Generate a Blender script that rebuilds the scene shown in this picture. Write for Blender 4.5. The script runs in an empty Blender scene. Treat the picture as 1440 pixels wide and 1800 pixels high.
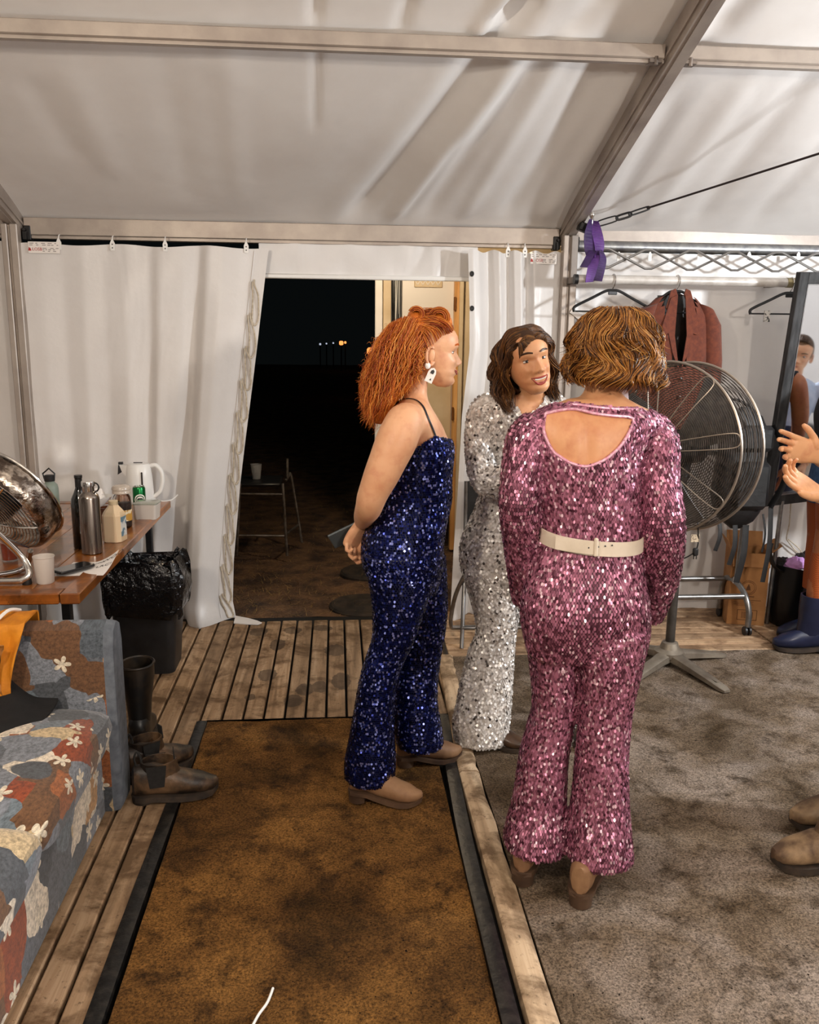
import bpy, bmesh, math, random
import numpy as np
from mathutils import Vector, Matrix, Euler
from mathutils.bvhtree import BVHTree
R = math.radians
PI = math.pi
scene = bpy.context.scene
COL = scene.collection

# ------------------------------------------------------------------ camera
CAM_H = 1.65
FPX = 1496.0
YAW, PITCH, ROLL = R(4.93), R(11.92), R(0.63)
_fw = Vector((math.sin(YAW)*math.cos(PITCH), math.cos(YAW)*math.cos(PITCH), -math.sin(PITCH)))
_rt0 = Vector((math.cos(YAW), -math.sin(YAW), 0.0))
_up0 = _rt0.cross(_fw)
_rt = _rt0*math.cos(ROLL) + _up0*math.sin(ROLL)
_up = _up0*math.cos(ROLL) - _rt0*math.sin(ROLL)
cam_data = bpy.data.cameras.new('camera')
cam_data.sensor_fit = 'HORIZONTAL'
cam_data.sensor_width = 36.0
cam_data.lens = 36.0*FPX/1440.0
cam_data.clip_start = 0.05
cam_data.clip_end = 300
cam = bpy.data.objects.new('camera', cam_data)
COL.objects.link(cam)
cam.matrix_world = Matrix(((_rt.x, _up.x, -_fw.x, 0), (_rt.y, _up.y, -_fw.y, 0), (_rt.z, _up.z, -_fw.z, CAM_H), (0, 0, 0, 1)))
scene.camera = cam
scene.view_settings.view_transform = 'Standard'
scene.view_settings.look = 'None'
scene.view_settings.gamma = 1.0
scene.view_settings.use_curve_mapping = False
scene.view_settings.exposure = 0.08

# ------------------------------------------------------------------ world: night sky
world = bpy.data.worlds.new('night')
scene.world = world
world.use_nodes = True
world.node_tree.nodes['Background'].inputs[0].default_value = (0.0022, 0.0028, 0.0029, 1)
world.node_tree.nodes['Background'].inputs[1].default_value = 1.0

# ------------------------------------------------------------------ lamps of the tent
def lamp(name, kind, loc, power, color, size=0.1, rot=(0, 0, 0), sy=None):
    d = bpy.data.lights.new(name, kind)
    d.energy = power
    d.color = color
    if kind == 'AREA':
        d.size = size
        if sy: d.shape = 'RECTANGLE'; d.size_y = sy
    else:
        d.shadow_soft_size = size
    o = bpy.data.objects.new(name, d)
    COL.objects.link(o)
    o.location = loc
    o.rotation_euler = rot
    return o
KEY_LAMP = (3.45, 2.25, 2.02)      # white work lamp in the right-hand bay
WARM_LAMP = (-1.15, 0.45, 2.42)    # warm lamp above left, behind the camera
RIDGE_LAMP = (1.95, -0.8, 2.05)     # second warm lamp behind the camera
lamp('lamp_light', 'POINT', KEY_LAMP, 250, (0.93, 0.97, 1.0), 0.10)
lamp('lamp_light', 'POINT', WARM_LAMP, 115, (1.0, 0.86, 0.70), 0.07)
lamp('lamp_light', 'POINT', RIDGE_LAMP, 185, (1.0, 0.90, 0.79), 0.09)

# ------------------------------------------------------------------ helpers
def ray(x, y):
    return _fw + _rt*((x-720)/FPX) - _up*((y-900)/FPX)
def at(x, y, Y):
    d = ray(x, y); t = Y/d.y
    return Vector((d.x*t, Y, CAM_H+d.z*t))
def atz(x, y, z=0.0):
    d = ray(x, y); t = (z-CAM_H)/d.z
    return Vector((d.x*t, d.y*t, z))
def atx(x, y, X):
    d = ray(x, y); t = X/d.x
    return Vector((X, d.y*t, CAM_H+d.z*t))
def pxof(p):
    d = Vector(p)-Vector((0, 0, CAM_H)); z = d.dot(_fw)
    return (720+FPX*d.dot(_rt)/z, 900-FPX*d.dot(_up)/z)
def lerp(a, b, t): return a+(b-a)*t
def interp(tab, v):
    if v <= tab[0][0]: return tab[0][1]
    for (a, b), (c, d) in zip(tab, tab[1:]):
        if v <= c: return b+(d-b)*(v-a)/(c-a) if c > a else d
    return tab[-1][1]

class MB:
    """collects geometry for ONE mesh"""
    def __init__(s): s.v = []; s.f = []; s.m = []; s.cur = 0
    def add(s, vs, fs):
        o = len(s.v)
        s.v.extend([tuple(p) for p in vs])
        s.f.extend([tuple(i+o for i in f) for f in fs])
        s.m.extend([s.cur]*len(fs))
        return s
    def join(s, o): return s.add(o.v, o.f)
    def xf(s, M):
        s.v = [tuple(M @ Vector(p)) for p in s.v]; return s
    def box(s, c, d, rot=None, bev=0.0):
        hx, hy, hz = d[0]/2, d[1]/2, d[2]/2
        if bev > 0:
            b = min(bev, hx*.9, hy*.9, hz*.9)
            vs = []
            for sx in (-1, 1):
                for sy in (-1, 1):
                    for sz in (-1, 1):
                        vs += [(sx*(hx-b), sy*(hy-b), sz*hz), (sx*(hx-b), sy*hy, sz*(hz-b)), (sx*hx, sy*(hy-b), sz*(hz-b))]
            bm = bmesh.new()
            for p in vs: bm.verts.new(p)
            r = bmesh.ops.convex_hull(bm, input=bm.verts)
            bm.verts.index_update()
            vs = [tuple(v.co) for v in bm.verts]; fs = [[v.index for v in f.verts] for f in bm.faces]
            bm.free()
        else:
            vs = [(x, y, z) for x in (-hx, hx) for y in (-hy, hy) for z in (-hz, hz)]
            fs = [(0, 1, 3, 2), (4, 6, 7, 5), (0, 4, 5, 1), (2, 3, 7, 6), (0, 2, 6, 4), (1, 5, 7, 3)]
        Mx = Matrix.Translation(Vector(c))
        if rot is not None: Mx = Mx @ (rot if isinstance(rot, Matrix) else Euler(rot).to_matrix().to_4x4())
        return s.add([Mx @ Vector(p) for p in vs], fs)
    def bar(s, a, b, w, h, upv=(0, 0, 1)):
        a = Vector(a); b = Vector(b); d = b-a; L = d.length; d.normalize()
        u = Vector(upv); sd = d.cross(u)
        if sd.length < 1e-4: sd = d.cross(Vector((1, 0, 0)))
        sd.normalize(); u = sd.cross(d)
        vs = []
        for p in (a, b):
            for i, j in ((-1, -1), (1, -1), (1, 1), (-1, 1)): vs.append(p+sd*(w/2*i)+u*(h/2*j))
        return s.add(vs, [(3, 2, 1, 0), (4, 5, 6, 7), (0, 1, 5, 4), (1, 2, 6, 5), (2, 3, 7, 6), (3, 0, 4, 7)])
    def tube(s, pts, r, n=8, closed=False, caps=True, flat=None):
        pts = [Vector(p) for p in pts]; m = len(pts)
        rs = r if isinstance(r, (list, tuple)) else [r]*m
        T = []
        for i in range(m):
            if closed: t = pts[(i+1) % m]-pts[i-1]
            else: t = pts[min(i+1, m-1)]-pts[max(i-1, 0)]
            if t.length < 1e-9: t = Vector((0, 0, 1))
            T.append(t.normalized())
        u = T[0].orthogonal().normalized() if flat is None else (Vector(flat)-T[0]*Vector(flat).dot(T[0])).normalized()
        vs = []
        for i in range(m):
            if flat is not None: u = Vector(flat)
            u = (u-T[i]*u.dot(T[i]))
            if u.length < 1e-6: u = T[i].orthogonal()
            u.normalize(); w = T[i].cross(u)
            ri = rs[i]; ra, rb = ri if isinstance(ri, (list, tuple)) else (ri, ri)
            for k in range(n):
                a = 2*PI*k/n
                vs.append(pts[i]+u*(math.cos(a)*ra)+w*(math.sin(a)*rb))
        fs = []
        for i in range(m if closed else m-1):
            j = (i+1) % m
            for k in range(n):
                l = (k+1) % n
                fs.append((i*n+k, i*n+l, j*n+l, j*n+k))
        if caps and not closed:
            fs.append(tuple(range(n-1, -1, -1))); fs.append(tuple((m-1)*n+k for k in range(n)))
        return s.add(vs, fs)
    def lathe(s, prof, n=24, c=(0, 0, 0), axis=None, cap=True, sx=1, sy=1):
        vs = []; m = len(prof)
        for r, z in prof:
            for k in range(n):
                a = 2*PI*k/n; vs.append((math.cos(a)*r*sx, math.sin(a)*r*sy, z))
        fs = [(i*n+k, i*n+(k+1) % n, (i+1)*n+(k+1) % n, (i+1)*n+k) for i in range(m-1) for k in range(n)]
        if cap: fs += [tuple(range(n-1, -1, -1)), tuple((m-1)*n+k for k in range(n))]
        Mx = Matrix.Translation(Vector(c))
        if axis is not None: Mx = Mx @ Vector(axis).to_track_quat('Z', 'Y').to_matrix().to_4x4()
        return s.add([Mx @ Vector(p) for p in vs], fs)
    def ball(s, c, r, n=12, m=8):
        rr = r if isinstance(r, (list, tuple)) else (r, r, r)
        vs = [(c[0], c[1], c[2]-rr[2])]; fs = []
        for i in range(1, m):
            t = PI*i/m
            for k in range(n):
                a = 2*PI*k/n
                vs.append((c[0]+rr[0]*math.sin(t)*math.cos(a), c[1]+rr[1]*math.sin(t)*math.sin(a), c[2]-rr[2]*math.cos(t)))
        vs.append((c[0], c[1], c[2]+rr[2]))
        for k in range(n): fs.append((0, 1+(k+1) % n, 1+k))
        for i in range(m-2):
            for k in range(n):
                a = 1+i*n+k; b = 1+i*n+(k+1) % n
                fs.append((a, b, b+n, a+n))
        o = 1+(m-2)*n
        for k in range(n): fs.append((o+k, o+(k+1) % n, len(vs)-1))
        return s.add(vs, fs)
    def grid(s, fn, nu, nv):
        vs = [fn(i/nu, j/nv) for j in range(nv+1) for i in range(nu+1)]
        fs = [(j*(nu+1)+i, j*(nu+1)+i+1, (j+1)*(nu+1)+i+1, (j+1)*(nu+1)+i) for j in range(nv) for i in range(nu)]
        return s.add(vs, fs)
    def sheet(s, fn, nu, nv, th=0.003):
        """grid with thickness (both sides, closed rim)"""
        g = MB().grid(fn, nu, nv)
        me = g.mesh('tmp'); nrm = [v.normal.copy() for v in me.vertices]; bpy.data.meshes.remove(me)
        n0 = len(g.v)
        vs = g.v+[tuple(Vector(p)-nrm[i]*th) for i, p in enumerate(g.v)]
        fs = list(g.f)+[tuple(i+n0 for i in reversed(f)) for f in g.f]
        w = nu+1
        rim = [i for i in range(w)]+[j*w+nu for j in range(1, nv+1)]+[nv*w+i for i in range(nu-1, -1, -1)]+[j*w for j in range(nv-1, 0, -1)]
        for a, b in zip(rim, rim[1:]+rim[:1]): fs.append((b, a, a+n0, b+n0))
        return s.add(vs, fs)
    def loft(s, rings, caps=True):
        n = len(rings[0]); vs = [p for r in rings for p in r]
        fs = [(i*n+k, i*n+(k+1) % n, (i+1)*n+(k+1) % n, (i+1)*n+k) for i in range(len(rings)-1) for k in range(n)]
        if caps: fs += [tuple(range(n-1, -1, -1)), tuple((len(rings)-1)*n+k for k in range(n))]
        return s.add(vs, fs)
    def prism(s, poly, th, M=None, fan=True):
        """2-D outline in local XZ, extruded along Y by th (centred)"""
        n = len(poly); vs = [(x, -th/2, z) for x, z in poly]+[(x, th/2, z) for x, z in poly]
        fs = [tuple(range(n)), tuple(range(2*n-1, n-1, -1))]+[(k, k+n, (k+1) % n+n, (k+1) % n) for k in range(n)]
        if M is not None: vs = [M @ Vector(p) for p in vs]
        return s.add(vs, fs)
    def mesh(s, name):
        me = bpy.data.meshes.new(name)
        me.from_pydata(s.v, [], s.f)
        me.update()
        return me
    def build(s, name, mats, parent=None, smooth=True, world=False, recalc=True, angle=40):
        me = s.mesh(name)
        if recalc:
            bm = bmesh.new(); bm.from_mesh(me)
            bmesh.ops.recalc_face_normals(bm, faces=bm.faces)
            bm.to_mesh(me); bm.free()
        if any(s.m): me.polygons.foreach_set('material_index', s.m)
        return link(name, me, mats, parent, smooth, world, angle)

def link(name, me, mats, parent=None, smooth=True, world=False, angle=40):
    if not isinstance(mats, (list, tuple)): mats = [mats]
    for m in mats: me.materials.append(m)
    if world and parent is not None:
        o = parent
        off = Vector((0, 0, 0))
        while o is not None: off += o.location; o = o.parent
        me.transform(Matrix.Translation(-off))
    if smooth:
        me.polygons.foreach_set('use_smooth', [True]*len(me.polygons))
        try: me.set_sharp_from_angle(angle=R(angle))
        except Exception: pass
    me.update()
    o = bpy.data.objects.new(name, me)
    COL.objects.link(o)
    if parent is not None: o.parent = parent
    return o
def tag(o, label=None, cat=None, group=None, kind=None):
    if label: o['label'] = label
    if cat: o['category'] = cat
    if group: o['group'] = group
    if kind: o['kind'] = kind
    return o
def thing(name, label, cat, loc=(0, 0, 0), rz=0.0, group=None):
    o = bpy.data.objects.new(name, None)
    o.empty_display_size = 0.05
    COL.objects.link(o)
    o.location = loc; o.rotation_euler = (0, 0, rz)
    return tag(o, label, cat, group)
def copy_tree(o, parent=None):
    c = o.copy(); COL.objects.link(c); c.parent = parent
    for ch in o.children: copy_tree(ch, c)
    return c
def struct(o): o['kind'] = 'structure'; return o
def smoothpath(pts, n=6, closed=False):
    """Catmull-Rom through points"""
    P = [Vector(p) for p in pts]; out = []; m = len(P)
    for i in range(m if closed else m-1):
        if closed: a, b, c, d = P[i-1], P[i], P[(i+1) % m], P[(i+2) % m]
        else: a, b, c, d = P[max(i-1, 0)], P[i], P[i+1], P[min(i+2, m-1)]
        for k in range(n):
            t = k/n
            out.append(0.5*((2*b)+(c-a)*t+(2*a-5*b+4*c-d)*t*t+(3*b-a-3*c+d)*t**3))
    if not closed: out.append(P[-1])
    return out
def ease(t): t = max(0, min(1, t)); return t*t*(3-2*t)

# ------------------------------------------------------------------ materials
def newmat(name):
    m = bpy.data.materials.new(name); m.use_nodes = True
    nt = m.node_tree; b = nt.nodes['Principled BSDF']
    return m, nt, b
def nd(nt, t, **kw):
    n = nt.nodes.new(t)
    for k, v in kw.items(): setattr(n, k, v)
    return n
def rgb(c): return (c[0], c[1], c[2], 1)
def hexc(h):
    h = h.lstrip('#'); c = [int(h[i:i+2], 16)/255 for i in (0, 2, 4)]
    return tuple((x/12.92 if x <= .04045 else ((x+.055)/1.055)**2.4) for x in c)
def ramp(nt, fac, stops, interp='LINEAR'):
    r = nd(nt, 'ShaderNodeValToRGB'); r.color_ramp.interpolation = interp
    el = r.color_ramp.elements
    while len(el) < len(stops): el.new(0.5)
    for e, (p, c) in zip(el, stops): e.position = p; e.color = rgb(c)
    nt.links.new(fac, r.inputs[0]); return r.outputs[0]
def coords(nt, stretch=(1, 1, 1), kind='Object', rot=(0, 0, 0)):
    tc = nd(nt, 'ShaderNodeTexCoord'); mp = nd(nt, 'ShaderNodeMapping')
    mp.inputs['Scale'].default_value = stretch; mp.inputs['Rotation'].default_value = rot
    nt.links.new(tc.outputs[kind], mp.inputs[0]); return mp.outputs[0]
def noise(nt, vec, scale, detail=5, rough=.55, dist=0.0):
    n = nd(nt, 'ShaderNodeTexNoise'); n.inputs['Scale'].default_value = scale
    n.inputs['Detail'].default_value = detail; n.inputs['Roughness'].default_value = rough
    n.inputs['Distortion'].default_value = dist
    nt.links.new(vec, n.inputs['Vector']); return n.outputs['Fac']
def mix(nt, fac, a, b, mode='MIX'):
    m = nd(nt, 'ShaderNodeMix', data_type='RGBA', blend_type=mode)
    for i, v in ((0, fac), (6, a), (7, b)):
        if hasattr(v, 'is_linked') or isinstance(v, bpy.types.NodeSocket): nt.links.new(v, m.inputs[i])
        elif i == 0: m.inputs[0].default_value = v
        else: m.inputs[i].default_value = rgb(v)
    return m.outputs[2]
def math_(nt, op, a, b=None, c=None):
    m = nd(nt, 'ShaderNodeMath', operation=op)
    for i, v in enumerate((a, b, c)):
        if v is None: continue
        if isinstance(v, bpy.types.NodeSocket): nt.links.new(v, m.inputs[i])
        else: m.inputs[i].default_value = v
    return m.outputs[0]
def bumpn(nt, b, h, strength=.3, dist=.01):
    n = nd(nt, 'ShaderNodeBump'); n.inputs['Strength'].default_value = strength; n.inputs['Distance'].default_value = dist
    nt.links.new(h, n.inputs['Height']); nt.links.new(n.outputs[0], b.inputs['Normal'])
def mat(name, c1, c2=None, scale=6, rough=.5, metal=0, stretch=(1, 1, 1), lo=.35, hi=.65, bump=0, bscale=None, bdist=.004,
        spec=None, trans=0, ior=None, sss=0, coat=0, detail=6, emit=None, estr=1, alpha=None, sheen=0, kind='Object'):
    m, nt, b = newmat(name)
    b.inputs['Base Color'].default_value = rgb(c1); b.inputs['Roughness'].default_value = rough; b.inputs['Metallic'].default_value = metal
    v = None
    if c2 is not None or bump: v = coords(nt, stretch, kind)
    if c2 is not None:
        f = noise(nt, v, scale, detail)
        nt.links.new(ramp(nt, f, [(lo, c1), (hi, c2)]), b.inputs['Base Color'])
    if bump: bumpn(nt, b, noise(nt, v, bscale or scale*6, 4), bump, bdist)
    if spec is not None: b.inputs['Specular IOR Level'].default_value = spec
    if trans: b.inputs['Transmission Weight'].default_value = trans
    if ior: b.inputs['IOR'].default_value = ior
    if sss:
        b.inputs['Subsurface Weight'].default_value = sss; b.inputs['Subsurface Radius'].default_value = (.02, .008, .004); b.inputs['Subsurface Scale'].default_value = .3
    if coat: b.inputs['Coat Weight'].default_value = coat; b.inputs['Coat Roughness'].default_value = .08
    if emit: b.inputs['Emission Color'].default_value = rgb(emit); b.inputs['Emission Strength'].default_value = estr
    if alpha is not None: b.inputs['Alpha'].default_value = alpha
    if sheen: b.inputs['Sheen Weight'].default_value = sheen
    return m
# ================================================================== SETTING
WY = 4.85                       # plane of the back tent wall
EY, EZ, SL = 4.92, 2.2, 0.335   # eave line and roof slope
RIDGE_Y = 0.4
FRONT_Y = 2*RIDGE_Y-EY
BAYS = [-4.67, -1.69, 1.285, 4.26, 7.24]
def roof_z(Y): return EZ+(EY-Y)*SL if Y >= RIDGE_Y else EZ+(Y-FRONT_Y)*SL

# ---- materials of the setting
def pvc(name, c1, c2, rough=.42, bs=2.2, bstr=.25):
    m, nt, b = newmat(name)
    v = coords(nt)
    f = noise(nt, v, 1.3, 6, .6)
    nt.links.new(ramp(nt, f, [(.35, c1), (.65, c2)]), b.inputs['Base Color'])
    b.inputs['Roughness'].default_value = rough
    v2 = coords(nt, (1, 1, .35))
    h1 = noise(nt, v2, bs, 3, .5, .6); h2 = noise(nt, v, 22, 3)
    h = math_(nt, 'ADD', h1, math_(nt, 'MULTIPLY', h2, .06))
    bumpn(nt, b, h, bstr, .06)
    b.inputs['Specular IOR Level'].default_value = .45
    return m
M_ROOF = pvc('roof_vinyl', hexc('e9e5e2'), hexc('f3f1ef'), .5, 1.6, .18)
M_WALL = pvc('wall_vinyl', hexc('d8d4d1'), hexc('e4e1df'), .36, 2.4, .28)
M_ALU = mat('aluminium', hexc('b3a89e'), hexc('9c9189'), 5, .42, .45, (1, 1, 1), bump=.08, bscale=120)
M_ALU_DK = mat('dirty_aluminium', hexc('8d8178'), hexc('5f564f'), 14, .5, .5, bump=.1, bscale=90)
M_STEEL = mat('galvanised_steel', hexc('a9a9a7'), hexc('86868a'), 24, .35, .85)
M_CHROME = mat('chrome', hexc('d5d3d0'), None, rough=.14, metal=1)
M_BLACK = mat('black_plastic', hexc('141415'), hexc('202022'), 18, .42)
M_BLACKM = mat('black_metal', hexc('1c1c1e'), hexc('2c2b2b'), 14, .45, .4)
M_WHITEP = mat('white_plastic', hexc('ecebe8'), None, rough=.32)
M_ROPE = mat('white_rope', hexc('d8cdbc'), hexc('b5a68f'), 60, .8)

def wood(name, c1, c2, c3, axis, rough=.7, sc=1.0, dirt=None):
    m, nt, b = newmat(name)
    st = [26, 26, 26]; st[axis] = 1.6
    oi = nd(nt, 'ShaderNodeObjectInfo')
    tc = nd(nt, 'ShaderNodeTexCoord'); add = nd(nt, 'ShaderNodeVectorMath', operation='ADD')
    sc3 = nd(nt, 'ShaderNodeVectorMath', operation='SCALE'); sc3.inputs[3].default_value = 17.0
    cmb = nd(nt, 'ShaderNodeCombineXYZ')
    for i in range(3): nt.links.new(oi.outputs['Random'], cmb.inputs[i])
    nt.links.new(cmb.outputs[0], sc3.inputs[0]); nt.links.new(tc.outputs['Object'], add.inputs[0]); nt.links.new(sc3.outputs[0], add.inputs[1])
    mp = nd(nt, 'ShaderNodeMapping'); mp.inputs['Scale'].default_value = tuple(s*sc for s in st); nt.links.new(add.outputs[0], mp.inputs[0])
    f = noise(nt, mp.outputs[0], 1.0, 8, .62, .8)
    col = ramp(nt, f, [(.28, c1), (.5, c2), (.72, c3)])
    if dirt:
        vw = coords(nt, (1, 1, 1), 'Object')
        d = noise(nt, add.outputs[0], 7, 7, .65, .4)
        col = mix(nt, ramp(nt, d, [(.46, (0, 0, 0)), (.62, (1, 1, 1))]), col, dirt)
        if axis == 1:      # wet shoe prints trodden onto the deck
            ps = nd(nt, 'ShaderNodeNewGeometry').outputs['Position']; sxyz = nd(nt, 'ShaderNodeSeparateXYZ'); nt.links.new(ps, sxyz.inputs[0])
            wob = noise(nt, ps, 40, 3)
            tot = None
            for (fx, fy, ra, rb) in ((488, 1133, .050, .10), (470, 1186, .055, .09), (536, 1212, .05, .085), (562, 1207, .045, .08), (600, 1196, .055, .12), (515, 1232, .05, .08), (590, 1142, .07, .10), (455, 1110, .06, .08), (515, 1108, .06, .07), (566, 1104, .07, .06), (440, 1225, .03, .04)):
                q = atz(fx, fy)
                e = math_(nt, 'ADD', math_(nt, 'POWER', math_(nt, 'MULTIPLY', math_(nt, 'ABSOLUTE', math_(nt, 'SUBTRACT', sxyz.outputs[0], q.x)), 1/ra), 2.0), math_(nt, 'POWER', math_(nt, 'MULTIPLY', math_(nt, 'ABSOLUTE', math_(nt, 'SUBTRACT', sxyz.outputs[1], q.y)), 1/rb), 2.0))
                k_ = math_(nt, 'LESS_THAN', math_(nt, 'ADD', e, math_(nt, 'MULTIPLY', wob, .9)), 1.15)
                tot = k_ if tot is None else math_(nt, 'MAXIMUM', tot, k_)
            col = mix(nt, math_(nt, 'MULTIPLY', tot, .62), col, hexc('2c2016'))
        d2 = noise(nt, add.outputs[0], 55, 4, .7)
        col = mix(nt, ramp(nt, d2, [(.60, (0, 0, 0)), (.70, (.75, .75, .75))]), col, tuple(x*.45 for x in dirt))
    vb = math_(nt, 'MULTIPLY_ADD', oi.outputs['Random'], .35, .80)
    col = mix(nt, 1.0, col, vb, 'MULTIPLY')
    nt.links.new(col, b.inputs['Base Color']); b.inputs['Roughness'].default_value = rough
    bumpn(nt, b, f, .35, .004)
    return m
M_PLANKY = wood('deck_plank_wood', hexc('6b543d'), hexc('987b5d'), hexc('b59a7c'), 1, .75, 1, hexc('62492f'))
M_PLANKX = wood('deck_plank_pale_wood', hexc('86684a'), hexc('b59473'), hexc('cdb08d'), 0, .7, 1, hexc('7b5d42'))
M_BEAM = wood('weathered_beam_wood', hexc('80694f'), hexc('b49a7c'), hexc('cdb698'), 1, .8, .8, hexc('6a543c'))

def carpet(name, cols, grain, dark):
    m, nt, b = newmat(name)
    v = coords(nt)
    big = noise(nt, v, 2.6, 7, .62, .5)
    col = ramp(nt, big, [(.30, cols[0]), (.46, cols[1]), (.62, cols[2])])
    st = noise(nt, v, 9, 6, .68, .3)
    col = mix(nt, ramp(nt, st, [(.50, (0, 0, 0)), (.66, (.8, .8, .8))]), col, dark)
    fine = noise(nt, v, grain, 4, .75)
    col = mix(nt, 1.0, col, ramp(nt, fine, [(.34, (.25, .23, .21)), (.50, (.95, .95, .95)), (.66, (1.7, 1.65, 1.6))]), 'MULTIPLY')
    sp = noise(nt, v, 75, 2, .5)
    col = mix(nt, ramp(nt, sp, [(.70, (0, 0, 0)), (.74, (1, 1, 1))]), col, tuple(x*.25 for x in dark))
    nt.links.new(col, b.inputs['Base Color']); b.inputs['Roughness'].default_value = .95
    b.inputs['Specular IOR Level'].default_value = .15
    bumpn(nt, b, math_(nt, 'ADD', fine, math_(nt, 'MULTIPLY', st, 1.2)), 1.0, .010)
    return m
M_MAT = carpet('brown_mat_pile', (hexc('38260f'), hexc('664622'), hexc('8a6232')), 150, hexc('2a1b0d'))
M_CARPET = carpet('grey_carpet_pile', (hexc('52422f'), hexc('7b6a58'), hexc('9c8d80')), 150, hexc('40311f'))
M_RUBBER = mat('black_edging', hexc('0d0d0d'), hexc('2e2a26'), 30, .38, .2, lo=.45, hi=.75, bump=.4, bscale=60)
M_SOIL = mat('dark_earth', hexc('35241a'), hexc('6f5136'), 7, .9, bump=1, bscale=40, bdist=.02)
M_UNDER = mat('underfloor', hexc('080706'), None, rough=.9)

# ---- floor: dark base with every deck plank a piece of its own
fl = MB().box((1.3, .4, -.065), (12.2, 9.06, .05)).build('floor', M_UNDER, smooth=False)
struct(fl)
def plank_mesh(L, w, th, axis):
    m = MB()
    d = (w, L, th) if axis == 1 else (L, w, th)
    m.box((0, 0, -th/2), d, bev=.004)
    return m
def planks(spec, axis, mt):
    cache = {}
    for (x, y, L, w, dz) in spec:
        k = (round(L, 2), round(w, 3))
        if k not in cache:
            me = plank_mesh(L, w, .03, axis).mesh('plank'); me.materials.append(mt); cache[k] = me
        o = bpy.data.objects.new('plank', cache[k]); COL.objects.link(o); o.parent = fl
        o.location = (x, y, dz)
rng = random.Random(5)
PP = 0.0905
spec = []
k = -9
while -.238+PP*k < .52:
    x = -.238+PP*(k+.5)
    if x < -.62: spec.append((x, 3.03, 3.5, PP-.011, rng.uniform(-.003, .001)))
    elif x < -.56: spec.append((x-.012, 3.03, 3.5, PP-.034, 0))
    else: spec.append((x, 4.12, 1.28, PP-.011, rng.uniform(-.003, .001)))
    k += 1
for k2 in range(9):                                  # planks hidden under the table side
    spec.append((-.238+PP*(-9.5-k2), 3.03, 3.5, PP-.011, 0))
planks(spec, 1, M_PLANKY)
spec = []
for k in range(8):
    y = 4.205+PP*k
    spec.append((1.475, y, 1.80, PP-.011, rng.uniform(-.002, .001)))
    spec.append((3.10, y, 1.42, PP-.011, rng.uniform(-.002, .001)))
planks(spec, 0, M_PLANKX)
# door sill planks under the black trim
# ---- carpets
def pile(name, x0, x1, y0, y1, top, mt, label, edge=.0):
    m = MB()
    def fn(u, v):
        x = lerp(x0, x1, u); y = lerp(y0, y1, v)
        return (x, y, top+.003*math.sin(x*9+y*4)*math.sin(y*7.3-x*3)+.0015*math.sin(x*31)*math.sin(y*27))
    m.sheet(fn, 60, 80, .012)
    o = m.build(name, mt)
    return tag(o, label, 'carpet')
pile('brown_mat', -.565, .388, -1.5, 3.466, -.004, M_MAT, 'mud stained brown floor mat between the black edgings in front of the deck')
pile('grey_carpet', .54, 6.9, -1.5, 4.158, -.004, M_CARPET, 'dirty grey brown carpet under the woman in pink and the big fan')
# ---- black edging strips and the weathered beam between the carpets
def edging(pts, w, h, mt, name):
    m = MB()
    P = [Vector(p) for p in pts]; P = smoothpath(P, 10)
    rn = random.Random(3)
    rings = []
    for i, p in enumerate(P):
        j = rn.uniform(-.003, .003)
        rings.append([(p.x-w/2, p.y, -.03), (p.x-w/2+.004, p.y, h*.75+j*.4), (p.x-w*.2, p.y, h+j*.5), (p.x+w*.2, p.y, h*.8+j), (p.x+w/2-.004, p.y, h*.5), (p.x+w/2, p.y, -.03)])
    m.loft(rings)
    return struct(m.build(name, mt))
edging([(-.60, -1.4, 0), (-.602, 1.8, 0), (-.594, 2.8, 0), (-.588, 3.46, 0)], .052, .004, M_RUBBER, 'trim_1')
edging([(.415, -1.4, 0), (.415, 1.8, 0), (.415, 2.4, 0), (.43, 2.9, 0), (.455, 3.46, 0)], .055, .006, M_RUBBER, 'trim_2')
edging([(.50, 3.46, 0), (.54, 3.9, 0), (.565, 4.3, 0), (.575, 4.75, 0)], .03, .004, M_RUBBER, 'trim_3')
bm_ = MB()
for (ya, yb) in ((-1.4, 2.945), (2.957, 4.15)):
    rings = []
    n = 26
    for i in range(n+1):
        y = lerp(ya, yb, i/n); xs = 0 if y < 3 else (y-3)*.05
        j = rng.uniform(-.004, .004)
        rings.append([(.455+xs, y, -.03), (.457+xs, y, .006), (.466+xs, y, .012+j*.4), (.52+xs+j, y, .011-j*.3), (.532+xs+j, y, .002), (.534+xs, y, -.03)])
    bm_.loft(rings)
b_ = struct(bm_.build('trim_4', M_BEAM))
edging([(-.57, 3.472, 0), (.5, 3.472, 0)], .01, 0, M_RUBBER, 'trim_5')

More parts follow.
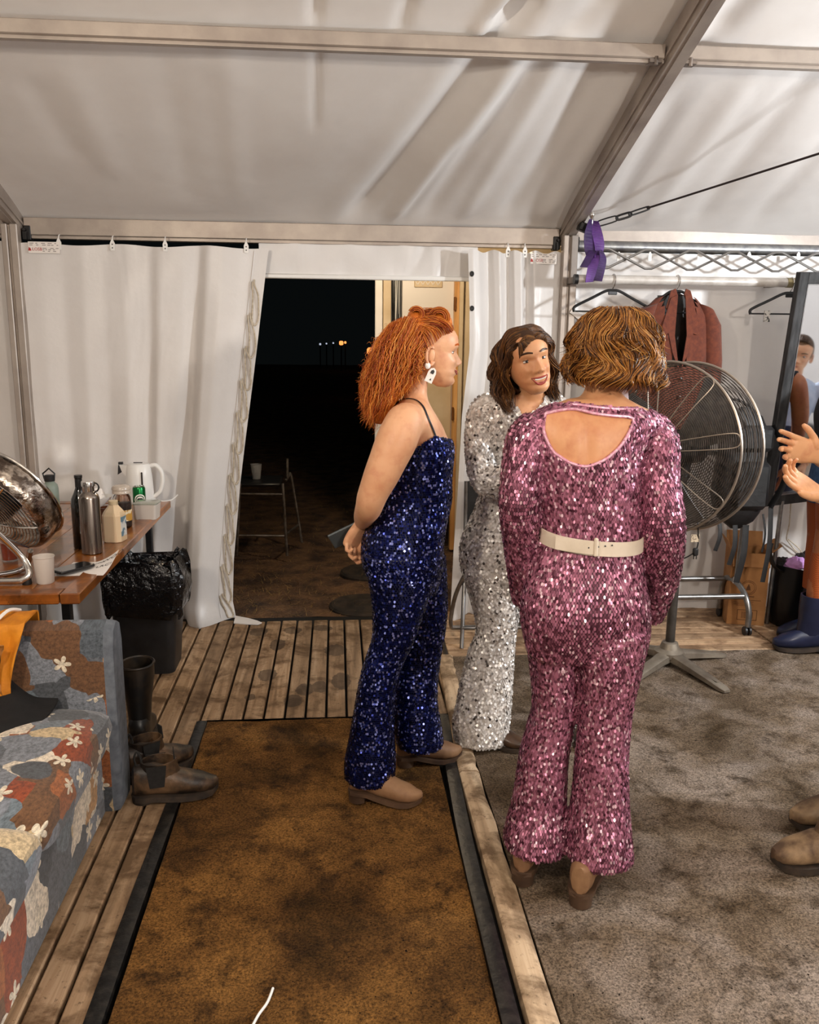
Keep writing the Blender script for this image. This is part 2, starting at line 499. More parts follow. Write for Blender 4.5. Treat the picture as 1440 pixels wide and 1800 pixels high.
# ---- roof sheets (one per bay and slope), with pulled folds in the vinyl
def roofpt(x, y):
    d = ray(x, y); t = (EZ+.05+EY*SL-CAM_H)/(d.z+SL*d.y)
    return (d.x*t, d.y*t)
FOLDS = []
for (a, b, amp, w) in (((600, 398), (862, 78), .034, .062), ((540, 420), (800, 120), -.012, .09), ((668, 400), (905, 110), -.026, .055), ((730, 400), (940, 95), .016, .05), ((800, 400), (990, 90), -.012, .045),
                       ((870, 405), (1060, 110), .016, .055), ((940, 408), (1090, 170), -.014, .05), ((553, 205), (556, 70), .007, .018), ((690, 402), (800, 250), .012, .03),
                       ((880, 45), (930, 0), .03, .05), ((840, 60), (900, -20), -.02, .04), ((700, 60), (720, 0), .012, .03), ((552, 40), (556, -20), .012, .025), ((1000, 60), (1080, -30), .015, .05),
                       ((1060, 400), (1180, 190), .012, .05), ((1120, 405), (1300, 160), -.012, .06), ((1200, 410), (1420, 130), .012, .06), ((1300, 410), (1560, 120), .010, .06),
                       ((130, 270), (60, 150), .005, .06), ((200, 300), (130, 140), -.006, .07), ((330, 330), (290, 120), .005, .07), ((420, 330), (400, 90), -.005, .06), ((1130, 190), (1240, 80), .012, .03), ((1255, 60), (1330, -20), .02, .05)):
    FOLDS.append((roofpt(*a), roofpt(*b), amp, w))
def fold_h(x, y):
    h = 0
    for (ax, ay), (bx, by), amp, w in FOLDS:
        dx, dy = bx-ax, by-ay; L = math.hypot(dx, dy); dx /= L; dy /= L
        t = ((x-ax)*dx+(y-ay)*dy)/L; d = (x-ax)*dy-(y-ay)*dx
        if t < -.25 or t > 1.3 or abs(d) > 4*w: continue
        fade = ease((t+.2)/.35)*ease((1.25-t)/.35)
        h += 1.45*amp*fade*math.exp(-(d/w)**2)
    return h
M_SIDE = M_ROOF
nroof = 0
for bi in range(4):
    x0, x1 = BAYS[bi], BAYS[bi+1]
    vis = bi in (0, 1, 2)
    def fn(u, v):
        x = lerp(x0, x1, u); y = lerp(EY+.02, RIDGE_Y, v)
        z = roof_z(min(y, EY))+.055-.042*math.exp(-v*26)
        e = min(u, 1-u)
        z += -.035*math.sin(PI*u)*math.sin(PI*min(v*2.9, 1))
        z += .004*math.sin(x*5.3+y*2)*math.sin(y*4.1)
        z += fold_h(x, y)*ease(e/.03)*ease((v-.006)/.05)
        return (x, y, z)
    m = MB().sheet(fn, 180 if bi == 1 else (120 if bi == 2 else 30), 150 if bi in (1, 2) else 30, .003)
    struct(m.build('ceiling', M_ROOF))
    def fn2(u, v):
        x = lerp(x0, x1, u); y = lerp(RIDGE_Y, FRONT_Y, v)
        return (x, y, roof_z(y)+.055-.03*math.sin(PI*u))
    struct(MB().sheet(fn2, 12, 10, .003).build('ceiling', M_ROOF))

# ---- aluminium frame: posts, eave rails, rafters, purlins
tn = [6]
def trim(m, mt=None, smooth=False):
    o = m.build('trim_%d' % tn[0], mt or M_ALU, smooth=smooth); tn[0] += 1
    return struct(o)
def post(x, y):
    m = MB()
    for dx, w in ((-.026, .030), (.022, .038)):
        m.box((x+dx, y, 1.075), (w, .06, 2.21), bev=.004)
    m.box((x-.002, y+.012, 1.075), (.03, .04, 2.2))
    m.box((x, y, -.02), (.12, .14, .02))
    o = trim(m)
    return o
for x in BAYS:
    p = post(x, EY-.115)
    post(x, FRONT_Y)
def rafter(x):
    for ya, yb in ((EY+.03, RIDGE_Y), (FRONT_Y, RIDGE_Y)):
        a = Vector((x, ya, roof_z(max(min(ya, EY), FRONT_Y))-.012)); b = Vector((x, yb, roof_z(yb)-.012))
        m = MB().bar(a, b, .066, .105)
        m.bar(a+Vector((.0365, 0, -.02)), b+Vector((.0365, 0, -.02)), .007, .012); m.bar(a+Vector((-.0365, 0, -.02)), b+Vector((-.0365, 0, -.02)), .007, .012)
        m.bar(a+Vector((.0, 0, -.056)), b+Vector((.0, 0, -.056)), .03, .008)
        trim(m)
for x in BAYS: rafter(x)
for bi in range(4):
    x0, x1 = BAYS[bi]+.04, BAYS[bi+1]-.04
    # eave rail
    if bi != 2:
        m = MB().box(((x0+x1)/2, EY-.005, 2.18), (x1-x0, .07, .09), bev=.004)
        m.box(((x0+x1)/2, EY-.004, 2.127), (x1-x0, .045, .018), bev=.002)
        trim(m)
    else:
        m = MB().tube([(x0, EY-.01, 2.135), (x1, EY-.01, 2.135)], .033, 16)
        trim(MB().box(((x0+x1)/2, EY+.012, 2.195), (x1-x0, .05, .075), bev=.004))
        m.box(((x0+x1)/2, EY-.004, 2.098), (x1-x0, .03, .012))
        trim(m, M_STEEL, True)
    m = MB().box(((x0+x1)/2, FRONT_Y, 2.165), (x1-x0, .06, .08)); trim(m)
    for py in (3.43, 1.9):
        z = roof_z(py)
        m = MB().box(((x0+x1)/2, py, z-.002), (x1-x0, .05, .052), bev=.004)
        m.box(((x0+x1)/2, py+.004, z-.034), (x1-x0, .03, .012))
        trim(m, M_ALU)
    m = MB().box(((x0+x1)/2, RIDGE_Y, roof_z(RIDGE_Y)-.02), (x1-x0, .06, .07)); trim(m)
# dark keder gap and end brackets where purlins and rails meet the rafter
m = MB()
for dx in (-.075, .06):
    m.box((1.285+dx, 3.43, roof_z(3.43)-.035), (.05, .05, .012)); m.tube([(1.285+dx, 3.41, roof_z(3.43)-.05), (1.285+dx, 3.41, roof_z(3.43)-.02)], .009, 8)
trim(m, M_ALU_DK)
for X in (BAYS[1], BAYS[2]):
    m = MB()
    for s in (-1, 1):
        m.box((X+s*.058, EY-.02, 2.145), (.035, .05, .075), bev=.004); m.box((X+s*.05, EY-.05, 2.13), (.02, .03, .04)); m.tube([(X+s*.05, EY-.07, 2.16), (X+s*.05, EY, 2.16)], .008, 8)
    m.box((X, EY-.035, 2.12), (.05, .02, .08)); m.tube([(X, EY-.05, 2.10), (X, EY-.05, 1.98)], .006, 8)
    trim(m, M_BLACKM)

# ---- back wall of the right-hand bay, with the valance over the doorway
def wall_sheet(x0, x1, name, seed, amp=.012):
    rn = random.Random(seed)
    bumps = [(rn.uniform(x0, x1), rn.uniform(.03, .09), rn.uniform(-1, 1)*amp, rn.uniform(-.1, .1)) for _ in range(int((x1-x0)*11))]
    def fn(u, v):
        x = lerp(x0, x1, u); z = lerp(-.02, 2.10, v)
        d = sum(a*math.exp(-((x-c-t*(z-1))/w)**2) for c, w, a, t in bumps)
        d *= .35+.65*math.sin(PI*min(1, max(0, (2.12-z)/1.3))*.5)
        return (x, WY+.02+d+.006*math.sin(z*5+x*2), z)
    m = MB().sheet(fn, int((x1-x0)*45), 44, .003)
    return struct(m.build(name, M_WALL))
wb = wall_sheet(1.27, 4.28, 'wall_back', 4, .016)
wall_sheet(4.25, 7.23, 'wall_back', 9, .01)
wall_sheet(-4.68, -1.665, 'wall_back', 12, .012)
for (n, p, q) in (('wall_left', (-4.72, EY), (-4.72, FRONT_Y)), ('wall_right', (7.28, EY), (7.28, FRONT_Y)), ('wall_front', (-4.72, FRONT_Y-.03), (7.28, FRONT_Y-.03))):
    def fn(u, v):
        x = lerp(p[0], q[0], u); y = lerp(p[1], q[1], u)
        zt = roof_z(min(max(y, FRONT_Y), EY))+.05
        w = .01*math.sin(u*90)+.006*math.sin(u*37)
        return (x+(w if p[0] == q[0] else 0), y+(w if p[1] == q[1] else 0), lerp(-.03, zt, v))
    struct(MB().sheet(fn, 90, 6, .004).build(n, M_WALL))
def fn(u, v):
    x = lerp(-.42, .79, u); z = lerp(1.955, 2.12, v)
    d = .006*math.sin(x*21)*math.sin(z*14)+.008*math.exp(-((x-.45-(z-2.03)*.5)/.03)**2)+.008*math.exp(-((x-.62-(z-2.03)*.3)/.025)**2)-.006*math.exp(-((x-.54)/.03)**2)
    return (x, WY+.05+d, z)
v_ = MB().sheet(fn, 70, 10, .003).build('valance', M_WALL, wb)
MB().box((.185, WY+.045, 1.945), (1.21, .03, .026), bev=.005).build('valance_bar', M_WHITEP, wb)

# ---- text helper: letters as flat raised mesh
def text_mesh(s, size, depth=.0004, align='LEFT'):
    cu = bpy.data.curves.new('txt', 'FONT'); cu.body = s; cu.size = size; cu.extrude = depth; cu.align_x = align
    cu.resolution_u = 2
    o = bpy.data.objects.new('txt', cu); COL.objects.link(o)
    dg = bpy.context.evaluated_depsgraph_get(); dg.update()
    me = bpy.data.meshes.new_from_object(o.evaluated_get(dg))
    bpy.data.objects.remove(o); bpy.data.curves.remove(cu)
    m = MB(); m.add([v.co[:] for v in me.vertices], [tuple(p.vertices) for p in me.polygons])
    bpy.data.meshes.remove(me)
    return m
M_RED = mat('red_print', hexc('b02a28'), None, rough=.5)
M_INK = mat('dark_print', hexc('2a2a2c'), None, rough=.6)
M_LABEL = mat('label_film', hexc('efe9e4'), None, rough=.35)
M_GREYINK = mat('grey_print', hexc('8d8581'), None, rough=.6)
UPR = Matrix.Rotation(R(90), 4, 'X')       # XY text -> upright, facing -Y
def maker_label(parent, x, z, y, w=.16, h=.058):
    lb = MB().box((x, y, z), (w, .0015, h)).build('label', M_LABEL, parent, smooth=False, world=True)
    lb['label'] = 'small printed maker label with a red logo'
    t = text_mesh('LOSB', .022).xf(Matrix.Translation((x-w*.38, y-.0015, z-.016)) @ UPR)
    t.build('lettering', M_RED, lb, False, True)
    q = MB()
    q.prism([(-.012, -.009), (.004, -.009), (.0, .004), (-.008, .009)], .001, Matrix.Translation((x-w*.43, y-.0015, z-.008)))
    q.build('logo', M_RED, lb, False, True)
    g = MB(); rn = random.Random(int(x*100))
    for i, zz in enumerate((.021, .012, -.004, -.011, -.019)):
        xx = -w*.46 if zz > 0 else -w*.05
        while xx < w*.44:
            l = rn.uniform(.008, .022); l = min(l, w*.46-xx)
            g.box((x+xx+l/2, y-.001, z+zz), (l, .0006, .0035)); xx += l+rn.uniform(.003, .02)
    g.build('small_print', M_GREYINK, lb, False, True)
def hook(parent, x, z, y):
    m = MB()
    m.prism([(-.011, -.028), (.011, -.028), (.013, .008), (.003, .03), (-.003, .03), (-.013, .008)], .004, Matrix.Translation((x, y, z)))
    m.tube([(x, y, z+.028), (x, y+.01, z+.045), (x, y+.03, z+.05)], .003, 6)
    h = m.build('hook', M_WHITEP, parent, False, True)
    d = MB()
    for dz in (.004, -.014): d.ball((x, y-.003, z+dz), (.0035, .002, .0035), 8, 5)
    d.build('rivet', M_INK, h, True, True)

# ---- the long curtain left of the doorway
cu = thing('tent_curtain', 'wide white vinyl tent curtain with rope loops down its edge, left of the dark doorway', 'curtain', (-1.05, WY, 0))
XL = -1.685
def xr(z): return interp([(0, -.60), (.1, -.615), (.35, -.60), (.8, -.55), (1.2, -.49), (1.6, -.43), (2.08, -.362)], z)
FT = [(0, 0), (.10, .012), (.19, -.012), (.27, .022), (.36, -.004), (.45, .026), (.545, -.022), (.575, .034), (.67, .018), (.735, -.035), (.765, .072), (.83, .088), (.895, .05), (.935, .018), (1, 0)]
def cfold(u, z):
    t = (2.1-z)/2.1
    uu = u-.012*math.sin(z*2.1)*math.sin(PI*u)
    # smoothed table
    s = 0
    for k, o in ((.25, -.012), (.5, 0), (.25, .012)): s += k*interp(FT, min(1, max(0, uu+o)))
    d = s*(.25+1.05*t)
    d += .030*math.exp(-((u-.13)/.06)**2-((z-.93)/.07)**2) - .02*math.exp(-((u-.17)/.05)**2-((z-.85)/.06)**2)
    d += .012*math.sin(u*23+z*3)*t*t + .006*math.sin(u*11-z*9)
    d += .05*math.exp(-((z-.02)/.10)**2)*(.5+.5*math.sin(u*17))
    return d
def fn(u, v):
    z = lerp(-.005, 2.085+.006*math.sin(u*19), v)
    if z < .12 and u > .9: z = max(z, .0)
    return (lerp(XL, xr(z), u), WY-.03-cfold(u, z), z)
cs = MB().sheet(fn, 150, 100, .003).build('sheet', M_WALL, cu, world=True)
def cpt(x, z, off=.004):
    u = (x-XL)/(xr(z)-XL)
    return Vector((x, WY-.03-cfold(u, z)-off, z))
for px in (107, 200, 293, 434):
    p = at(px, 425, WY); hook(cu, p.x, 2.085, cpt(p.x, 2.07, .006).y)
lp = at(78, 431, WY); maker_label(cu, lp.x+.012, 2.065, cpt(lp.x, 2.06, .008).y)
# hem tape along the free edge, flap on the floor
def fn(u, v):
    z = lerp(.02, 2.07, v); x = xr(z)-.075+.006*u
    p = cpt(x, z, .0035+.002*math.sin(PI*u)); return p
MB().grid(fn, 3, 60).build('seam', M_WALL, cu, world=True)
for i in range(11):
    z0 = 1.92-i*.176
    a = cpt(xr(z0)-.055, z0, .006)
    L = .235 if i < 10 else .16
    pts = [a+Vector((.0, -.004, 0))]
    for t, dx in ((.12, .010), (.35, .032), (.6, .044), (.85, .052), (1.0, .044), (1.02, .032), (.9, .020), (.6, .014), (.3, .004), (.05, -.006)):
        z = max(z0-L*t, .01); x = xr(z)-.060+dx+rng.uniform(-.003, .003)
        pts.append(cpt(min(x, xr(z)+.012), z, .010+.004*math.sin(t*5)))
    MB().tube(smoothpath(pts, 4), .0046, 6).build('rope_loop', M_ROPE, cu, True, True)
fp = [(-.60, 4.72), (-.53, 4.70), (-.46, 4.69), (-.44, 4.715), (-.47, 4.745), (-.52, 4.78), (-.60, 4.82)]
mm = MB(); mm.add([(x, y, .006+.02*max(0, (y-4.7)*4)) for x, y in fp]+[(x, y, .001) for x, y in fp], [tuple(range(7)), tuple(range(13, 6, -1))]+[(k, (k+1) % 7, (k+1) % 7+7, k+7) for k in range(7)])
mm.build('floor_flap', M_WALL, cu, False, True)

# ---- the gathered curtain right of the doorway
c2 = thing('tent_curtain', 'gathered white vinyl tent curtain with black eyelets, between the doorway and the post', 'curtain', (.97, WY, 0))
F2 = [(0, .10), (.05, .105), (.12, .075), (.17, .02), (.22, -.02), (.27, .03), (.33, .06), (.38, .0), (.43, -.03), (.47, .045), (.55, .06), (.60, -.02), (.64, -.035), (.67, .05), (.74, .03), (.82, .02), (.92, .012), (1, 0)]
def xl2(z): return interp([(0, .652), (.4, .665), (.8, .685), (1.2, .70), (1.55, .735), (1.8, .73), (2.1, .715)], z)
def c2fold(u, z):
    t = (2.1-z)/2.1
    s = 0
    for k, o in ((.25, -.01), (.5, 0), (.25, .01)): s += k*interp(F2, min(1, max(0, u+o+.015*math.sin(z*3+1)*math.sin(PI*u))))
    return s*(.55+.6*t)+.010*math.exp(-((u-.12)/.05)**2-((z-1.62)/.12)**2)
def fn(u, v):
    z = lerp(0.0, 2.09+.008*math.sin(u*30), v)
    return (lerp(xl2(z), 1.275, u), WY-.02-c2fold(u, z), z)
MB().sheet(fn, 130, 80, .003).build('sheet', M_WALL, c2, world=True)
def c2pt(x, z, off=.004):
    u = (x-xl2(z))/(1.275-xl2(z)); return Vector((x, WY-.02-c2fold(u, z)-off, z))
for px, pz in ((829, 481), (829, 542)):
    p = at(px, pz, WY-.1); q = c2pt(p.x+.005, p.z, .003)
    e = MB(); e.tube([(q.x+.009*math.cos(a*PI/5), q.y, q.z+.012*math.sin(a*PI/5)) for a in range(10)], .0035, 6, closed=True)
    e.box((q.x, q.y+.001, q.z), (.012, .002, .016)); e.build('eyelet', M_BLACKM, c2, True, True)
for px in (893, 922): 
    p = at(px, 432, WY); hook(c2, p.x, 2.09, c2pt(p.x, 2.07, .006).y)
lp = at(953, 449, WY); maker_label(c2, lp.x, 2.055, c2pt(lp.x, 2.05, .008).y, .145, .055)
# ================================================================== TABLE WITH ITS THINGS
M_TABLE = wood('varnished_table_wood', hexc('5f3312'), hexc('96581f'), hexc('bb7a35'), 1, .28, .8, hexc('6b3a15'))
M_TABLE.node_tree.nodes['Principled BSDF'].inputs['Coat Weight'].default_value = .4
M_TABLE_X = wood('varnished_table_edge', hexc('57300f'), hexc('8a4d1b'), hexc('a9652a'), 0, .3, .8, hexc('5a300f'))
TZ = .74
TX, TY0, TY1 = -.905, 2.945, 4.63
tb = thing('trestle_table', 'varnished wooden table with black legs against the left curtain', 'table', (-1.6, 3.8, 0))
for i in range(9):
    x = -2.28+i*.149
    MB().box((x+.0745, (TY0+TY1)/2, TZ-.014), (.1475, TY1-TY0-.14, .028), bev=.002).build('board', M_TABLE, tb, False, True)
MB().box((TX-.034, (TY0+TY1)/2, TZ-.018), (.068, TY1-TY0, .04), bev=.004).build('edge_board', M_TABLE, tb, False, True)
for y in (TY0+.035, TY1-.035):
    MB().box((TX-.072-.65, y, TZ-.018), (1.30, .068, .04), bev=.004).build('edge_board', M_TABLE_X, tb, False, True)
for y in (TY0+.22, TY1-.04):
    for x in (-1.02, -2.18):
        MB().box((x, y, .35), (.034, .034, .70), bev=.004).build('leg', M_BLACKM, tb, False, True)
    MB().box((-1.6, y, .69), (1.2, .03, .03)).build('cross_rail', M_BLACKM, tb, False, True)

def onT(px, py): return atz(px, py, TZ)
M_GLASS = mat('clear_glass', (.95, .96, .96), None, rough=.03, trans=1, ior=1.45)
M_FROST = mat('frosted_plastic', hexc('e4dcd5'), None, rough=.5, trans=.35, ior=1.3)
# -- steel drink bottle
p = onT(163, 972)
t = thing('steel_bottle', 'brushed stainless steel drink bottle with ring lid beside the written sheet', 'bottle', p)
M_BRUSH = mat('brushed_steel', hexc('9c938b'), hexc('7f766f'), 4, .25, 1, (30, 30, 1))
MB().lathe([(.036, 0), (.041, .004), (.041, .232), (.037, .246), (.026, .256), (.022, .262)], 32).build('body', M_BRUSH, t)
l = MB().lathe([(.0225, .258), (.0235, .262), (.0235, .282), (.0275, .283), (.0275, .299), (.026, .302), (.0, .302)], 24, cap=False).build('lid', M_CHROME, t)
MB().tube([(.026+.016*math.sin(a*PI/6), 0, .277+.018*math.cos(a*PI/6)) for a in range(7)], .0035, 6).build('carry_ring', M_BLACK, l)
# -- dark wine bottle
p = onT(146, 962)
t = thing('wine_bottle', 'tall dark glass wine bottle standing behind the steel bottle', 'bottle', p)
M_DARKGL = mat('dark_green_glass', hexc('070a08'), None, rough=.08, coat=.6)
MB().lathe([(.034, 0), (.037, .005), (.037, .19), (.034, .212), (.022, .238), (.0145, .258), (.0135, .295), (.0155, .298), (.0155, .306), (.0135, .310), (.0, .310)], 28).build('body', M_DARKGL, t)
MB().lathe([(.0148, .262), (.0145, .300), (.0165, .300), (.0165, .311), (0, .3115)], 20, cap=False).build('foil', M_BLACK, t)
# -- milk bottle, square shouldered
p = onT(203, 951)
M_MILK = mat('milk_plastic', hexc('e6cfae'), None, rough=.4, sss=.1)
t = thing('milk_bottle', 'cream plastic milk bottle with chamfered shoulders and a small cap', 'bottle', p, R(-12))
def octo(hw, hd, c, z): return [(-hw+c, -hd, z), (hw-c, -hd, z), (hw, -hd+c, z), (hw, hd-c, z), (hw-c, hd, z), (-hw+c, hd, z), (-hw, hd-c, z), (-hw, -hd+c, z)]
MB().loft([octo(.038, .038, .014, 0), octo(.042, .042, .015, .005), octo(.042, .042, .015, .118), octo(.036, .036, .016, .135), octo(.019, .019, .010, .160), octo(.017, .017, .009, .166)]).build('body', M_MILK, t, False)
MB().lathe([(.019, .164), (.020, .166), (.020, .180), (.018, .182), (0, .182)], 20, cap=False).build('cap', mat('cream_cap', hexc('d9c7a6'), None, rough=.45), t)
MB().box((.0425, .0, .07), (.0012, .05, .085)).build('label', [mat('milk_label', hexc('e7ecee'), hexc('6f93ac'), 22, .4, lo=.48, hi=.52)], t, False)
MB().prism([(-.018, 0), (.018, 0), (.012, .02), (-.012, .02)], .001, Matrix.Translation((.037, 0, .125)) @ Matrix.Rotation(R(90), 4, 'Z') @ Matrix.Rotation(R(-28), 4, 'X')).build('sticker', mat('orange_sticker', hexc('d99a3c'), None, rough=.4), t, False)
# -- glass jar of instant coffee
p = onT(217, 926)
t = thing('coffee_jar', 'big glass jar of dark coffee with wide lid and yellow label', 'jar', p)
MB().lathe([(.036, 0), (.041, .006), (.042, .03), (.042, .125), (.039, .145), (.031, .158), (.031, .166)], 28).build('glass', M_GLASS, t)
M_COFFEE = mat('dark_coffee', hexc('1d0d07'), hexc('33190c'), 60, .7)
MB().lathe([(.034, .004), (.0395, .010), (.0395, .112), (.034, .116), (0, .116)], 24, cap=False).build('coffee', M_COFFEE, t)
MB().lathe([(.0425, .034), (.0425, .086)], 28, cap=False).build('label', mat('gold_label', hexc('b98a3a'), hexc('e4d6b8'), 30, .4, lo=.5, hi=.54), t)
lid = MB().lathe([(.036, .160), (.0415, .162), (.0415, .174), (.039, .177), (.043, .179), (.043, .188), (.038, .196), (.022, .201), (0, .202)], 28, cap=False).build('lid', mat('pale_glass_lid', hexc('cfc2b4'), None, rough=.18, trans=.25), t)
g = MB()
for k in range(9): g.box((.0432*math.sin(-.2+k*.05), -.0432*math.cos(-.2+k*.05), .055), (.0012 if k % 3 else .0005, .0006, .02))
g.build('barcode', M_INK, t, False)
# -- beer can
p = onT(246, 893)
t = thing('beer_can', 'green beer can with a white ringed badge in front of the kettle', 'can', p)
M_GREEN = mat('green_can', hexc('0f6a34'), None, rough=.25, metal=.7)
MB().lathe([(.024, 0), (.0315, .008), (.032, .012), (.032, .104), (.028, .114)], 28).build('body', M_GREEN, t)
MB().lathe([(.028, .113), (.0285, .117), (.026, .117), (.0255, .113), (0, .113)], 24, cap=False).build('lid', M_CHROME, t)
dr = Vector((.35, -1, 0)).normalized(); a0 = math.atan2(dr.y, dr.x)
for (r1, r0, mt_, nm) in ((.030, .024, M_LABEL, 'badge_ring'), (.019, 0, M_LABEL, 'badge'), (.014, 0, M_INK, 'badge_emblem')):
    g = MB(); vs = []; fs = []
    n = 28
    for k in range(n):
        th = 2*PI*k/n
        for rr in (r0, r1):
            a = a0+rr*math.cos(th)/.0325; rad = .0325+(.0003 if mt_ is M_INK else 0)
            vs.append((rad*math.cos(a), rad*math.sin(a), .048+rr*math.sin(th)*(.75 if mt_ is M_INK else 1)))
    for k in range(n): l_ = (k+1) % n; fs.append((2*k, 2*l_, 2*l_+1, 2*k+1))
    g.add(vs, fs); g.build(nm, mt_, t, False)
# -- plastic tub with biscuits
p = (onT(240, 914)+onT(272, 914))/2+Vector((0, .05, 0))
t = thing('plastic_tub', 'clear plastic food tub with pale contents at the table edge', 'tub', p, R(-4))
def rrect(hx, hy, r, z, n=4):
    out = []
    for cx, cy, a0 in ((hx-r, hy-r, 0), (-hx+r, hy-r, 90), (-hx+r, -hy+r, 180), (hx-r, -hy+r, 270)):
        for k in range(n+1): a = R(a0+90*k/n); out.append((cx+r*math.cos(a), cy+r*math.sin(a), z))
    return out
MB().loft([rrect(.050, .045, .012, .0), rrect(.056, .05, .012, .075), rrect(.054, .048, .012, .075), rrect(.048, .043, .01, .003)]).build('tub_wall', M_FROST, t, True)
MB().loft([rrect(.046, .041, .01, .004), rrect(.049, .044, .01, .04)]).build('contents', mat('biscuits', hexc('d8b487'), hexc('b98d5c'), 40, .8), t)
MB().loft([rrect(.058, .052, .012, .074), rrect(.058, .052, .012, .080), rrect(.05, .044, .012, .083)]).build('lid', mat('clear_lid', hexc('b9bdb2'), None, rough=.2, trans=.4), t)
# -- kettle
p = onT(243, 889)+Vector((-.01, .10, 0))
t = thing('electric_kettle', 'white plastic electric kettle with loop handle at the back of the table', 'kettle', p, R(0))
MB().lathe([(.078, 0), (.08, .006), (.08, .018), (.074, .022)], 32).build('power_base', M_WHITEP, t)
MB().lathe([(.070, .022), (.074, .026), (.073, .06), (.068, .14), (.062, .198), (.058, .203)], 32, sx=1.0, sy=.9).build('body', M_WHITEP, t)
MB().lathe([(.058, .203), (.056, .209), (.03, .214), (0, .215)], 28, cap=False, sy=.9).build('lid', M_WHITEP, t)
MB().box((.0, -.01, .2155), (.045, .012, .004)).build('lid_slot', M_INK, t, False)
MB().tube(smoothpath([(.056, 0, .196), (.09, 0, .200), (.118, 0, .165), (.122, 0, .115), (.108, 0, .062), (.082, 0, .036), (.070, 0, .03)], 5), [(.012, .011)]*31, 10).build('handle', M_WHITEP, t)
sp = MB(); sp.loft([[(-.045, -.022, .12), (-.045, .022, .12), (-.05, .024, .2), (-.05, -.024, .2)], [(-.085, -.012, .165), (-.085, .012, .165), (-.098, .013, .205), (-.098, -.013, .205)]])
sp.build('spout', M_WHITEP, t, False)
sf = MB(); sf.loft([[(-.087, -.010, .165), (-.087, .010, .165), (-.100, .011, .205), (-.100, -.011, .205)], [(-.110, -.006, .150), (-.110, .006, .150), (-.104, .009, .2), (-.104, -.009, .2)]]); sf.box((-.092, 0, .212), (.022, .018, .012))
sf.build('spout_filter', M_INK, t, False)
MB().box((.028, -.062, .13), (.009, .006, .085), bev=.003).build('water_gauge', mat('gauge_dark', hexc('3a3330'), None, rough=.2), t, False)
MB().tube(smoothpath([(.07, .02, .01), (.12, .0, .004), (.16, .03, .006), (.19, .05, .03)], 5), .0035, 6).build('cord', M_WHITEP, t)
# -- grey-green flask behind the fan
p = onT(92, 905)+Vector((0, .25, 0))
t = thing('drink_flask', 'sage green flask with a black carry loop behind the chrome fan', 'bottle', at(92, 905, 4.2).to_2d().to_3d()+Vector((0, 0, TZ)))
MB().lathe([(.034, 0), (.038, .005), (.038, .15), (.034, .168), (.022, .18), (.022, .19)], 24).build('body', mat('sage_paint', hexc('7d8a80'), None, rough=.45), t)
l = MB().lathe([(.024, .186), (.025, .19), (.025, .212), (.02, .216), (0, .216)], 20, cap=False).build('lid', M_BLACK, t)
MB().tube([(-.024, 0, .196), (-.03, 0, .222), (0, 0, .248), (.026, 0, .222), (.022, 0, .196)], .0042, 6).build('carry_loop', M_BLACK, l)
# -- bowl, brown mug, orange drink
p = onT(158, 897)+Vector((0, .12, 0))
t = thing('white_bowl', 'white bowl with crumpled paper behind the bottles', 'bowl', p)
MB().lathe([(.035, 0), (.04, .004), (.075, .035), (.085, .05), (.082, .05), (.07, .036), (.03, .008), (0, .007)], 32, cap=False).build('bowl', M_WHITEP, t)
cr = MB().ball((0, 0, .05), (.05, .045, .034), 14, 10); rn = random.Random(8); cr.v = [(x*(1+rn.uniform(-.25, .25)), y*(1+rn.uniform(-.25, .25)), z+rn.uniform(-.01, .012)) for x, y, z in cr.v]
cr.build('crumpled_paper', M_LABEL, t, False)
p = onT(189, 925)+Vector((-.01, .06, 0))
t = thing('brown_mug', 'small brown glazed mug between the steel bottle and the milk', 'mug', p)
M_BROWN = mat('brown_glaze', hexc('3a1c10'), hexc('5a2f18'), 12, .2, coat=.4)
MB().lathe([(.03, 0), (.034, .004), (.036, .08), (.0335, .08), (.031, .01), (0, .008)], 24, cap=False).build('cup', M_BROWN, t)
MB().tube([(.034+.022*math.sin(a*PI/6), 0, .045+.026*math.cos(a*PI/6)) for a in range(7)], .005, 6).build('handle', M_BROWN, t)
p = onT(18, 985)
t = thing('drink_glass', 'glass of red orange drink behind the leg of the chrome fan', 'glass', p)
MB().lathe([(.030, 0), (.034, .11), (.032, .11), (.0285, .006), (0, .005)], 24, cap=False).build('glass', M_GLASS, t)
MB().lathe([(.0275, .007), (.0305, .075), (0, .075)], 24, cap=False).build('drink', mat('orange_drink', hexc('b43a12'), None, rough=.1, trans=.3), t)
# -- frosted cup
p = onT(80, 1024)
t = thing('frosted_cup', 'empty frosted plastic cup at the front edge of the table', 'cup', p)
MB().lathe([(.028, 0), (.031, .004), (.036, .096), (.0385, .098), (.038, .101), (.035, .100), (.029, .006), (0, .004)], 28, cap=False).build('cup', M_FROST, t)
# -- sheet of paper with handwriting, curling up
corners = [onT(94, 1012), onT(181, 1012), onT(184, 985), onT(110, 982)]
A = onT(96, 1013); B = onT(180, 1013); t = thing('written_sheet', 'sheet of white paper with handwriting curling up under the phone', 'paper', A)
W_, H_ = (B-A).length, .19
def paper(u, v):
    x = u*W_+.02*v; y = v*H_
    z = .0015+.05*max(0, (u-.45)/.55)**1.6*(v**1.5)+.006*v*v
    return (x, y-.02*v*v, z)
MB().sheet(paper, 24, 20, .0006).build('sheet', mat('paper', hexc('e8e4e2'), None, rough=.75), t)
def write(s, u, v, size):
    m = text_mesh(s, size, .0002)
    xs = [q[0] for q in m.v]
    nv = []
    for q in m.v:
        uu = u+q[0]/W_; vv = v+(q[1]+.12*q[0])/H_; pz = paper(uu, vv); nv.append((pz[0], pz[1], pz[2]+.0008+q[2]))
    m.v = nv
    return m.build('handwriting', M_INK, t, False)
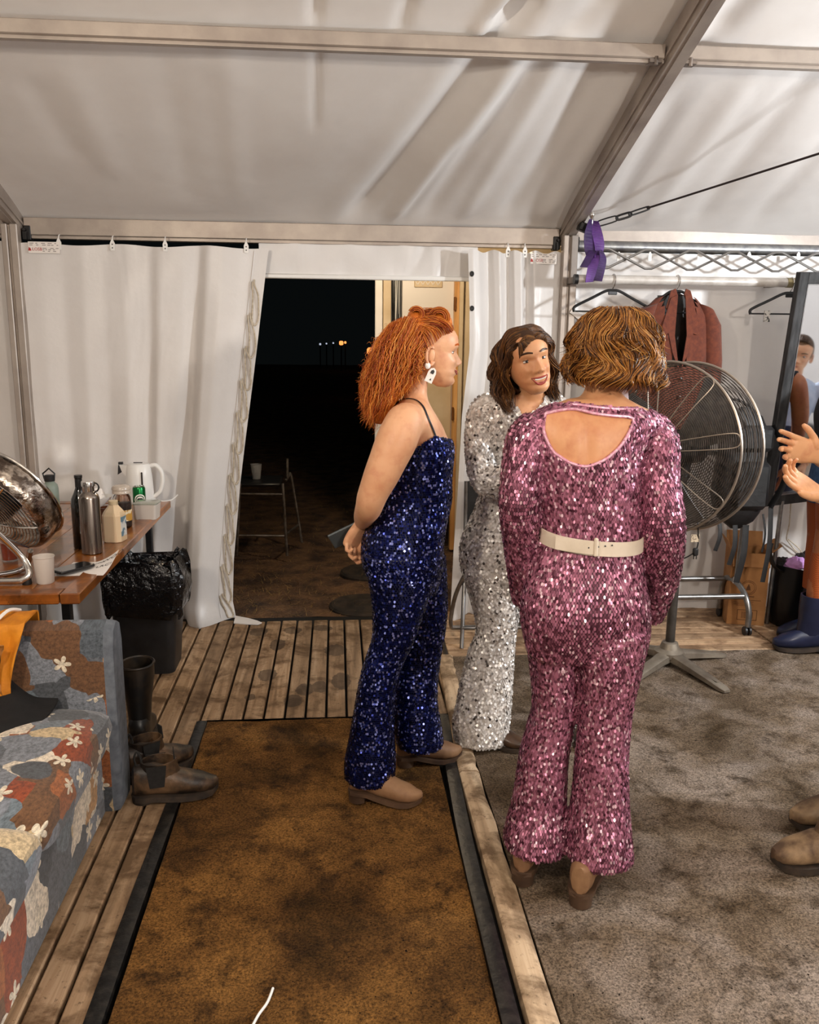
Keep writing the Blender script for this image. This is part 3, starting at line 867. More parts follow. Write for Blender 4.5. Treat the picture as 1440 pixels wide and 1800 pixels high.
write('Happy', .05, .74, .020); write('Tuesday', .36, .74, .020); write('WOO', .70, .74, .030); write('LRC!', .66, .46, .028)
# -- phone lying on the sheet
c = (onT(97, 1004)+onT(160, 1008))/2
t = thing('phone', 'black phone lying on the written sheet on the table', 'phone', (c.x, c.y+.005, TZ+.012), R(-38))
MB().loft([rrect(.036, .075, .012, .0), rrect(.0375, .0765, .013, .002), rrect(.0375, .0765, .013, .007), rrect(.036, .075, .012, .009)]).build('body', M_BLACK, t)
MB().loft([rrect(.034, .072, .011, .0088), rrect(.034, .072, .011, .0096)]).build('screen', mat('phone_screen', hexc('1a1a1d'), None, rough=.12, coat=.5), t)
g = MB().ball((.02, -.06, .0098), (.004, .003, .001), 8, 5); g.build('camera_dot', M_CHROME, t)

# ================================================================== CHROME DRUM FAN on the table
M_CHR2 = mat('polished_chrome_perforated', hexc('c9bfb4'), hexc('6d625a'), 26, .16, 1, lo=.42, hi=.58, bump=.5, bscale=38, bdist=.01)
fc = at(8, 884, 3.25)
ft = thing('drum_fan', 'chrome drum fan tilted upwards on a bent tube stand on the table', 'fan', (fc.x, fc.y, TZ))
ax = Vector((.44, .72, .53)).normalized()
hc = Vector((0, 0, fc.z-TZ))
Rm = Matrix.Translation(hc) @ ax.to_track_quat('Z', 'Y').to_matrix().to_4x4()
RF = .205
MB().lathe([(RF*.93, -.045), (RF, -.03), (RF*1.02, -.01), (RF*1.02, .025), (RF*.985, .055), (RF*.96, .055), (RF*.99, .025), (RF*.99, -.01), (RF*.97, -.028), (RF*.91, -.042)], 48, cap=False).xf(Rm).build('drum', M_CHR2, ft)
MB().tube([(RF*1.01*math.cos(a*PI/28), RF*1.01*math.sin(a*PI/28), .058) for a in range(56)], .006, 8, closed=True).xf(Rm).build('rim', M_CHROME, ft)
def guard(z0, dome, Rg, sgn, n=16, wr=.0018, seg=48, rmin=.03):
    m = MB()
    for i in range(n):
        r = rmin+(Rg-rmin)*i/(n-1); z = z0+sgn*dome*(1-(r/Rg)**2.2)
        m.tube([(r*math.cos(2*PI*a/seg), r*math.sin(2*PI*a/seg), z) for a in range(seg)], wr, 4, closed=True)
    return m
def spokes(z0, dome, Rg, sgn, n=6, wr=.003, rmin=.02):
    m = MB()
    for k in range(n):
        a = 2*PI*k/n+.3
        m.tube([((rmin+(Rg-rmin)*i/8)*math.cos(a), (rmin+(Rg-rmin)*i/8)*math.sin(a), z0+sgn*dome*(1-((rmin+(Rg-rmin)*i/8)/Rg)**2.2)+sgn*.003) for i in range(9)], wr, 5)
    return m
MB().join(guard(-.045, .05, RF*.92, -1)).xf(Rm).build('rear_guard', M_CHROME, ft)
spokes(-.045, .05, RF*.92, -1).xf(Rm).build('rear_spokes', M_CHROME, ft)
MB().join(guard(.055, .035, RF*.96, 1)).xf(Rm).build('front_guard', M_CHROME, ft)
MB().lathe([(.0, -.05), (.05, -.05), (.055, -.03), (.055, .03), (.03, .05), (0, .05)], 20, cap=False).xf(Rm).build('motor', M_BLACKM, ft)
for k in range(3):
    bl = MB(); a0 = 2*PI*k/3
    def fb(u, v):
        r = .05+.135*v; a = a0+(u-.5)*(1.0-.1*v); return (r*math.cos(a), r*math.sin(a), .035*(u-.5)*1.4+.01)
    bl.sheet(fb, 8, 5, .003); bl.xf(Rm).build('blade', M_STEEL, ft)
# side plates (pivot) and bent stand
fo = onT(50, 1027)-Vector((fc.x, fc.y, TZ))
st = MB().tube(smoothpath([hc+Vector((-.02, -.19, .02)), hc+Vector((.0, -.20, -.02)), Vector((fo.x-.03, fo.y+.03, .10)), Vector((fo.x+.005, fo.y+.005, .045)), Vector((fo.x-.01, fo.y-.008, .022)), Vector((fo.x-.06, fo.y-.01, .016)), Vector((fo.x-.30, fo.y, .016)), Vector((fo.x-.44, fo.y+.02, .03)), Vector((fo.x-.46, fo.y+.05, .08)), hc+Vector((-.35, -.1, 0))], 6), .0125, 10)
st.build('stand', M_CHROME, ft)
MB().tube(smoothpath([Vector((fo.x-.02, fo.y+.10, .10)), Vector((fo.x-.07, fo.y+.16, .016)), Vector((fo.x-.16, fo.y+.05, .016)), Vector((fo.x-.3, fo.y-.0, .016))], 5), .011, 10).build('rear_tube', M_CHROME, ft)
MB().lathe([(.016, 0), (.017, .003), (.015, .022), (0, .024)], 14, (fo.x-.004, fo.y, 0), cap=False).build('rubber_foot', M_BLACK, ft)
MB().box(hc+Vector((-.02, -.195, .0)), (.05, .012, .08), (0, R(35), 0), bev=.004).build('pivot_plate', M_STEEL, ft)
MB().lathe([(.016, 0), (.016, .02), (0, .022)], 12, hc+Vector((-.02, -.20, .02)), (0, -1, 0), cap=False).build('pivot_knob', M_CHROME, ft)
pl = at(64, 858, 3.3)-Vector((fc.x, fc.y, TZ))
MB().lathe([(0, 0), (.022, .001), (.02, .003), (0, .0035)], 18, Rm @ Vector((RF*1.02*math.cos(-.75), RF*1.02*math.sin(-.75), .03)), (Rm.to_3x3() @ Vector((math.cos(-.75), math.sin(-.75), 0))), cap=False).build('badge_plate', M_WHITEP, ft)

# ================================================================== BIN with black bag
bp = Vector((-.935, 4.12, 0))
bn = thing('waste_bin', 'black bin lined with a shiny black bag under the table corner', 'bin', bp)
MB().loft([rrect(.13, .12, .04, 0), rrect(.165, .15, .045, .47), rrect(.158, .143, .045, .47), rrect(.125, .115, .04, .01)]).build('bin_body', M_BLACK, bn)
M_BAG = mat('black_bag_film', hexc('08080a'), hexc('141416'), 10, .16, bump=.9, bscale=16, bdist=.03)
rn = random.Random(21)
rings = []
for i, (h, s) in enumerate(((.30, 1.07), (.33, 1.10), (.38, 1.12), (.44, 1.13), (.50, 1.12), (.545, 1.06), (.56, .98), (.55, .88), (.50, .82), (.44, .84))):
    ring = rrect(.165*s, .15*s, .05, h, 8); n = len(ring)
    rings.append([(x*(1+.05*math.sin(k*1.9+i)+rn.uniform(-.018, .018)), y*(1+.05*math.cos(k*2.3+i*1.3)+rn.uniform(-.018, .018)), z+.018*math.sin(k*1.3+i)+rn.uniform(-.006, .006)) for k, (x, y, z) in enumerate(ring)])
MB().loft(rings, caps=False).build('bag', M_BAG, bn)
cr = MB().ball((0, 0, .47), (.13, .12, .06), 18, 10); cr.v = [(x+rn.uniform(-.012, .012), y+rn.uniform(-.012, .012), z+rn.uniform(-.02, .025)) for x, y, z in cr.v]
cr.build('bag_filling', M_BAG, bn)

# ================================================================== SOFA
def sofamat(name, axes, sc=1.0, seed=0.0):
    m, nt, b = newmat(name)
    tc = nd(nt, 'ShaderNodeTexCoord'); sx = nd(nt, 'ShaderNodeSeparateXYZ'); cb = nd(nt, 'ShaderNodeCombineXYZ')
    nt.links.new(tc.outputs['Object'], sx.inputs[0])
    for i, ax_ in enumerate(axes):
        if len(ax_) == 1: nt.links.new(sx.outputs['XYZ'.index(ax_)], cb.inputs[i])
        else: nt.links.new(math_(nt, 'SUBTRACT', sx.outputs['XYZ'.index(ax_[0])], sx.outputs['XYZ'.index(ax_[1])]), cb.inputs[i])
    cb.inputs[2].default_value = seed
    vec = cb.outputs[0]
    # wobble
    nz = nd(nt, 'ShaderNodeTexNoise'); nz.inputs['Scale'].default_value = 9; nt.links.new(vec, nz.inputs['Vector'])
    sub = nd(nt, 'ShaderNodeVectorMath', operation='MULTIPLY_ADD'); sub.inputs[1].default_value = (.07, .07, 0); 
    nt.links.new(nz.outputs['Color'], sub.inputs[0]); nt.links.new(vec, sub.inputs[2])
    v2 = sub.outputs[0]
    pal = [(0, hexc('5c6169')), (.14, hexc('7a7f88')), (.24, hexc('9a5a30')), (.34, hexc('4c5056')), (.46, hexc('c7b08a')), (.55, hexc('b88a55')), (.63, hexc('6b4a30')), (.72, hexc('555d66')), (.80, hexc('ddd0bd')), (.88, hexc('8a3f1f')), (.94, hexc('6d7881'))]
    vo = nd(nt, 'ShaderNodeTexVoronoi', distance='CHEBYCHEV'); vo.inputs['Scale'].default_value = 5.5*sc; vo.inputs['Randomness'].default_value = .85; nt.links.new(v2, vo.inputs['Vector'])
    sc_ = nd(nt, 'ShaderNodeSeparateColor'); nt.links.new(vo.outputs['Color'], sc_.inputs[0])
    col = ramp(nt, sc_.outputs[0], pal, 'CONSTANT')
    vo2 = nd(nt, 'ShaderNodeTexVoronoi', distance='EUCLIDEAN'); vo2.inputs['Scale'].default_value = 3.2*sc; vo2.inputs['Randomness'].default_value = 1; nt.links.new(v2, vo2.inputs['Vector'])
    sc2 = nd(nt, 'ShaderNodeSeparateColor'); nt.links.new(vo2.outputs['Color'], sc2.inputs[0])
    col2 = ramp(nt, sc2.outputs[1], pal, 'CONSTANT')
    blob = ramp(nt, vo2.outputs['Distance'], [(.30, (1, 1, 1)), (.32, (0, 0, 0))])
    gate = ramp(nt, sc2.outputs[0], [(.45, (0, 0, 0)), (.46, (1, 1, 1))])
    col = mix(nt, mix(nt, 1.0, blob, gate, 'MULTIPLY'), col, col2)
    # white flowers: petals around scattered centres
    vo3 = nd(nt, 'ShaderNodeTexVoronoi'); vo3.inputs['Scale'].default_value = 7.5*sc; vo3.inputs['Randomness'].default_value = .8; nt.links.new(vec, vo3.inputs['Vector'])
    scv = nd(nt, 'ShaderNodeVectorMath', operation='SCALE'); scv.inputs[3].default_value = 1.0; nt.links.new(vec, scv.inputs[0])
    df = nd(nt, 'ShaderNodeVectorMath', operation='SUBTRACT'); nt.links.new(scv.outputs[0], df.inputs[0]); nt.links.new(vo3.outputs['Position'], df.inputs[1])
    s3 = nd(nt, 'ShaderNodeSeparateXYZ'); nt.links.new(df.outputs[0], s3.inputs[0])
    ang = math_(nt, 'ARCTAN2', s3.outputs[1], s3.outputs[0])
    rad = math_(nt, 'SQRT', math_(nt, 'ADD', math_(nt, 'MULTIPLY', s3.outputs[0], s3.outputs[0]), math_(nt, 'MULTIPLY', s3.outputs[1], s3.outputs[1])))
    pet = math_(nt, 'MULTIPLY_ADD', math_(nt, 'ABSOLUTE', math_(nt, 'COSINE', math_(nt, 'MULTIPLY', ang, 2.5))), .036/sc, .008/sc)
    fm = math_(nt, 'LESS_THAN', rad, pet)
    sc3_ = nd(nt, 'ShaderNodeSeparateColor'); nt.links.new(vo3.outputs['Color'], sc3_.inputs[0])
    fm = math_(nt, 'MULTIPLY', fm, math_(nt, 'GREATER_THAN', sc3_.outputs[0], .70))
    col = mix(nt, fm, col, hexc('d9cdb8'))
    br = noise(nt, vec, 60*sc, 5, .7)
    col = mix(nt, 1.0, col, ramp(nt, br, [(.32, (.42, .42, .42)), (.62, (1.15, 1.15, 1.15))]), 'MULTIPLY')
    nt.links.new(col, b.inputs['Base Color']); b.inputs['Roughness'].default_value = .9; b.inputs['Sheen Weight'].default_value = .2
    wv = noise(nt, tc.outputs['Object'], 380, 2)
    bumpn(nt, b, wv, .35, .003)
    return m
M_SOFA_ARM = sofamat('sofa_print_arm', ('X', 'Z'), 1.45, .3)
M_SOFA_SEAT = sofamat('sofa_print_seat', ('Y', 'XZ'), 1.35, 1.7)
M_SOFA_FRONT = sofamat('sofa_print_front', ('Y', 'Z'), 1.2, 2.2)
M_SOFA_PLAIN = mat('sofa_blue_grey', hexc('6d737c'), hexc('565c65'), 30, .9, bump=.3, bscale=300)
SX, SY0, SY1 = -.755, .55, 2.76
sf_ = thing('patchwork_sofa', 'low sofa in blue, rust and cream patchwork flower print along the left edge', 'sofa', (-1.35, 1.7, 0))
# far arm: inner face printed, end cap plain
def arm(y0, y1):
    m = MB()
    rings = []
    prof = [(y0+.012, .0), (y0, .03), (y0, .60), (y0+.02, .665), ((y0+y1)/2, .685), (y1-.02, .665), (y1, .60), (y1, .03), (y1-.012, .0)]
    for x in (-1.9, -1.5, -1.1, SX-.03): rings.append([(x, y, z) for y, z in prof])
    m.loft(rings)
    return m
for (y0, y1) in ((SY1, SY1+.14), (SY0-.14, SY0)):
    a = arm(y0, y1).build('arm', M_SOFA_ARM, sf_, True, True)
    c = MB(); prof = [(y0+.012, .0), (y0, .03), (y0, .60), (y0+.02, .665), ((y0+y1)/2, .685), (y1-.02, .665), (y1, .60), (y1, .03), (y1-.012, .0)]
    cy = (y0+y1)/2
    c.loft([[(SX-.032, y, z) for y, z in prof], [(SX-.01, lerp(y, cy, .04), .005+z*.99) for y, z in prof], [(SX, lerp(y, cy, .16), .02+z*.96) for y, z in prof]])
    c.build('arm_cap', M_SOFA_PLAIN, a, True, True)
MB().box((-1.36, (SY0+SY1)/2, .13), (1.10, SY1-SY0-.002, .26), bev=.012).build('seat_base', M_SOFA_FRONT, sf_, False, True)
def cushion(y0, y1, seed):
    m = MB(); rings = []
    n = 26
    cy, hy = (y0+y1)/2, (y1-y0)/2
    for i in range(n+1):
        s = -1+2*i/n
        e = (1-abs(s)**6)**.5 if abs(s) < 1 else 0.04
        e = max(e, .05)
        y = cy+hy*s
        wob = .006*math.sin(s*7+seed)
        # profile in XZ (rounded front at +X)
        z0, z1 = .255, .425+wob
        mid = .34
        pr = []
        for k in range(20):
            a = 2*PI*k/20
            cx = abs(math.cos(a))**.30*(1 if math.cos(a) > 0 else -1); cz = abs(math.sin(a))**.55*(1 if math.sin(a) > 0 else -1)
            pr.append((-1.33+.575*cx*(.97+.03*e), y, mid+.088*cz*(.35+.65*e)+(.02*max(0, cz)*(1-s*s))+(wob if cz > 0 else 0)))
        rings.append(pr)
    m.loft(rings)
    return m.build('seat_cushion', M_SOFA_SEAT, sf_, True, True)
cushion(2.06, SY1-.004, 0); cushion(1.32, 2.055, 2); cushion(SY0+.005, 1.315, 4)
MB().box((-1.98, (SY0+SY1)/2, .40), (.20, SY1-SY0+.25, .80), (0, R(-8), 0), bev=.05).build('backrest', M_SOFA_SEAT, sf_, True, True)
# orange jacket slung over the arm
M_ORANGE = mat('orange_cloth', hexc('d98a16'), hexc('b96f12'), 14, .75, bump=.5, bscale=30)
M_CAMO = mat('dark_patterned_lining', hexc('2a1a10'), hexc('a56a2c'), 18, .7, lo=.45, hi=.55)
jk = thing('orange_jacket', 'bright orange work jacket slung over the sofa arm', 'jacket', (-1.25, SY1, .5))
def fn(u, v):
    x = lerp(-1.62, -1.035, u)+.02*math.sin(v*5)
    s = v
    if s < .25: y = SY1+.17-s*.3; z = .60+s*.45
    elif s < .45: t_ = (s-.25)/.2; y = SY1+.09-t_*.12; z = .712-.01*t_
    else: t_ = (s-.45)/.55; y = SY1-.03-.03*math.sin(t_*3); z = .70-t_*(.31-.05*(1-u)); x += t_*(-.02+.03*(1-u))
    f = .016*math.sin(u*26+v*9)*min(1, v*2)+.010*math.sin(u*47-v*14)
    return (x, y-f-.012, z+.3*abs(f))
MB().sheet(fn, 50, 50, .006).build('jacket_shell', M_ORANGE, jk, True, True)
def fn(u, v):
    x = lerp(-1.56, -1.06, u)-.03*math.sin(v*3); z = lerp(.665, .44, v)
    return (x, SY1-.098-.014*math.sin(u*21+v*12)-.010*math.sin(v*23-u*9), z)
MB().sheet(fn, 30, 30, .004).build('lining', M_CAMO, jk, True, True)
MB().tube(smoothpath([(-1.24, SY1-.085, .60), (-1.18, SY1-.075, .64), (-1.13, SY1-.06, .69), (-1.09, SY1+.02, .735), (-1.07, SY1+.08, .72)], 5), .006, 6).build('zip_edge', M_WHITEP, jk, True, True)
M_REDC = mat('red_cloth', hexc('a8301c'), None, rough=.8)
MB().tube(smoothpath([(-1.36, SY1-.075, .40), (-1.2, SY1-.07, .39), (-1.10, SY1-.065, .41)], 5), (.018), 8).build('red_hem', M_REDC, jk, True, True)
# black garment heaped on the seat
M_BLKCL = mat('black_cloth', hexc('0b0b0c'), hexc('151416'), 12, .9, bump=.4, bscale=40)
bg = thing('black_garment', 'black cloth garment lying on the sofa seat against the arm', 'clothing', (-1.35, 2.5, .44))
def fn(u, v):
    x = lerp(-1.80, -.90+.05*math.sin(v*4)-.30*(1-v)**1.5, u); y = lerp(2.16+.10*u*u, SY1-.010, v)
    h = .452+.03*math.sin(u*9+v*3)*math.sin(v*8)+.012*math.sin(u*23)*math.sin(v*17)+.012
    h += .12*ease((v-.72)/.28)*ease((1.0-u)/.3)
    h = lerp(h, .438, ease((u-.86)/.14))
    h = lerp(h, .438, ease((.10-v)/.10))
    return (x, y, h)
MB().sheet(fn, 46, 40, .008).build('cloth', M_BLKCL, bg, True, True)
# ================================================================== BOOTS builder (toe towards +Y, heel at y=0, sole at z=0)
def boot_parts(L=.27, W=.047, shaft=.13, sr=(.048, .055), heel=.03, sole=.012, point=0.0, toe_h=.045, lean=0.0, flare=1.0, n=20, vs=1.0):
    """returns (upper, sole, heel) MBs"""
    up = MB(); rings = []
    def ring(yc, z0, z1, hw, p=2.4):
        out = []
        for k in range(n):
            a = 2*PI*k/n; c, s_ = math.cos(a), math.sin(a)
            out.append((hw*abs(c)**(2/p)*(1 if c > 0 else -1), yc, lerp(z0, z1, .5+.5*abs(s_)**(2/p)*(1 if s_ > 0 else -1))))
        return out
    b0 = heel
    def zs(y):  # bottom line of the upper
        t = y/L
        return interp([(0, heel), (.25, heel), (.5, max(sole, heel*.45)), (.7, sole), (.92, sole*1.05), (1, sole+.012)], t)
    tab = [(0.0, .25, .10), (.03, .62, .13), (.12, .82, .15), (.25, .86, .14), (.40, .86, .115), (.55, .94, .085), (.70, 1.0, .068), (.82, .92, .056), (.92, .66-.25*point, .042), (.98, .36-.2*point, .030), (1.0, .14, .018)]
    for t, w, h in tab:
        y = t*L; z0 = zs(y)
        hh = h if t > .35 else min(h, shaft)
        if .03 <= t < .55: hh *= vs
        if t >= .55: hh = h*toe_h/.045
        rings.append(ring(y, z0, z0+hh*.9, W*w))
    up.loft(rings)
    # shaft
    sh = []
    cy = .085*L/.27
    for i in range(7):
        t = i/6; z = lerp(heel+.035, heel+shaft, t)
        rx = lerp(W*.78, sr[0], ease(t)); ry = lerp(.075*L/.27, sr[1], ease(t))
        if shaft > .2: rx *= 1+.03*math.sin(t*9); ry *= 1+.02*math.sin(t*11)
        sh.append([(rx*math.cos(2*PI*k/n), cy+lean*t+ry*math.sin(2*PI*k/n), z) for k in range(n)])
    inner = [[(x*.9, cy+lean+(y-cy-lean)*.9, z-d) for x, y, z in sh[-1]] for d in (0, .05)]
    up.loft(sh+inner)
    so = MB(); poly = []
    for t, w, h in tab: poly.append((t*L, W*w*1.06+.002))
    rr = []
    for (y, w) in poly:
        z1 = zs(y)+.006; z0 = z1-.006-sole*.9 if y > .3*L else z1-.006-sole*.8
        z0 = max(z0, 0.0) if y > .6*L else z0
        if y > .93*L: z0 = max(0, z1-.018)
        rr.append([(-w, y-.002, z0), (w, y-.002, z0), (w, y, z1), (-w, y, z1)])
    so.loft(rr)
    he = MB(); hh = []
    for z, s_ in ((0, .94), (heel*.9, 1.0), (heel+.002, 1.03)):
        r_ = []
        for k in range(16):
            a = 2*PI*k/16; yy = math.sin(a)
            r_.append((W*.82*s_*math.cos(a)*(1 if yy < .3 else .95), .034*L/.27+(.038*s_*L/.27)*(yy if yy < .7 else .7), z))
        hh.append(r_)
    he.loft(hh)
    return up, so, he
M_LEATHER = mat('muddy_brown_leather', hexc('1a110b'), hexc('75593f'), 11, .5, lo=.44, hi=.72, bump=.5, bscale=40)
M_ELASTIC = mat('black_elastic', hexc('0c0b0b'), hexc('1c1a19'), 80, .8)
M_GUM = mat('dark_gumboot_rubber', hexc('0e0f10'), hexc('3a2f24'), 10, .4, lo=.45, hi=.7)
M_SOLE = mat('dark_sole', hexc('171311'), hexc('3c2f24'), 20, .7)
def place_boot(name, label, cat, loc, rz, mu, ms, kw, group=None, extra=None, tilt=0):
    t = thing(name, label, cat, loc, rz, group)
    if tilt: t.rotation_euler = (0, tilt, rz)
    u, s_, h = boot_parts(**kw)
    uo = u.build('upper', mu, t); s_.build('sole', ms, t); h.build('heel', ms, t)
    if extra: extra(t, uo)
    return t
def chelsea_extra(t, uo):
    for s_ in (-1, 1):
        MB().grid(lambda u, v: (s_*(.0445+.006*v), .085+(u-.5)*(.05+.02*v), .065+.085*v), 4, 5).build('elastic_gore', M_ELASTIC, t)
    MB().tube(smoothpath([(0, .02, .13), (0, .012, .165), (0, .022, .19), (0, .034, .165), (0, .035, .13)], 4), (.004), 6).build('pull_tab', M_ELASTIC, uo)
    MB().sheet(lambda u, v: ((u-.5)*.03, .148-.004*v, .135+.05*v), 3, 4, .004).build('tongue_tab', M_ELASTIC, uo)
KW = dict(L=.30, W=.052, shaft=.125, sr=(.046, .062), heel=.026, sole=.016, toe_h=.052)
place_boot('leather_boot', 'muddy brown elastic sided leather boot in front beside the sofa', 'boot', (-.755+.02, 2.83, 0), R(-78), M_LEATHER, M_SOLE, KW, 'muddy ankle boots beside the sofa', chelsea_extra)
place_boot('leather_boot', 'dark elastic sided leather boot standing half hidden behind the front one', 'boot', (-.79, 2.96, 0), R(-50), M_LEATHER, M_SOLE, dict(KW, L=.28), 'muddy ankle boots beside the sofa', chelsea_extra)
place_boot('gumboot', 'tall dark muddy gumboot standing behind the sofa arm', 'boot', (-.79, 3.17, 0), R(5), M_GUM, M_SOLE, dict(L=.28, W=.05, shaft=.33, sr=(.065, .072), heel=.025, sole=.014, toe_h=.06),
           extra=lambda t, uo: MB().tube([(.0655*math.cos(a*PI/12), .088+.0725*math.sin(a*PI/12), .355) for a in range(24)], .005, 6, closed=True).build('top_rim', M_GUM, t))
# white cable tie on the mat
zt = thing('cable_tie', 'white curved plastic cable tie on the brown mat in the foreground', 'cable tie', atz(462, 1770, .004))
MB().tube(smoothpath([atz(444, 1803, .006), atz(455, 1783, .008), atz(470, 1762, .008), atz(480, 1737, .007)], 6), .0035, 6).build('strip', M_WHITEP, zt, True, True)
# ================================================================== BIG PEDESTAL FAN
pf = thing('pedestal_fan', 'big industrial pedestal fan with wire cage behind the woman in pink', 'fan', (1.70, 4.02, 0))
hc = Vector((-.075, -.05, 1.12))
nrm = Vector((-.84, -.54, .03)).normalized()
Rm = Matrix.Translation(hc) @ nrm.to_track_quat('Z', 'Y').to_matrix().to_4x4()
M_CAGE = mat('cage_wire', hexc('4a443f'), hexc('7a7068'), 30, .4, .8)
M_CAGE_L = mat('cage_wire_light', hexc('b4a89b'), None, rough=.35, metal=.8)
FR = .402
MB().join(guard(.09, .065, FR, 1, 44, .0021, 60, .012)).xf(Rm).build('front_guard', M_CAGE, pf)
MB().join(guard(-.10, .05, FR, -1, 26, .0021, 52, .08)).xf(Rm).build('rear_guard', M_CAGE, pf)
MB().tube([(FR*1.01*math.cos(a*PI/36), FR*1.01*math.sin(a*PI/36), .085) for a in range(72)], .007, 8, closed=True).xf(Rm).build('front_rim', M_CAGE_L, pf)
MB().tube([(FR*1.01*math.cos(a*PI/36), FR*1.01*math.sin(a*PI/36), -.095) for a in range(72)], .007, 8, closed=True).xf(Rm).build('rear_rim', M_CAGE_L, pf)
sd = MB()
for i in range(5): sd.tube([(FR*1.0*math.cos(a*PI/36), FR*1.0*math.sin(a*PI/36), -.065+.03*i) for a in range(72)], .0022, 4, closed=True)
sd.xf(Rm).build('side_wires', M_CAGE, pf)
def zf(r): return .09+.065*(1-(r/FR)**2.2)+.004
for k in range(8):                     # long hairpin loops over the front guard
    a = 2*PI*k/8+.2
    pts = []
    for (r, da) in ((.05, -.3), (.15, -.16), (.28, -.11), (.38, -.085), (.405, -.04), (.405, .04), (.38, .085), (.28, .11), (.15, .16), (.05, .3)):
        pts.append((r*math.cos(a+da), r*math.sin(a+da), zf(r)))
    MB().tube(smoothpath(pts, 3), .003, 5).xf(Rm).build('hairpin_wire', M_CAGE_L, pf)
MB().lathe([(0, -.20), (.06, -.20), (.085, -.17), (.085, -.03), (.05, .03), (.05, .06), (0, .065)], 24, cap=False).xf(Rm).build('motor', M_BLACKM, pf)
for k in range(3):
    a0 = 2*PI*k/3+.5
    def fb(u, v):
        r = .05+.33*v; a = a0+(u-.5)*(.95-.15*v)+.25*v; return (r*math.cos(a), r*math.sin(a), .01+.07*(u-.5)*(1.3-.6*v))
    MB().sheet(fb, 10, 8, .003).xf(Rm).build('blade', M_STEEL, pf)
M_POLE = mat('grey_pole', hexc('4e4a47'), hexc('67625d'), 12, .4, .7)
MB().tube([(0, 0, .05), (0, 0, 1.0)], .0235, 16).build('pole', M_POLE, pf)
MB().tube([(0, 0, .96), (.02, .03, 1.05), tuple(hc-nrm*.14)], .03, 12).build('neck', M_BLACKM, pf)
M_CAST = mat('cast_aluminium', hexc('a09687'), hexc('7b7064'), 10, .45, .6)
bs = MB().lathe([(.075, .035), (.075, .06), (.05, .075), (.04, .105), (.03, .11)], 24)
bs.build('base_hub', M_CAST, pf)
for (tx, ty) in ((.13, -.40), (.33, .06), (-.30, -.26), (-.22, .27)):
    d = Vector((tx, ty, 0)); L = d.length; d.normalize(); s_ = Vector((-d.y, d.x, 0))
    rings = []
    for t_, w, h, z0 in ((.04, .042, .045, .022), (.3, .034, .036, .018), (.7, .03, .026, .008), (.93, .028, .020, .0), (1.0, .018, .012, .0)):
        c = d*(L*t_); rings.append([c-s_*w+Vector((0, 0, z0)), c-s_*w*.9+Vector((0, 0, z0+h*.75)), c-s_*w*.5+Vector((0, 0, z0+h)), c+s_*w*.5+Vector((0, 0, z0+h)), c+s_*w*.9+Vector((0, 0, z0+h*.75)), c+s_*w+Vector((0, 0, z0))])
    ft_ = MB().loft(rings).build('foot', M_CAST, pf)
    MB().loft([[c0+Vector((0, 0, z)) for c0 in (d*(L*a)-s_*.012, d*(L*b)-s_*.010, d*(L*b)+s_*.010, d*(L*a)+s_*.012)] for a, b, z in ((.35, .85, .0285), (.35, .85, .031))]).build('foot_rib', M_CAST, ft_)
# power cord with tag and plug
q = at(1226, 930, 3.9)-Vector((1.70, 4.02, 0))
cp = [Vector((.10, .02, .74)), q+Vector((.0, 0, .03)), q+Vector((.01, 0, -.06)), q+Vector((.005, 0, -.10))]
cd_ = MB().tube(smoothpath(cp, 5), .0035, 6).build('power_cord', M_BLACK, pf)
MB().tube(smoothpath([Vector((.0, -.02, .62)), q+Vector((-.10, 0, -.155)), q+Vector((-.05, 0, -.145)), q+Vector((.0, 0, -.115))], 5), .0035, 6).build('power_cord', M_BLACK, pf)
pg = MB().box(q+Vector((.0, 0, -.115)), (.026, .022, .04), bev=.006); 
for dx in (-.007, .007): pg.box(q+Vector((dx, 0, -.142)), (.003, .006, .018))
pg.build('plug', M_BLACK, cd_)
MB().box(q+Vector((-.008, -.004, -.045)), (.042, .001, .038)).build('cord_tag', mat('tag_card', hexc('d8c3a6'), hexc('6f5a44'), 120, .6, lo=.5, hi=.6), cd_, False)

# ================================================================== HANGING RAIL, LATTICE, HANGERS, JACKET
hr = thing('hanging_rail', 'thick white clothes rail fixed to the post under the lattice', 'rail', (1.9, 4.6, 1.935))
M_WTUBE = mat('white_tube', hexc('d9d5d0'), hexc('bdb6af'), 14, .35, .1)
MB().tube([(1.275, 4.6, 1.936), (2.50, 4.6, 1.936)], .0245, 20).build('tube', M_WTUBE, hr, True, True)
MB().tube([(1.262, 4.6, 1.936), (1.282, 4.6, 1.936)], .0265, 20).build('end_cap', M_BLACK, hr, True, True)
MB().tube([(2.44, 4.6, 1.936), (2.53, 4.6, 1.936)], .0265, 20).build('end_sleeve', mat('brass_sleeve', hexc('9c8f6a'), None, rough=.4, metal=.6), hr, True, True)
MB().box((1.285, 4.70, 1.936), (.03, .19, .03)).build('bracket', M_ALU_DK, hr, False, True)
MB().box((2.46, 4.73, 1.936), (.03, .26, .03)).build('bracket', M_ALU_DK, hr, False, True)
MB().bar((1.30, 4.78, 1.78), (1.62, 4.80, 1.55), .03, .03).build('brace', M_ALU, hr, False, True)
M_WIREL = mat('bright_wire', hexc('8f8c89'), None, rough=.3, metal=.7)
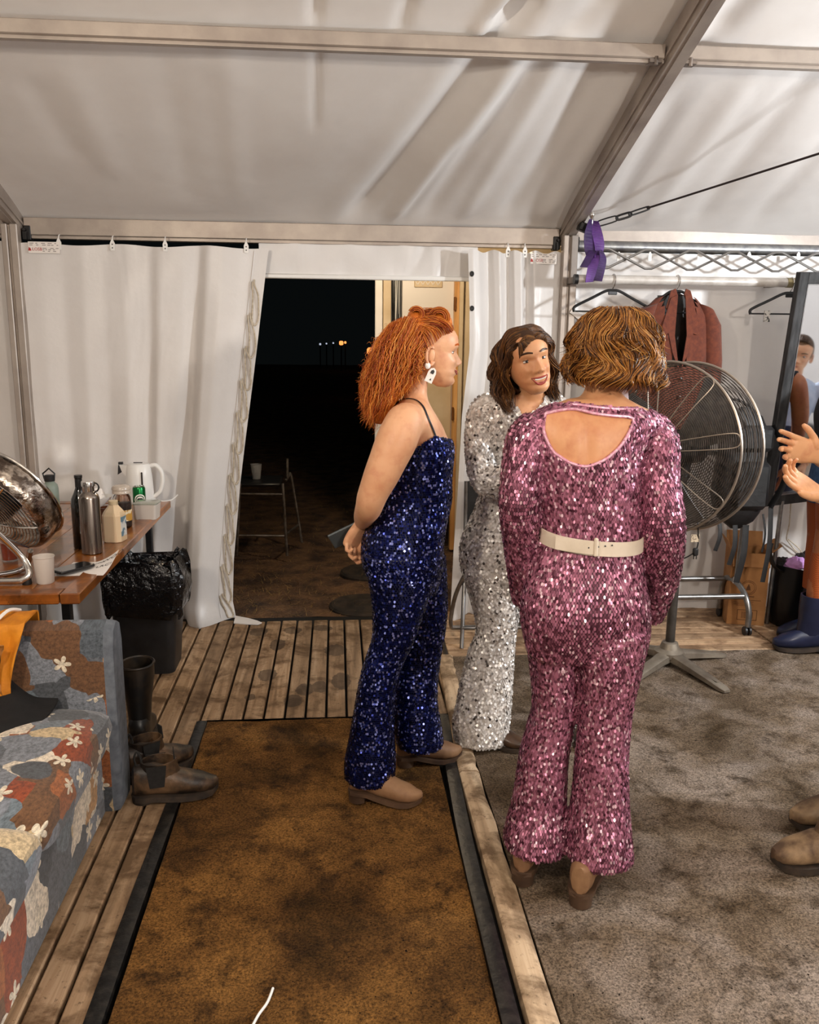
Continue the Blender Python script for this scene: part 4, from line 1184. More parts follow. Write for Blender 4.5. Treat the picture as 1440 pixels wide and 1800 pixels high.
# wire lattice girder
lt = thing('wire_lattice', 'zigzag steel wire lattice stretched above the clothes rail', 'lattice', (2.2, 4.72, 2.05))
zt_, zb_ = 2.105, 2.005
for ph, yy_ in ((.06, 4.712), (.305, 4.73)):
    pts = []
    x = 1.40+ph-.49; up_ = True
    while x < 4.2:
        pts += [Vector((x-.018, yy_, zt_ if up_ else zb_)), Vector((x+.018, yy_, zt_ if up_ else zb_))]
        x += .245; up_ = not up_
    pts = [p for p in pts if p.x > 1.36]
    MB().tube(pts, .0068, 7).build('zigzag_wire', M_WIREL, lt, True, True)
for px in (1090, 1145, 1232, 1320, 1407):
    p = at(px, 450, 4.72); MB().prism([(-.009, -.026), (.009, -.026), (.010, .01), (.003, .024), (-.003, .024), (-.010, .01)], .004, Matrix.Translation((p.x, 4.74, p.z))).build('clip', M_WHITEP, lt, False, True)
def hanger(loc, rz, label, w=.21, grp='black clothes hangers on the white rail'):
    t = thing('clothes_hanger', label, 'hanger', loc, rz, grp)
    pts = [(-w, 0, -.155), (-w-.003, 0, -.135), (-w+.02, 0, -.118), (-w*.55, 0, -.082), (-.04, 0, -.045), (0, 0, -.040), (.04, 0, -.045), (w*.55, 0, -.082), (w-.02, 0, -.118), (w+.003, 0, -.135), (w, 0, -.155)]
    MB().tube(smoothpath(pts, 4), [(.0065, .0085)]*41, 8).build('arms', M_BLACK, t)
    MB().tube([(-w, 0, -.152), (w, 0, -.152)], .0045, 6).build('trouser_bar', M_BLACK, t)
    hk = [(0, 0, -.04), (0, 0, -.005)]+[(0, .034*math.sin(a), .032+.033*-math.cos(a)) for a in [R(x) for x in (10, 40, 70, 100, 130, 160, 190, 215)]]
    MB().tube(smoothpath([(0, 0, -.045), (0, .0, -.03), (0, -.022, -.015), (0, -.033, .01), (0, -.024, .033), (0, 0, .043), (0, .026, .033), (0, .033, .012)], 4), .0032, 6).build('hook', M_CHROME, t)
    MB().box((0, 0, -.052), (.05, .008, .024), bev=.003).build('centre_plate', M_BLACK, t, False)
    return t
RZ = 1.936+.024-.038
h1 = at(1078, 500, 4.6)
hanger((h1.x, 4.6, RZ), R(4), 'empty black clothes hanger nearest the post, over the woman in pink')
h3 = at(1391, 500, 4.6)
t3 = hanger((h3.x, 4.6, RZ), R(-3), 'empty black clothes hanger with a size clip beside the framed mirror')
MB().box((-.12, -.006, -.165), (.032, .012, .06)).build('size_clip', mat('clip_grey', hexc('c9c5c0'), hexc('2a2a2a'), 60, .4, lo=.5, hi=.55), t3, False)
h2 = at(1193, 500, 4.58)
hanger((h2.x, 4.6, RZ), R(6), 'black clothes hanger inside the rust brown jacket', .17)
# jacket
M_WOOL = mat('rust_wool', hexc('5a2a1c'), hexc('713722'), 40, .9, bump=.35, bscale=260, sheen=.15)
M_LINING = mat('dark_lining', hexc('17110f'), hexc('2a211c'), 26, .5)
sj = thing('suit_jacket', 'rust brown wool suit jacket hanging on the rail behind the big fan', 'jacket', (h2.x, 4.6, 1.2), R(6))
def jbody(u, v):
    # closed tube around; u around, v from shoulder to hem
    a = 2*PI*u
    hw = interp([(0, .12), (.06, .20), (.16, .222), (.35, .215), (.6, .205), (1, .215)], v)
    hd = interp([(0, .03), (.1, .065), (.4, .085), (1, .09)], v)
    c, s_ = math.cos(a), math.sin(a)
    x = hw*abs(c)**.75*(1 if c > 0 else -1); y = hd*abs(s_)**.8*(1 if s_ > 0 else -1)
    z = .68-.74*v-(.075*(abs(x)/.2)**1.3 if v < .3 else .075*(abs(x)/.2)**1.3*max(0, 1-(v-.3)/.4))
    f = .008*math.sin(a*7+v*3)*v
    return (x, y-(.008*math.sin(x*60)*v), z)
jb = MB(); nu, nv = 56, 30
vs = [jbody(i/nu, j/nv) for j in range(nv+1) for i in range(nu)]
fs = []
for j in range(nv):
    for i in range(nu):
        f = (j*nu+i, j*nu+(i+1) % nu, (j+1)*nu+(i+1) % nu, (j+1)*nu+i)
        cx = sum(vs[k][0] for k in f)/4; cy = sum(vs[k][1] for k in f)/4; cz = sum(vs[k][2] for k in f)/4
        if cy < 0 and abs(cx) < .012+.085*max(0, (cz-.26))/.36 and cz > .26: continue
        fs.append(f)
jb.add(vs, fs); jbo = jb.build('jacket_body', M_WOOL, sj)
MB().grid(lambda u, v: (lerp(-.10, .10, u), .02-.02*math.cos((u-.5)*3), lerp(.66, .22, v)), 8, 8).build('lining', M_LINING, sj)
for s_ in (-1, 1):
    sl = []
    for t_, cx, cz, rx, ry in ((0, .165, .60, .05, .055), (.15, .200, .52, .062, .066), (.4, .222, .32, .058, .066), (.7, .232, .10, .05, .06), (1, .232, -.10, .045, .052)):
        sl.append([(s_*(cx+rx*math.cos(2*PI*k/16)), -.01-.03*t_+ry*math.sin(2*PI*k/16), cz+.02*math.cos(2*PI*k/16)*(-1 if t_ < .3 else 0)) for k in range(16)])
    MB().loft(sl).build('sleeve', M_WOOL, sj)
    lp = [(.022, .665), (.062, .645), (.108, .50), (.095, .455), (.072, .462), (.045, .36), (.006, .265), (.035, .45)]
    MB().prism([(s_*x, z) for x, z in lp], .006, Matrix.Translation((0, -.128, 0)) @ Matrix.Rotation(R(-6), 4, 'X')).build('lapel', M_WOOL, sj, False)
    MB().prism([(s_*x, z) for x, z in ((.02, .668), (.03, .70), (.055, .69), (.085, .60), (.062, .56), (.05, .60))], .01, Matrix.Translation((0, -.140, 0)) @ Matrix.Rotation(R(-8), 4, 'X')).build('collar', M_WOOL, sj, False)
for z in (.22, .12): MB().lathe([(.009, 0), (.009, .003), (0, .004)], 12, (.012, -.098, z), (0, -1, 0), cap=False).build('button', M_BROWN, sj)
# purple strap tied at the post
M_PURPLE = mat('purple_webbing', hexc('4a2a6b'), hexc('6a3f92'), 16, .6, bump=.3, bscale=200)
ps = thing('purple_strap', 'purple webbing strap tied in a knot on the post top', 'strap', at(1045, 420, 4.6))
M_PURPLE_SHADE = mat('purple_webbing_shaded', hexc('2c1745'), hexc('442566'), 16, .6, bump=.3, bscale=200)  # darker copy of the purple, fold shade put into the colour
def ribbon(pts, w, tw, name, mt_=None):
    P = smoothpath([at(x, y, Y_) for x, y, Y_ in pts], 5); m = MB(); rings = []
    for i, p in enumerate(P):
        t_ = i/(len(P)-1); a = tw[0]+(tw[1]-tw[0])*t_
        d = Vector((math.cos(a), math.sin(a), .15*math.sin(a*2)))*(w/2); n_ = Vector((-math.sin(a), math.cos(a), 0))*.0015
        rings.append([p-d-n_, p+d-n_, p+d+n_, p-d+n_])
    m.loft(rings); return m.build(name, M_PURPLE if mt_ is None else mt_, ps, False, True)
ribbon([(1040, 385, 4.62), (1035, 410, 4.6), (1037, 440, 4.58), (1042, 455, 4.57)], .056, (.9, -.6), 'webbing', M_PURPLE_SHADE)
ribbon([(1044, 388, 4.62), (1050, 410, 4.6), (1054, 435, 4.58), (1050, 452, 4.57)], .056, (-.9, .8), 'webbing')
ribbon([(1050, 448, 4.56), (1044, 462, 4.55), (1040, 478, 4.55), (1036, 496, 4.55)], .05, (-.9, .4), 'webbing')
ribbon([(1056, 440, 4.56), (1060, 455, 4.55), (1056, 472, 4.55), (1050, 494, 4.55)], .05, (1.0, -.4), 'webbing', M_PURPLE_SHADE)
ribbon([(1042, 440, 4.57), (1036, 452, 4.56), (1026, 470, 4.56)], .04, (-.6, -.3), 'webbing', M_PURPLE_SHADE)
pk = at(1041, 380, 4.63)
MB().lathe([(.010, -.05), (.008, -.01), (.014, 0), (.016, .012), (.010, .022), (0, .024)], 14, pk, cap=False).build('knob', M_CHROME, ps, True, True)
# steel brace cable with shackle links
cb = thing('brace_cable', 'steel brace cable with shackles running up from the post', 'cable', at(1030, 405, 4.62))
dirc = (at(1440, 270, 3.75)-at(1138, 366, 4.55))
MB().tube([at(1138, 366, 4.55), at(1440, 270, 3.75), at(1440, 270, 3.75)+dirc*.6], .0055, 8).build('wire_rope', mat('dark_wire', hexc('3a3130'), None, rough=.5, metal=.6), cb, True, True)
def link_(p, q, w, r, name):
    d = (q-p); s_ = Vector((0, -.2, 1)).cross(d).cross(d).normalized()*w
    MB().tube(smoothpath([p, p+d*.12+s_, p+d*.88+s_, q, p+d*.88-s_, p+d*.12-s_], 4, closed=True), r, 6, closed=True).build(name, M_BLACKM, cb, True, True)
link_(at(1050, 394, 4.62), at(1086, 383, 4.58), .013, .004, 'shackle')
link_(at(1084, 384, 4.58), at(1110, 376, 4.56), .010, .006, 'shackle')
link_(at(1106, 377, 4.56), at(1142, 365, 4.55), .008, .0045, 'shackle')
MB().box(at(1026, 400, 4.66), (.06, .05, .045), (0, R(20), 0), bev=.006).build('anchor_bracket', M_BLACKM, cb, False, True)

# ================================================================== GARMENT RACK, BACKPACK, BOX, BUCKET, MIRROR
rk = thing('garment_rack', 'low tubular steel garment rack on castors behind the big fan', 'rack', (1.8, 4.5, 0))
M_RACK = mat('grey_steel_tube', hexc('8f8e8d'), hexc('76716d'), 16, .3, .8)
for X_ in (2.28, 1.50):
    MB().tube(smoothpath([(X_+.015, 4.375, .05), (X_+.015, 4.38, .14), (X_+.005, 4.42, .22), (X_, 4.50, .262), (X_, 4.58, .268), (X_, 4.66, .25), (X_, 4.70, .18), (X_, 4.71, .05)], 5), .0165, 12).build('end_foot', M_RACK, rk, True, True)
    MB().tube([(X_, 4.53, .255), (X_+.01, 4.50, 1.02)], .0145, 12).build('upright', M_RACK, rk, True, True)
    MB().tube([(X_, 4.53, .26), (X_, 4.53, .30)], .02, 12).build('socket', M_CHROME, rk, True, True)
    for y_ in (4.375, 4.71):
        c_ = MB()
        for dx in (-.012, .012): c_.lathe([(.024, -.007), (.026, -.005), (.026, .005), (.024, .007)], 18, (X_+.012+dx, y_, .026), (1, 0, 0))
        c_.tube([(X_+.012, y_, .03), (X_+.012, y_, .06)], .007, 8)
        c_.build('castor', M_BLACK, rk, True, True)
MB().tube([(1.50, 4.42, .215), (2.29, 4.42, .215)], .0155, 12).build('lower_bar', M_RACK, rk, True, True)
MB().tube([(1.50, 4.66, .25), (2.28, 4.66, .25)], .0155, 12).build('lower_bar', M_RACK, rk, True, True)
MB().tube([(1.51, 4.50, 1.02), (2.30, 4.50, 1.02)], .0145, 12).build('top_bar', M_RACK, rk, True, True)
# backpack
M_PACK = mat('black_nylon', hexc('0a0a0b'), hexc('171618'), 10, .55, bump=.5, bscale=30)
bpk = thing('black_backpack', 'black backpack with dangling straps hung behind the fan rim', 'backpack', (2.17, 4.38, .95))
rn = random.Random(31)
rings = []
for i in range(15):
    t_ = i/14; z = lerp(-.33, .33, t_); e = (1-abs(2*t_-1)**3.2)**.5 if 0 < i < 14 else .15
    w, d_ = .140*max(e, .2)*(1+.08*math.sin(t_*7)), .085*max(e, .2)*(1+.15*math.sin(t_*5+1))
    rings.append([((w*abs(math.cos(a))**.7*(1 if math.cos(a) > 0 else -1))*(1+rn.uniform(-.03, .03)), d_*abs(math.sin(a))**.8*(1 if math.sin(a) > 0 else -1)*(1+rn.uniform(-.08, .08)), z) for a in [2*PI*k/26 for k in range(26)]])
MB().loft(rings).build('pack_body', M_PACK, bpk)
MB().box((.02, -.09, -.08), (.20, .06, .26), bev=.025).build('front_pocket', M_PACK, bpk, True)
MB().box((.02, -.075, .17), (.22, .05, .14), bev=.024).build('lid_pocket', M_PACK, bpk, True)
for (x0, z0, x1, z1, w) in ((-.03, -.30, -.05, -.52, .014), (.03, -.30, .0, -.62, .018), (.12, -.24, .13, -.45, .006), (.16, -.2, .15, -.62, .014), (-.12, -.28, -.135, -.44, .012)):
    MB().tube(smoothpath([(x0, -.06, z0), ((x0+x1)/2+.01, -.075, (z0+z1)/2), (x1, -.07, z1)], 5), [(w, .0025)]*11, 6, flat=(1, 0, 0)).build('strap', M_PACK, bpk)
MB().tube(smoothpath([(.05, .05, .32), (.0, .10, .36), (-.05, .12, .35), (-.08, .06, .31)], 5), .008, 6).build('haul_loop', M_PACK, bpk)
MB().tube(smoothpath([(.13, -.05, .24), (.19, -.09, .1), (.20, -.10, -.05), (.15, -.07, -.2)], 5), [(.022, .006)]*16, 8, flat=(.3, -1, 0)).build('shoulder_strap', M_PACK, bpk)
# cardboard box
M_CARD = mat('cardboard', hexc('9a6a3d'), hexc('b07e4d'), 7, .85, bump=.15, bscale=60)
M_CARD_INK = mat('box_print', hexc('5d3a20'), None, rough=.85)
cbx = thing('cardboard_box', 'open brown cardboard box with printed roundel beside the rack', 'box', (2.39, 4.64, 0), R(-14))
bw, bd, bh = .205, .19, .43
bx_ = MB()
for (c, d) in (((0, -bd/2, bh/2), (bw, .004, bh)), ((0, bd/2, bh/2), (bw, .004, bh)), ((-bw/2, 0, bh/2), (.004, bd, bh)), ((bw/2, 0, bh/2), (.004, bd, bh)), ((0, 0, .002), (bw, bd, .004))): bx_.box(c, d)
bx_.build('carton', M_CARD, cbx, False)
for nm, M_ in (('flap', Matrix.Translation((-bw/2, 0, bh)) @ Matrix.Rotation(R(-25), 4, 'Y')), ('flap', Matrix.Translation((bw/2, 0, bh)) @ Matrix.Rotation(R(50), 4, 'Y'))):
    MB().box((0, 0, .04), (.003, bd, .08)).xf(M_).build(nm, M_CARD, cbx, False)
MB().box((0, 0, .045), (bw, .003, .09)).xf(Matrix.Translation((0, bd/2, bh)) @ Matrix.Rotation(R(-18), 4, 'X')).build('flap', M_CARD, cbx, False)
MB().box((0, 0, .04), (bw, .003, .08)).xf(Matrix.Translation((0, -bd/2, bh)) @ Matrix.Rotation(R(160), 4, 'X')).build('flap', M_CARD, cbx, False)
yF = -bd/2-.0028
pr = MB()
for r in (.042, .034): pr.tube([(r*math.cos(a*PI/16), yF, .225+r*math.sin(a*PI/16)) for a in range(32)], .0012, 4, closed=True)
pr.prism([(-.012, .21), (.012, .21), (.009, .228), (0, .248), (-.009, .228)], .0008, Matrix.Translation((0, yF, 0)))
pr.build('roundel_print', M_CARD_INK, cbx, False)
pr = MB()
pr.box((0, yF, .172), (.07, .0008, .005)); pr.box((0, yF, .15), (.15, .0008, .0022))
for i, l in enumerate((.11, .10, .11, .08)): pr.box((-.02, yF, .14-i*.008), (l, .0008, .0016))
for (c, d) in (((0, 0), (.11, .003)), ((0, .06), (.11, .003)), ((-.054, .03), (.003, .06)), ((.054, .03), (.003, .06))): pr.box((.005+c[0], yF, .03+c[1]), (d[0], .0008, d[1]))
rn = random.Random(2)
for k in range(11): pr.box((-.025+k*.006, yF, .06), (rn.choice((.002, .0035)), .0008, .04))
pr.build('box_print', M_CARD_INK, cbx, False)
pr = MB().ball((.025, yF, .37), (.045, .001, .016), 18, 8); pr.build('pale_patch', mat('pale_print', hexc('c09a70'), None, rough=.8), cbx)
# black tub bag full of clothes
bk = thing('black_tub', 'black flexible tub full of bright clothes behind the gumboot', 'tub', (2.645, 4.56, 0))
rings = []; rn = random.Random(4)
for z, r in ((0, .105), (.02, .12), (.1, .128), (.2, .13), (.3, .132), (.335, .13)): rings.append([((r+rn.uniform(-.003, .003))*math.cos(2*PI*k/32), (r+rn.uniform(-.003, .003))*math.sin(2*PI*k/32), z+(.03*math.cos(2*PI*k/32+2.5) if z > .3 else 0)) for k in range(32)])
rings.append([(x*.95, y*.95, z) for x, y, z in rings[-1]]); rings.append([(x*.9, y*.9, .2) for x, y, z in rings[-2]])
MB().loft(rings).build('tub_wall', mat('black_rubber_tub', hexc('15161a'), hexc('0c0d0f'), 9, .3, bump=.3, bscale=20), bk)
MB().tube(smoothpath([(-.11, -.06, .33), (-.17, -.07, .37), (-.20, -.06, .45), (-.19, -.05, .50)], 5), [(.018, .004)]*16, 8, flat=(.5, -1, 0)).build('handle_strap', M_PACK, bk)
for (c, r, cl, s) in (((-.02, -.05, .36), (.075, .055, .05), 'b98ac2', 1), ((.05, .0, .38), (.055, .05, .05), '241c1c', 2), ((.02, -.08, .345), (.06, .03, .035), 'e7e2e4', 3), ((-.07, .02, .35), (.05, .05, .04), '2e2a2c', 4)):
    b_ = MB().ball(c, r, 16, 10); rn = random.Random(s); b_.v = [(x+rn.uniform(-.008, .008), y+rn.uniform(-.008, .008), z+rn.uniform(-.012, .012)) for x, y, z in b_.v]
    b_.build('folded_clothing', mat('cloth_%d' % s, hexc(cl), tuple(min(1, x*1.6) for x in hexc(cl)), 20, .8), bk)
# framed mirror on a stand
tl = at(1404, 478, 4.36); bl = at(1338, 890, 4.50)
mu_ = (tl-bl); mh = mu_.length; mu_.normalize()
mr_ = Vector((.955, .295, 0)); mr_ = (mr_-mu_*mr_.dot(mu_)).normalized(); mn_ = mr_.cross(mu_)
if mn_.y > 0: mn_ = -mn_
MX = Matrix((( mr_.x, mn_.x, mu_.x, bl.x), (mr_.y, mn_.y, mu_.y, bl.y), (mr_.z, mn_.z, mu_.z, bl.z), (0, 0, 0, 1)))
MW = .46
mi = thing('framed_mirror', 'tall black framed mirror on a stand at the right edge', 'mirror', (bl.x+.2, bl.y, 0))
M_FRAME = mat('black_stained_frame', hexc('19191a'), hexc('3a3a3b'), 9, .6, 0, (4, 4, 1), bump=.2, bscale=60)
fw_ = .058
for nm, c, d in (('side_rail', (fw_/2, 0, mh/2), (fw_, .035, mh)), ('side_rail', (MW-fw_/2, 0, mh/2), (fw_, .035, mh)), ('top_rail', (MW/2, 0, mh-fw_/2), (MW-2*fw_, .034, fw_)), ('bottom_rail', (MW/2, 0, fw_/2), (MW-2*fw_, .034, fw_))):
    MB().box(c, d, bev=.003).xf(MX).build('frame_'+nm, M_FRAME, mi, False, True)
MB().box((MW/2, -.002, mh/2), (MW-2*fw_+.004, .006, mh-2*fw_+.004)).xf(MX).build('glass', mat('mirror_glass', (.80, .83, .88), None, rough=.05, metal=1), mi, False, True)
bd_ = MB()
for c, d in (((fw_+.003, .012, mh/2), (.006, .014, mh-2*fw_)), ((MW/2, .012, fw_+.003), (MW-2*fw_, .014, .006)), ((MW/2, .012, mh-fw_-.003), (MW-2*fw_, .014, .006))): bd_.box(c, d)
bd_.xf(MX).build('inner_bead', M_STEEL, mi, False, True)
lg = at(1375, 895, 4.52); 
MB().tube([(lg.x, 4.53, .74), (lg.x+.0, 4.56, .0)], .012, 10).build('stand_leg', M_STEEL, mi, True, True)
MB().tube([(lg.x+.30, 4.53, .74), (lg.x+.30, 4.56, .0)], .012, 10).build('stand_leg', M_STEEL, mi, True, True)
wc = thing('hanging_tie', 'thin white tie cord with a loop hanging against the wall below the mirror', 'tie', at(1385, 960, 4.84))
MB().tube(smoothpath([at(1392, 860, 4.845), at(1390, 894, 4.84), at(1388, 920, 4.84), at(1383, 945, 4.84), at(1386, 952, 4.84), at(1396, 965, 4.84), at(1405, 972, 4.84), at(1408, 968, 4.84), at(1398, 958, 4.84), at(1386, 948, 4.84)], 5), .004, 6).build('cord', M_ROPE, wc, True, True)

# ================================================================== FOLDING CHAIR behind the women
ch = thing('folding_chair', 'grey tube folding chair with black back between the women, by the curtain', 'chair', (.86, 4.42, 0), R(0))
def w(*p): return Vector(p)
TR = .0115
for dx in (0, .40):
    P1 = at(812, 838, 4.50); P2 = at(808, 1140, 4.24)
    MB().tube(smoothpath([w(.70+dx, 4.53, .86), w(.70+dx, 4.52, .60), w(.69+dx, 4.44, .42), w(.655+dx, 4.26, .0)], 6), TR, 10).build('front_leg', M_RACK, ch, True, True)
    MB().tube(smoothpath([w(.715+dx, 4.20, .45), w(.69+dx, 4.30, .43), w(.645+dx, 4.44, .25), w(.63+dx, 4.52, .08), w(.64+dx, 4.56, .012)], 6), TR, 10).build('rear_leg', M_RACK, ch, True, True)
MB().tube([w(.64, 4.56, .012), w(1.04, 4.56, .012)], TR, 10).build('rear_foot_bar', M_RACK, ch, True, True)
MB().tube([w(.66, 4.30, .10), w(1.06, 4.30, .10)], TR, 10).build('front_stretcher', M_RACK, ch, True, True)
MB().sheet(lambda u, v: (lerp(.70, 1.10, u), 4.525+.025*math.sin(PI*u), lerp(.60, .86, v)), 10, 4, .012).build('back_panel', M_BLACK, ch, True, True)
MB().sheet(lambda u, v: (lerp(.71, 1.10, u), lerp(4.16, 4.48, v), .455-.012*math.sin(PI*u)), 10, 6, .014).build('seat_panel', M_BLACK, ch, True, True)
# ================================================================== OUTSIDE THE DOORWAY
rn = random.Random(17)
def gh(x, y): return -.045+.012*math.sin(x*3.1+y*2.2)*math.sin(y*3.7)+.008*math.sin(x*9+y*5)*math.sin(y*11-x*4)-.012*max(0, 5.3-y)
og = MB().grid(lambda u, v: (lerp(-9, 9, u), 4.93+(v**2.2)*40, gh(lerp(-9, 9, u), 4.93+(v**2.2)*40)), 140, 120).build('outdoor_ground', M_SOIL)
struct(og)
# grass and straw litter
gm = MB()
for _ in range(9000):
    x = rn.uniform(-1.4, 2.2); y = 4.95+rn.random()**1.5*4.5
    if rn.random() > .35+.65*max(0, math.sin(x*3.3+y*1.7)*math.sin(y*2.4-x)): continue
    z = gh(x, y); a = rn.uniform(0, 2*PI); l = rn.uniform(.02, .07); w_ = .002
    dx, dy = math.cos(a), math.sin(a); h = rn.uniform(.004, .035)
    gm.add([(x-dy*w_, y+dx*w_, z), (x+dy*w_, y-dx*w_, z), (x+dx*l, y+dy*l, z+h)], [(0, 1, 2)])
tag(gm.build('straw_litter', mat('dry_straw', hexc('6b5230'), hexc('9a7d4c'), 20, .9), smooth=False), 'dry straw and grass littered on the earth outside', 'straw', kind='stuff')
# round stepping pads
M_PAD = mat('dark_rubber_pad', hexc('15110e'), hexc('33271c'), 16, .8, bump=.5, bscale=40)
for (px, py, r, lab) in ((640, 1062, .22, 'round dark stepping pad just outside the doorway'), (650, 1006, .21, 'round dark stepping pad farther out behind the woman in blue')):
    c = atz(px, py, -.03)
    s_ = thing('stepping_pad', lab, 'stepping pad', (c.x, c.y, gh(c.x, c.y)))
    MB().lathe([(r, -.01), (r, .018), (r*.93, .028), (r*.80, .022), (r*.42, .02), (r*.36, .03), (r*.30, .03), (r*.26, .018), (0, .016)], 36, cap=False).build('pad', M_PAD, s_)
# metal stool frame and cup
so = thing('metal_stool', 'thin tubular metal stool frame standing in the dark outside', 'stool', (-.55, 6.45, -.05))
M_TUBE = mat('dull_steel_tube', hexc('a39c94'), hexc('6f675f'), 18, .35, .8)
def s3(px, py, Y_): return at(px, py, Y_)
MB().tube([s3(497, 850, 6.20), s3(505, 977, 6.20)], .011, 8).build('leg', M_TUBE, so, True, True)
MB().tube(smoothpath([s3(502, 845, 6.5), s3(508, 837, 6.55), s3(513, 842, 6.6), s3(531, 954, 6.6)], 4), .011, 8).build('leg', M_TUBE, so, True, True)
MB().tube([s3(505, 806, 6.5), s3(505, 838, 6.5)], .011, 8).build('back_post', M_TUBE, so, True, True)
MB().tube([s3(422, 850, 6.20), s3(416, 977, 6.20)], .011, 8).build('leg', M_TUBE, so, True, True)
MB().tube([s3(405, 868, 6.25), s3(497, 869, 6.20)], .009, 8).build('seat_rail', M_TUBE, so, True, True)
MB().tube([s3(405, 941, 6.20), s3(500, 942, 6.20)], .009, 8).build('foot_rail', M_TUBE, so, True, True)
MB().tube([s3(500, 942, 6.20), s3(524, 923, 6.6)], .009, 8).build('foot_rail', M_TUBE, so, True, True)
cc = s3(451, 842, 6.4)
MB().box((cc.x+.02, 6.4, cc.z-.014), (.34, .36, .024), bev=.01).build('seat', M_BLACK, so, True, True)
oc = thing('plastic_cup', 'clear plastic cup left on the stool outside', 'cup', cc)
MB().lathe([(.029, 0), (.042, .112), (.044, .113), (.041, .112), (.028, .003), (0, .002)], 22, cap=False).build('cup', mat('clear_plastic', (.8, .8, .8), None, rough=.15, trans=.8, ior=1.25), oc)
# portable building with its open white door
tr = thing('site_cabin', 'portable cabin with open white vented door and warm wooden jamb outside', 'cabin', (1.4, 6.7, -.05))
M_CREAM = mat('cream_panel', hexc('d8c2a0'), hexc('c9b08a'), 5, .5)
M_WDOOR = mat('white_door', hexc('e4ddd6'), None, rough=.4)
M_JAMB = wood('varnished_jamb', hexc('8a5a2a'), hexc('c08c50'), hexc('d9ab6d'), 2, .4)
def panel(name, pa, pb, Y_, z0, z1, mt_, th=.04, par=None):
    xa = at(pa, 600, Y_).x; xb = at(pb, 600, Y_).x
    return MB().box(((xa+xb)/2, Y_, (z0+z1)/2), (abs(xb-xa), th, z1-z0), bev=.004).build(name, mt_, par or tr, False, True)
panel('edge_post', 659, 672, 6.45, -.02, 2.30, M_WDOOR, .05)
panel('door_edge', 673, 687, 6.50, -.0, 2.28, M_CREAM, .04)
panel('dark_gap', 686, 708, 6.62, 0, 2.3, M_BLACK, .02)
for k in range(6):
    x = at(690+k*2.6, 560, 6.56).x
    MB().tube(smoothpath([(x, 6.57, 2.26), (x+.012*math.sin(k*2), 6.56, 1.9), (x+.02*math.cos(k), 6.57, 1.4), (x, 6.57, .8)], 6), .0035, 6).build('cable', M_WHITEP if k % 2 else M_BLACK, tr, True, True)
dl = panel('door_leaf', 706, 797, 6.52, .25, 2.28, M_WDOOR, .045)
v0 = at(753, 502, 6.49)
vt = MB().box((v0.x, 6.488, 2.02), (.21, .012, .085), bev=.004).build('door_vent', M_CREAM, dl, False, True)
vm = MB()
for k in range(5):
    for s_ in (-1, 1): vm.bar((v0.x-.08+k*.038, 6.480, 1.995), (v0.x-.08+k*.038+s_*.03, 6.480, 2.045), .005, .004, (0, -1, 0))
vm.build('vent_lattice', M_WDOOR, vt, False, True)
panel('lower_door_shade', 709, 795, 6.492, .26, 1.52, M_CREAM, .012, dl)  # cream sheet: dimmer lower part of the white door, put into the colour
panel('door_jamb', 797, 806, 6.46, -.02, 2.30, M_JAMB, .07)
panel('door_jamb', 806, 813, 6.42, -.02, 2.30, M_CREAM, .06)
panel('cabin_wall', 813, 1010, 6.46, -.02, 2.45, M_CREAM, .06)
for z in (1.86, 1.05, .62):
    x = at(797, 600, 6.46).x; MB().box((x, 6.415, z), (.018, .02, .10), bev=.004).build('hinge', mat('brass_hinge', hexc('8a5a30'), None, rough=.35, metal=.7), tr, False, True)
MB().box((.9, 6.6, 2.47), (1.6, .5, .06)).build('eave_board', M_CREAM, tr, False, True)
lh = MB().lathe([(.05, 0), (.06, -.03), (.045, -.07), (0, -.08)], 16, (.45, 5.42, 2.40), cap=False).build('added_outdoor_lamp', mat('added_lamp_glass', hexc('fff0d0'), None, emit=hexc('ffd9a0'), estr=6), tr, True, True)  # unseen lamp on an added arm, put in to light the ground outside
MB().bar((.45, 6.5, 2.44), (.45, 5.42, 2.42), .03, .02).build('added_lamp_arm', M_BLACKM, tr, False, True)
lamp('outdoor_fill_light', 'POINT', (.45, 5.42, 2.22), 40, (1.0, .80, .55), .05)
# far lamps in the dark
M_FAR1 = mat('far_lamp_glow', hexc('ffb070'), None, emit=hexc('ff9a50'), estr=1.6)
M_FAR2 = mat('far_lamp_white', hexc('ffffff'), None, emit=hexc('dfe8ff'), estr=.6)
for (px, py, d, r, mt_, lab) in ((600, 603, 38, .09, M_FAR1, 'orange lamp far off in the night, right of the small white ones'), (607, 602, 38.5, .05, M_FAR1, 'faint orange lamp beside the far orange lamp'), (563, 605, 40, .045, M_FAR2, 'leftmost tiny white lamp far off in the night'), (574, 604, 40, .035, M_FAR2, 'second tiny white lamp far off in the night'), (586, 603, 40, .035, M_FAR2, 'third tiny white lamp far off in the night'), (651, 617, 22, .085, M_FAR1, 'brightest orange lamp in the night beside the cabin')):
    c = at(px, py, d)
    lt_ = thing('far_lamp', lab, 'lamp', (c.x, c.y, -.05), 0, 'lamps far off in the night')
    MB().lathe([(r*.6, -r), (r, -r*.6), (r, r*.6), (r*.6, r), (0, r*1.05)], 10, (0, 0, c.z+.05), cap=False).build('lamp_head', mt_, lt_)
    MB().tube([(0, 0, 0), (0, 0, c.z+.05-r)], .03, 6).build('pole', M_BLACKM, lt_)
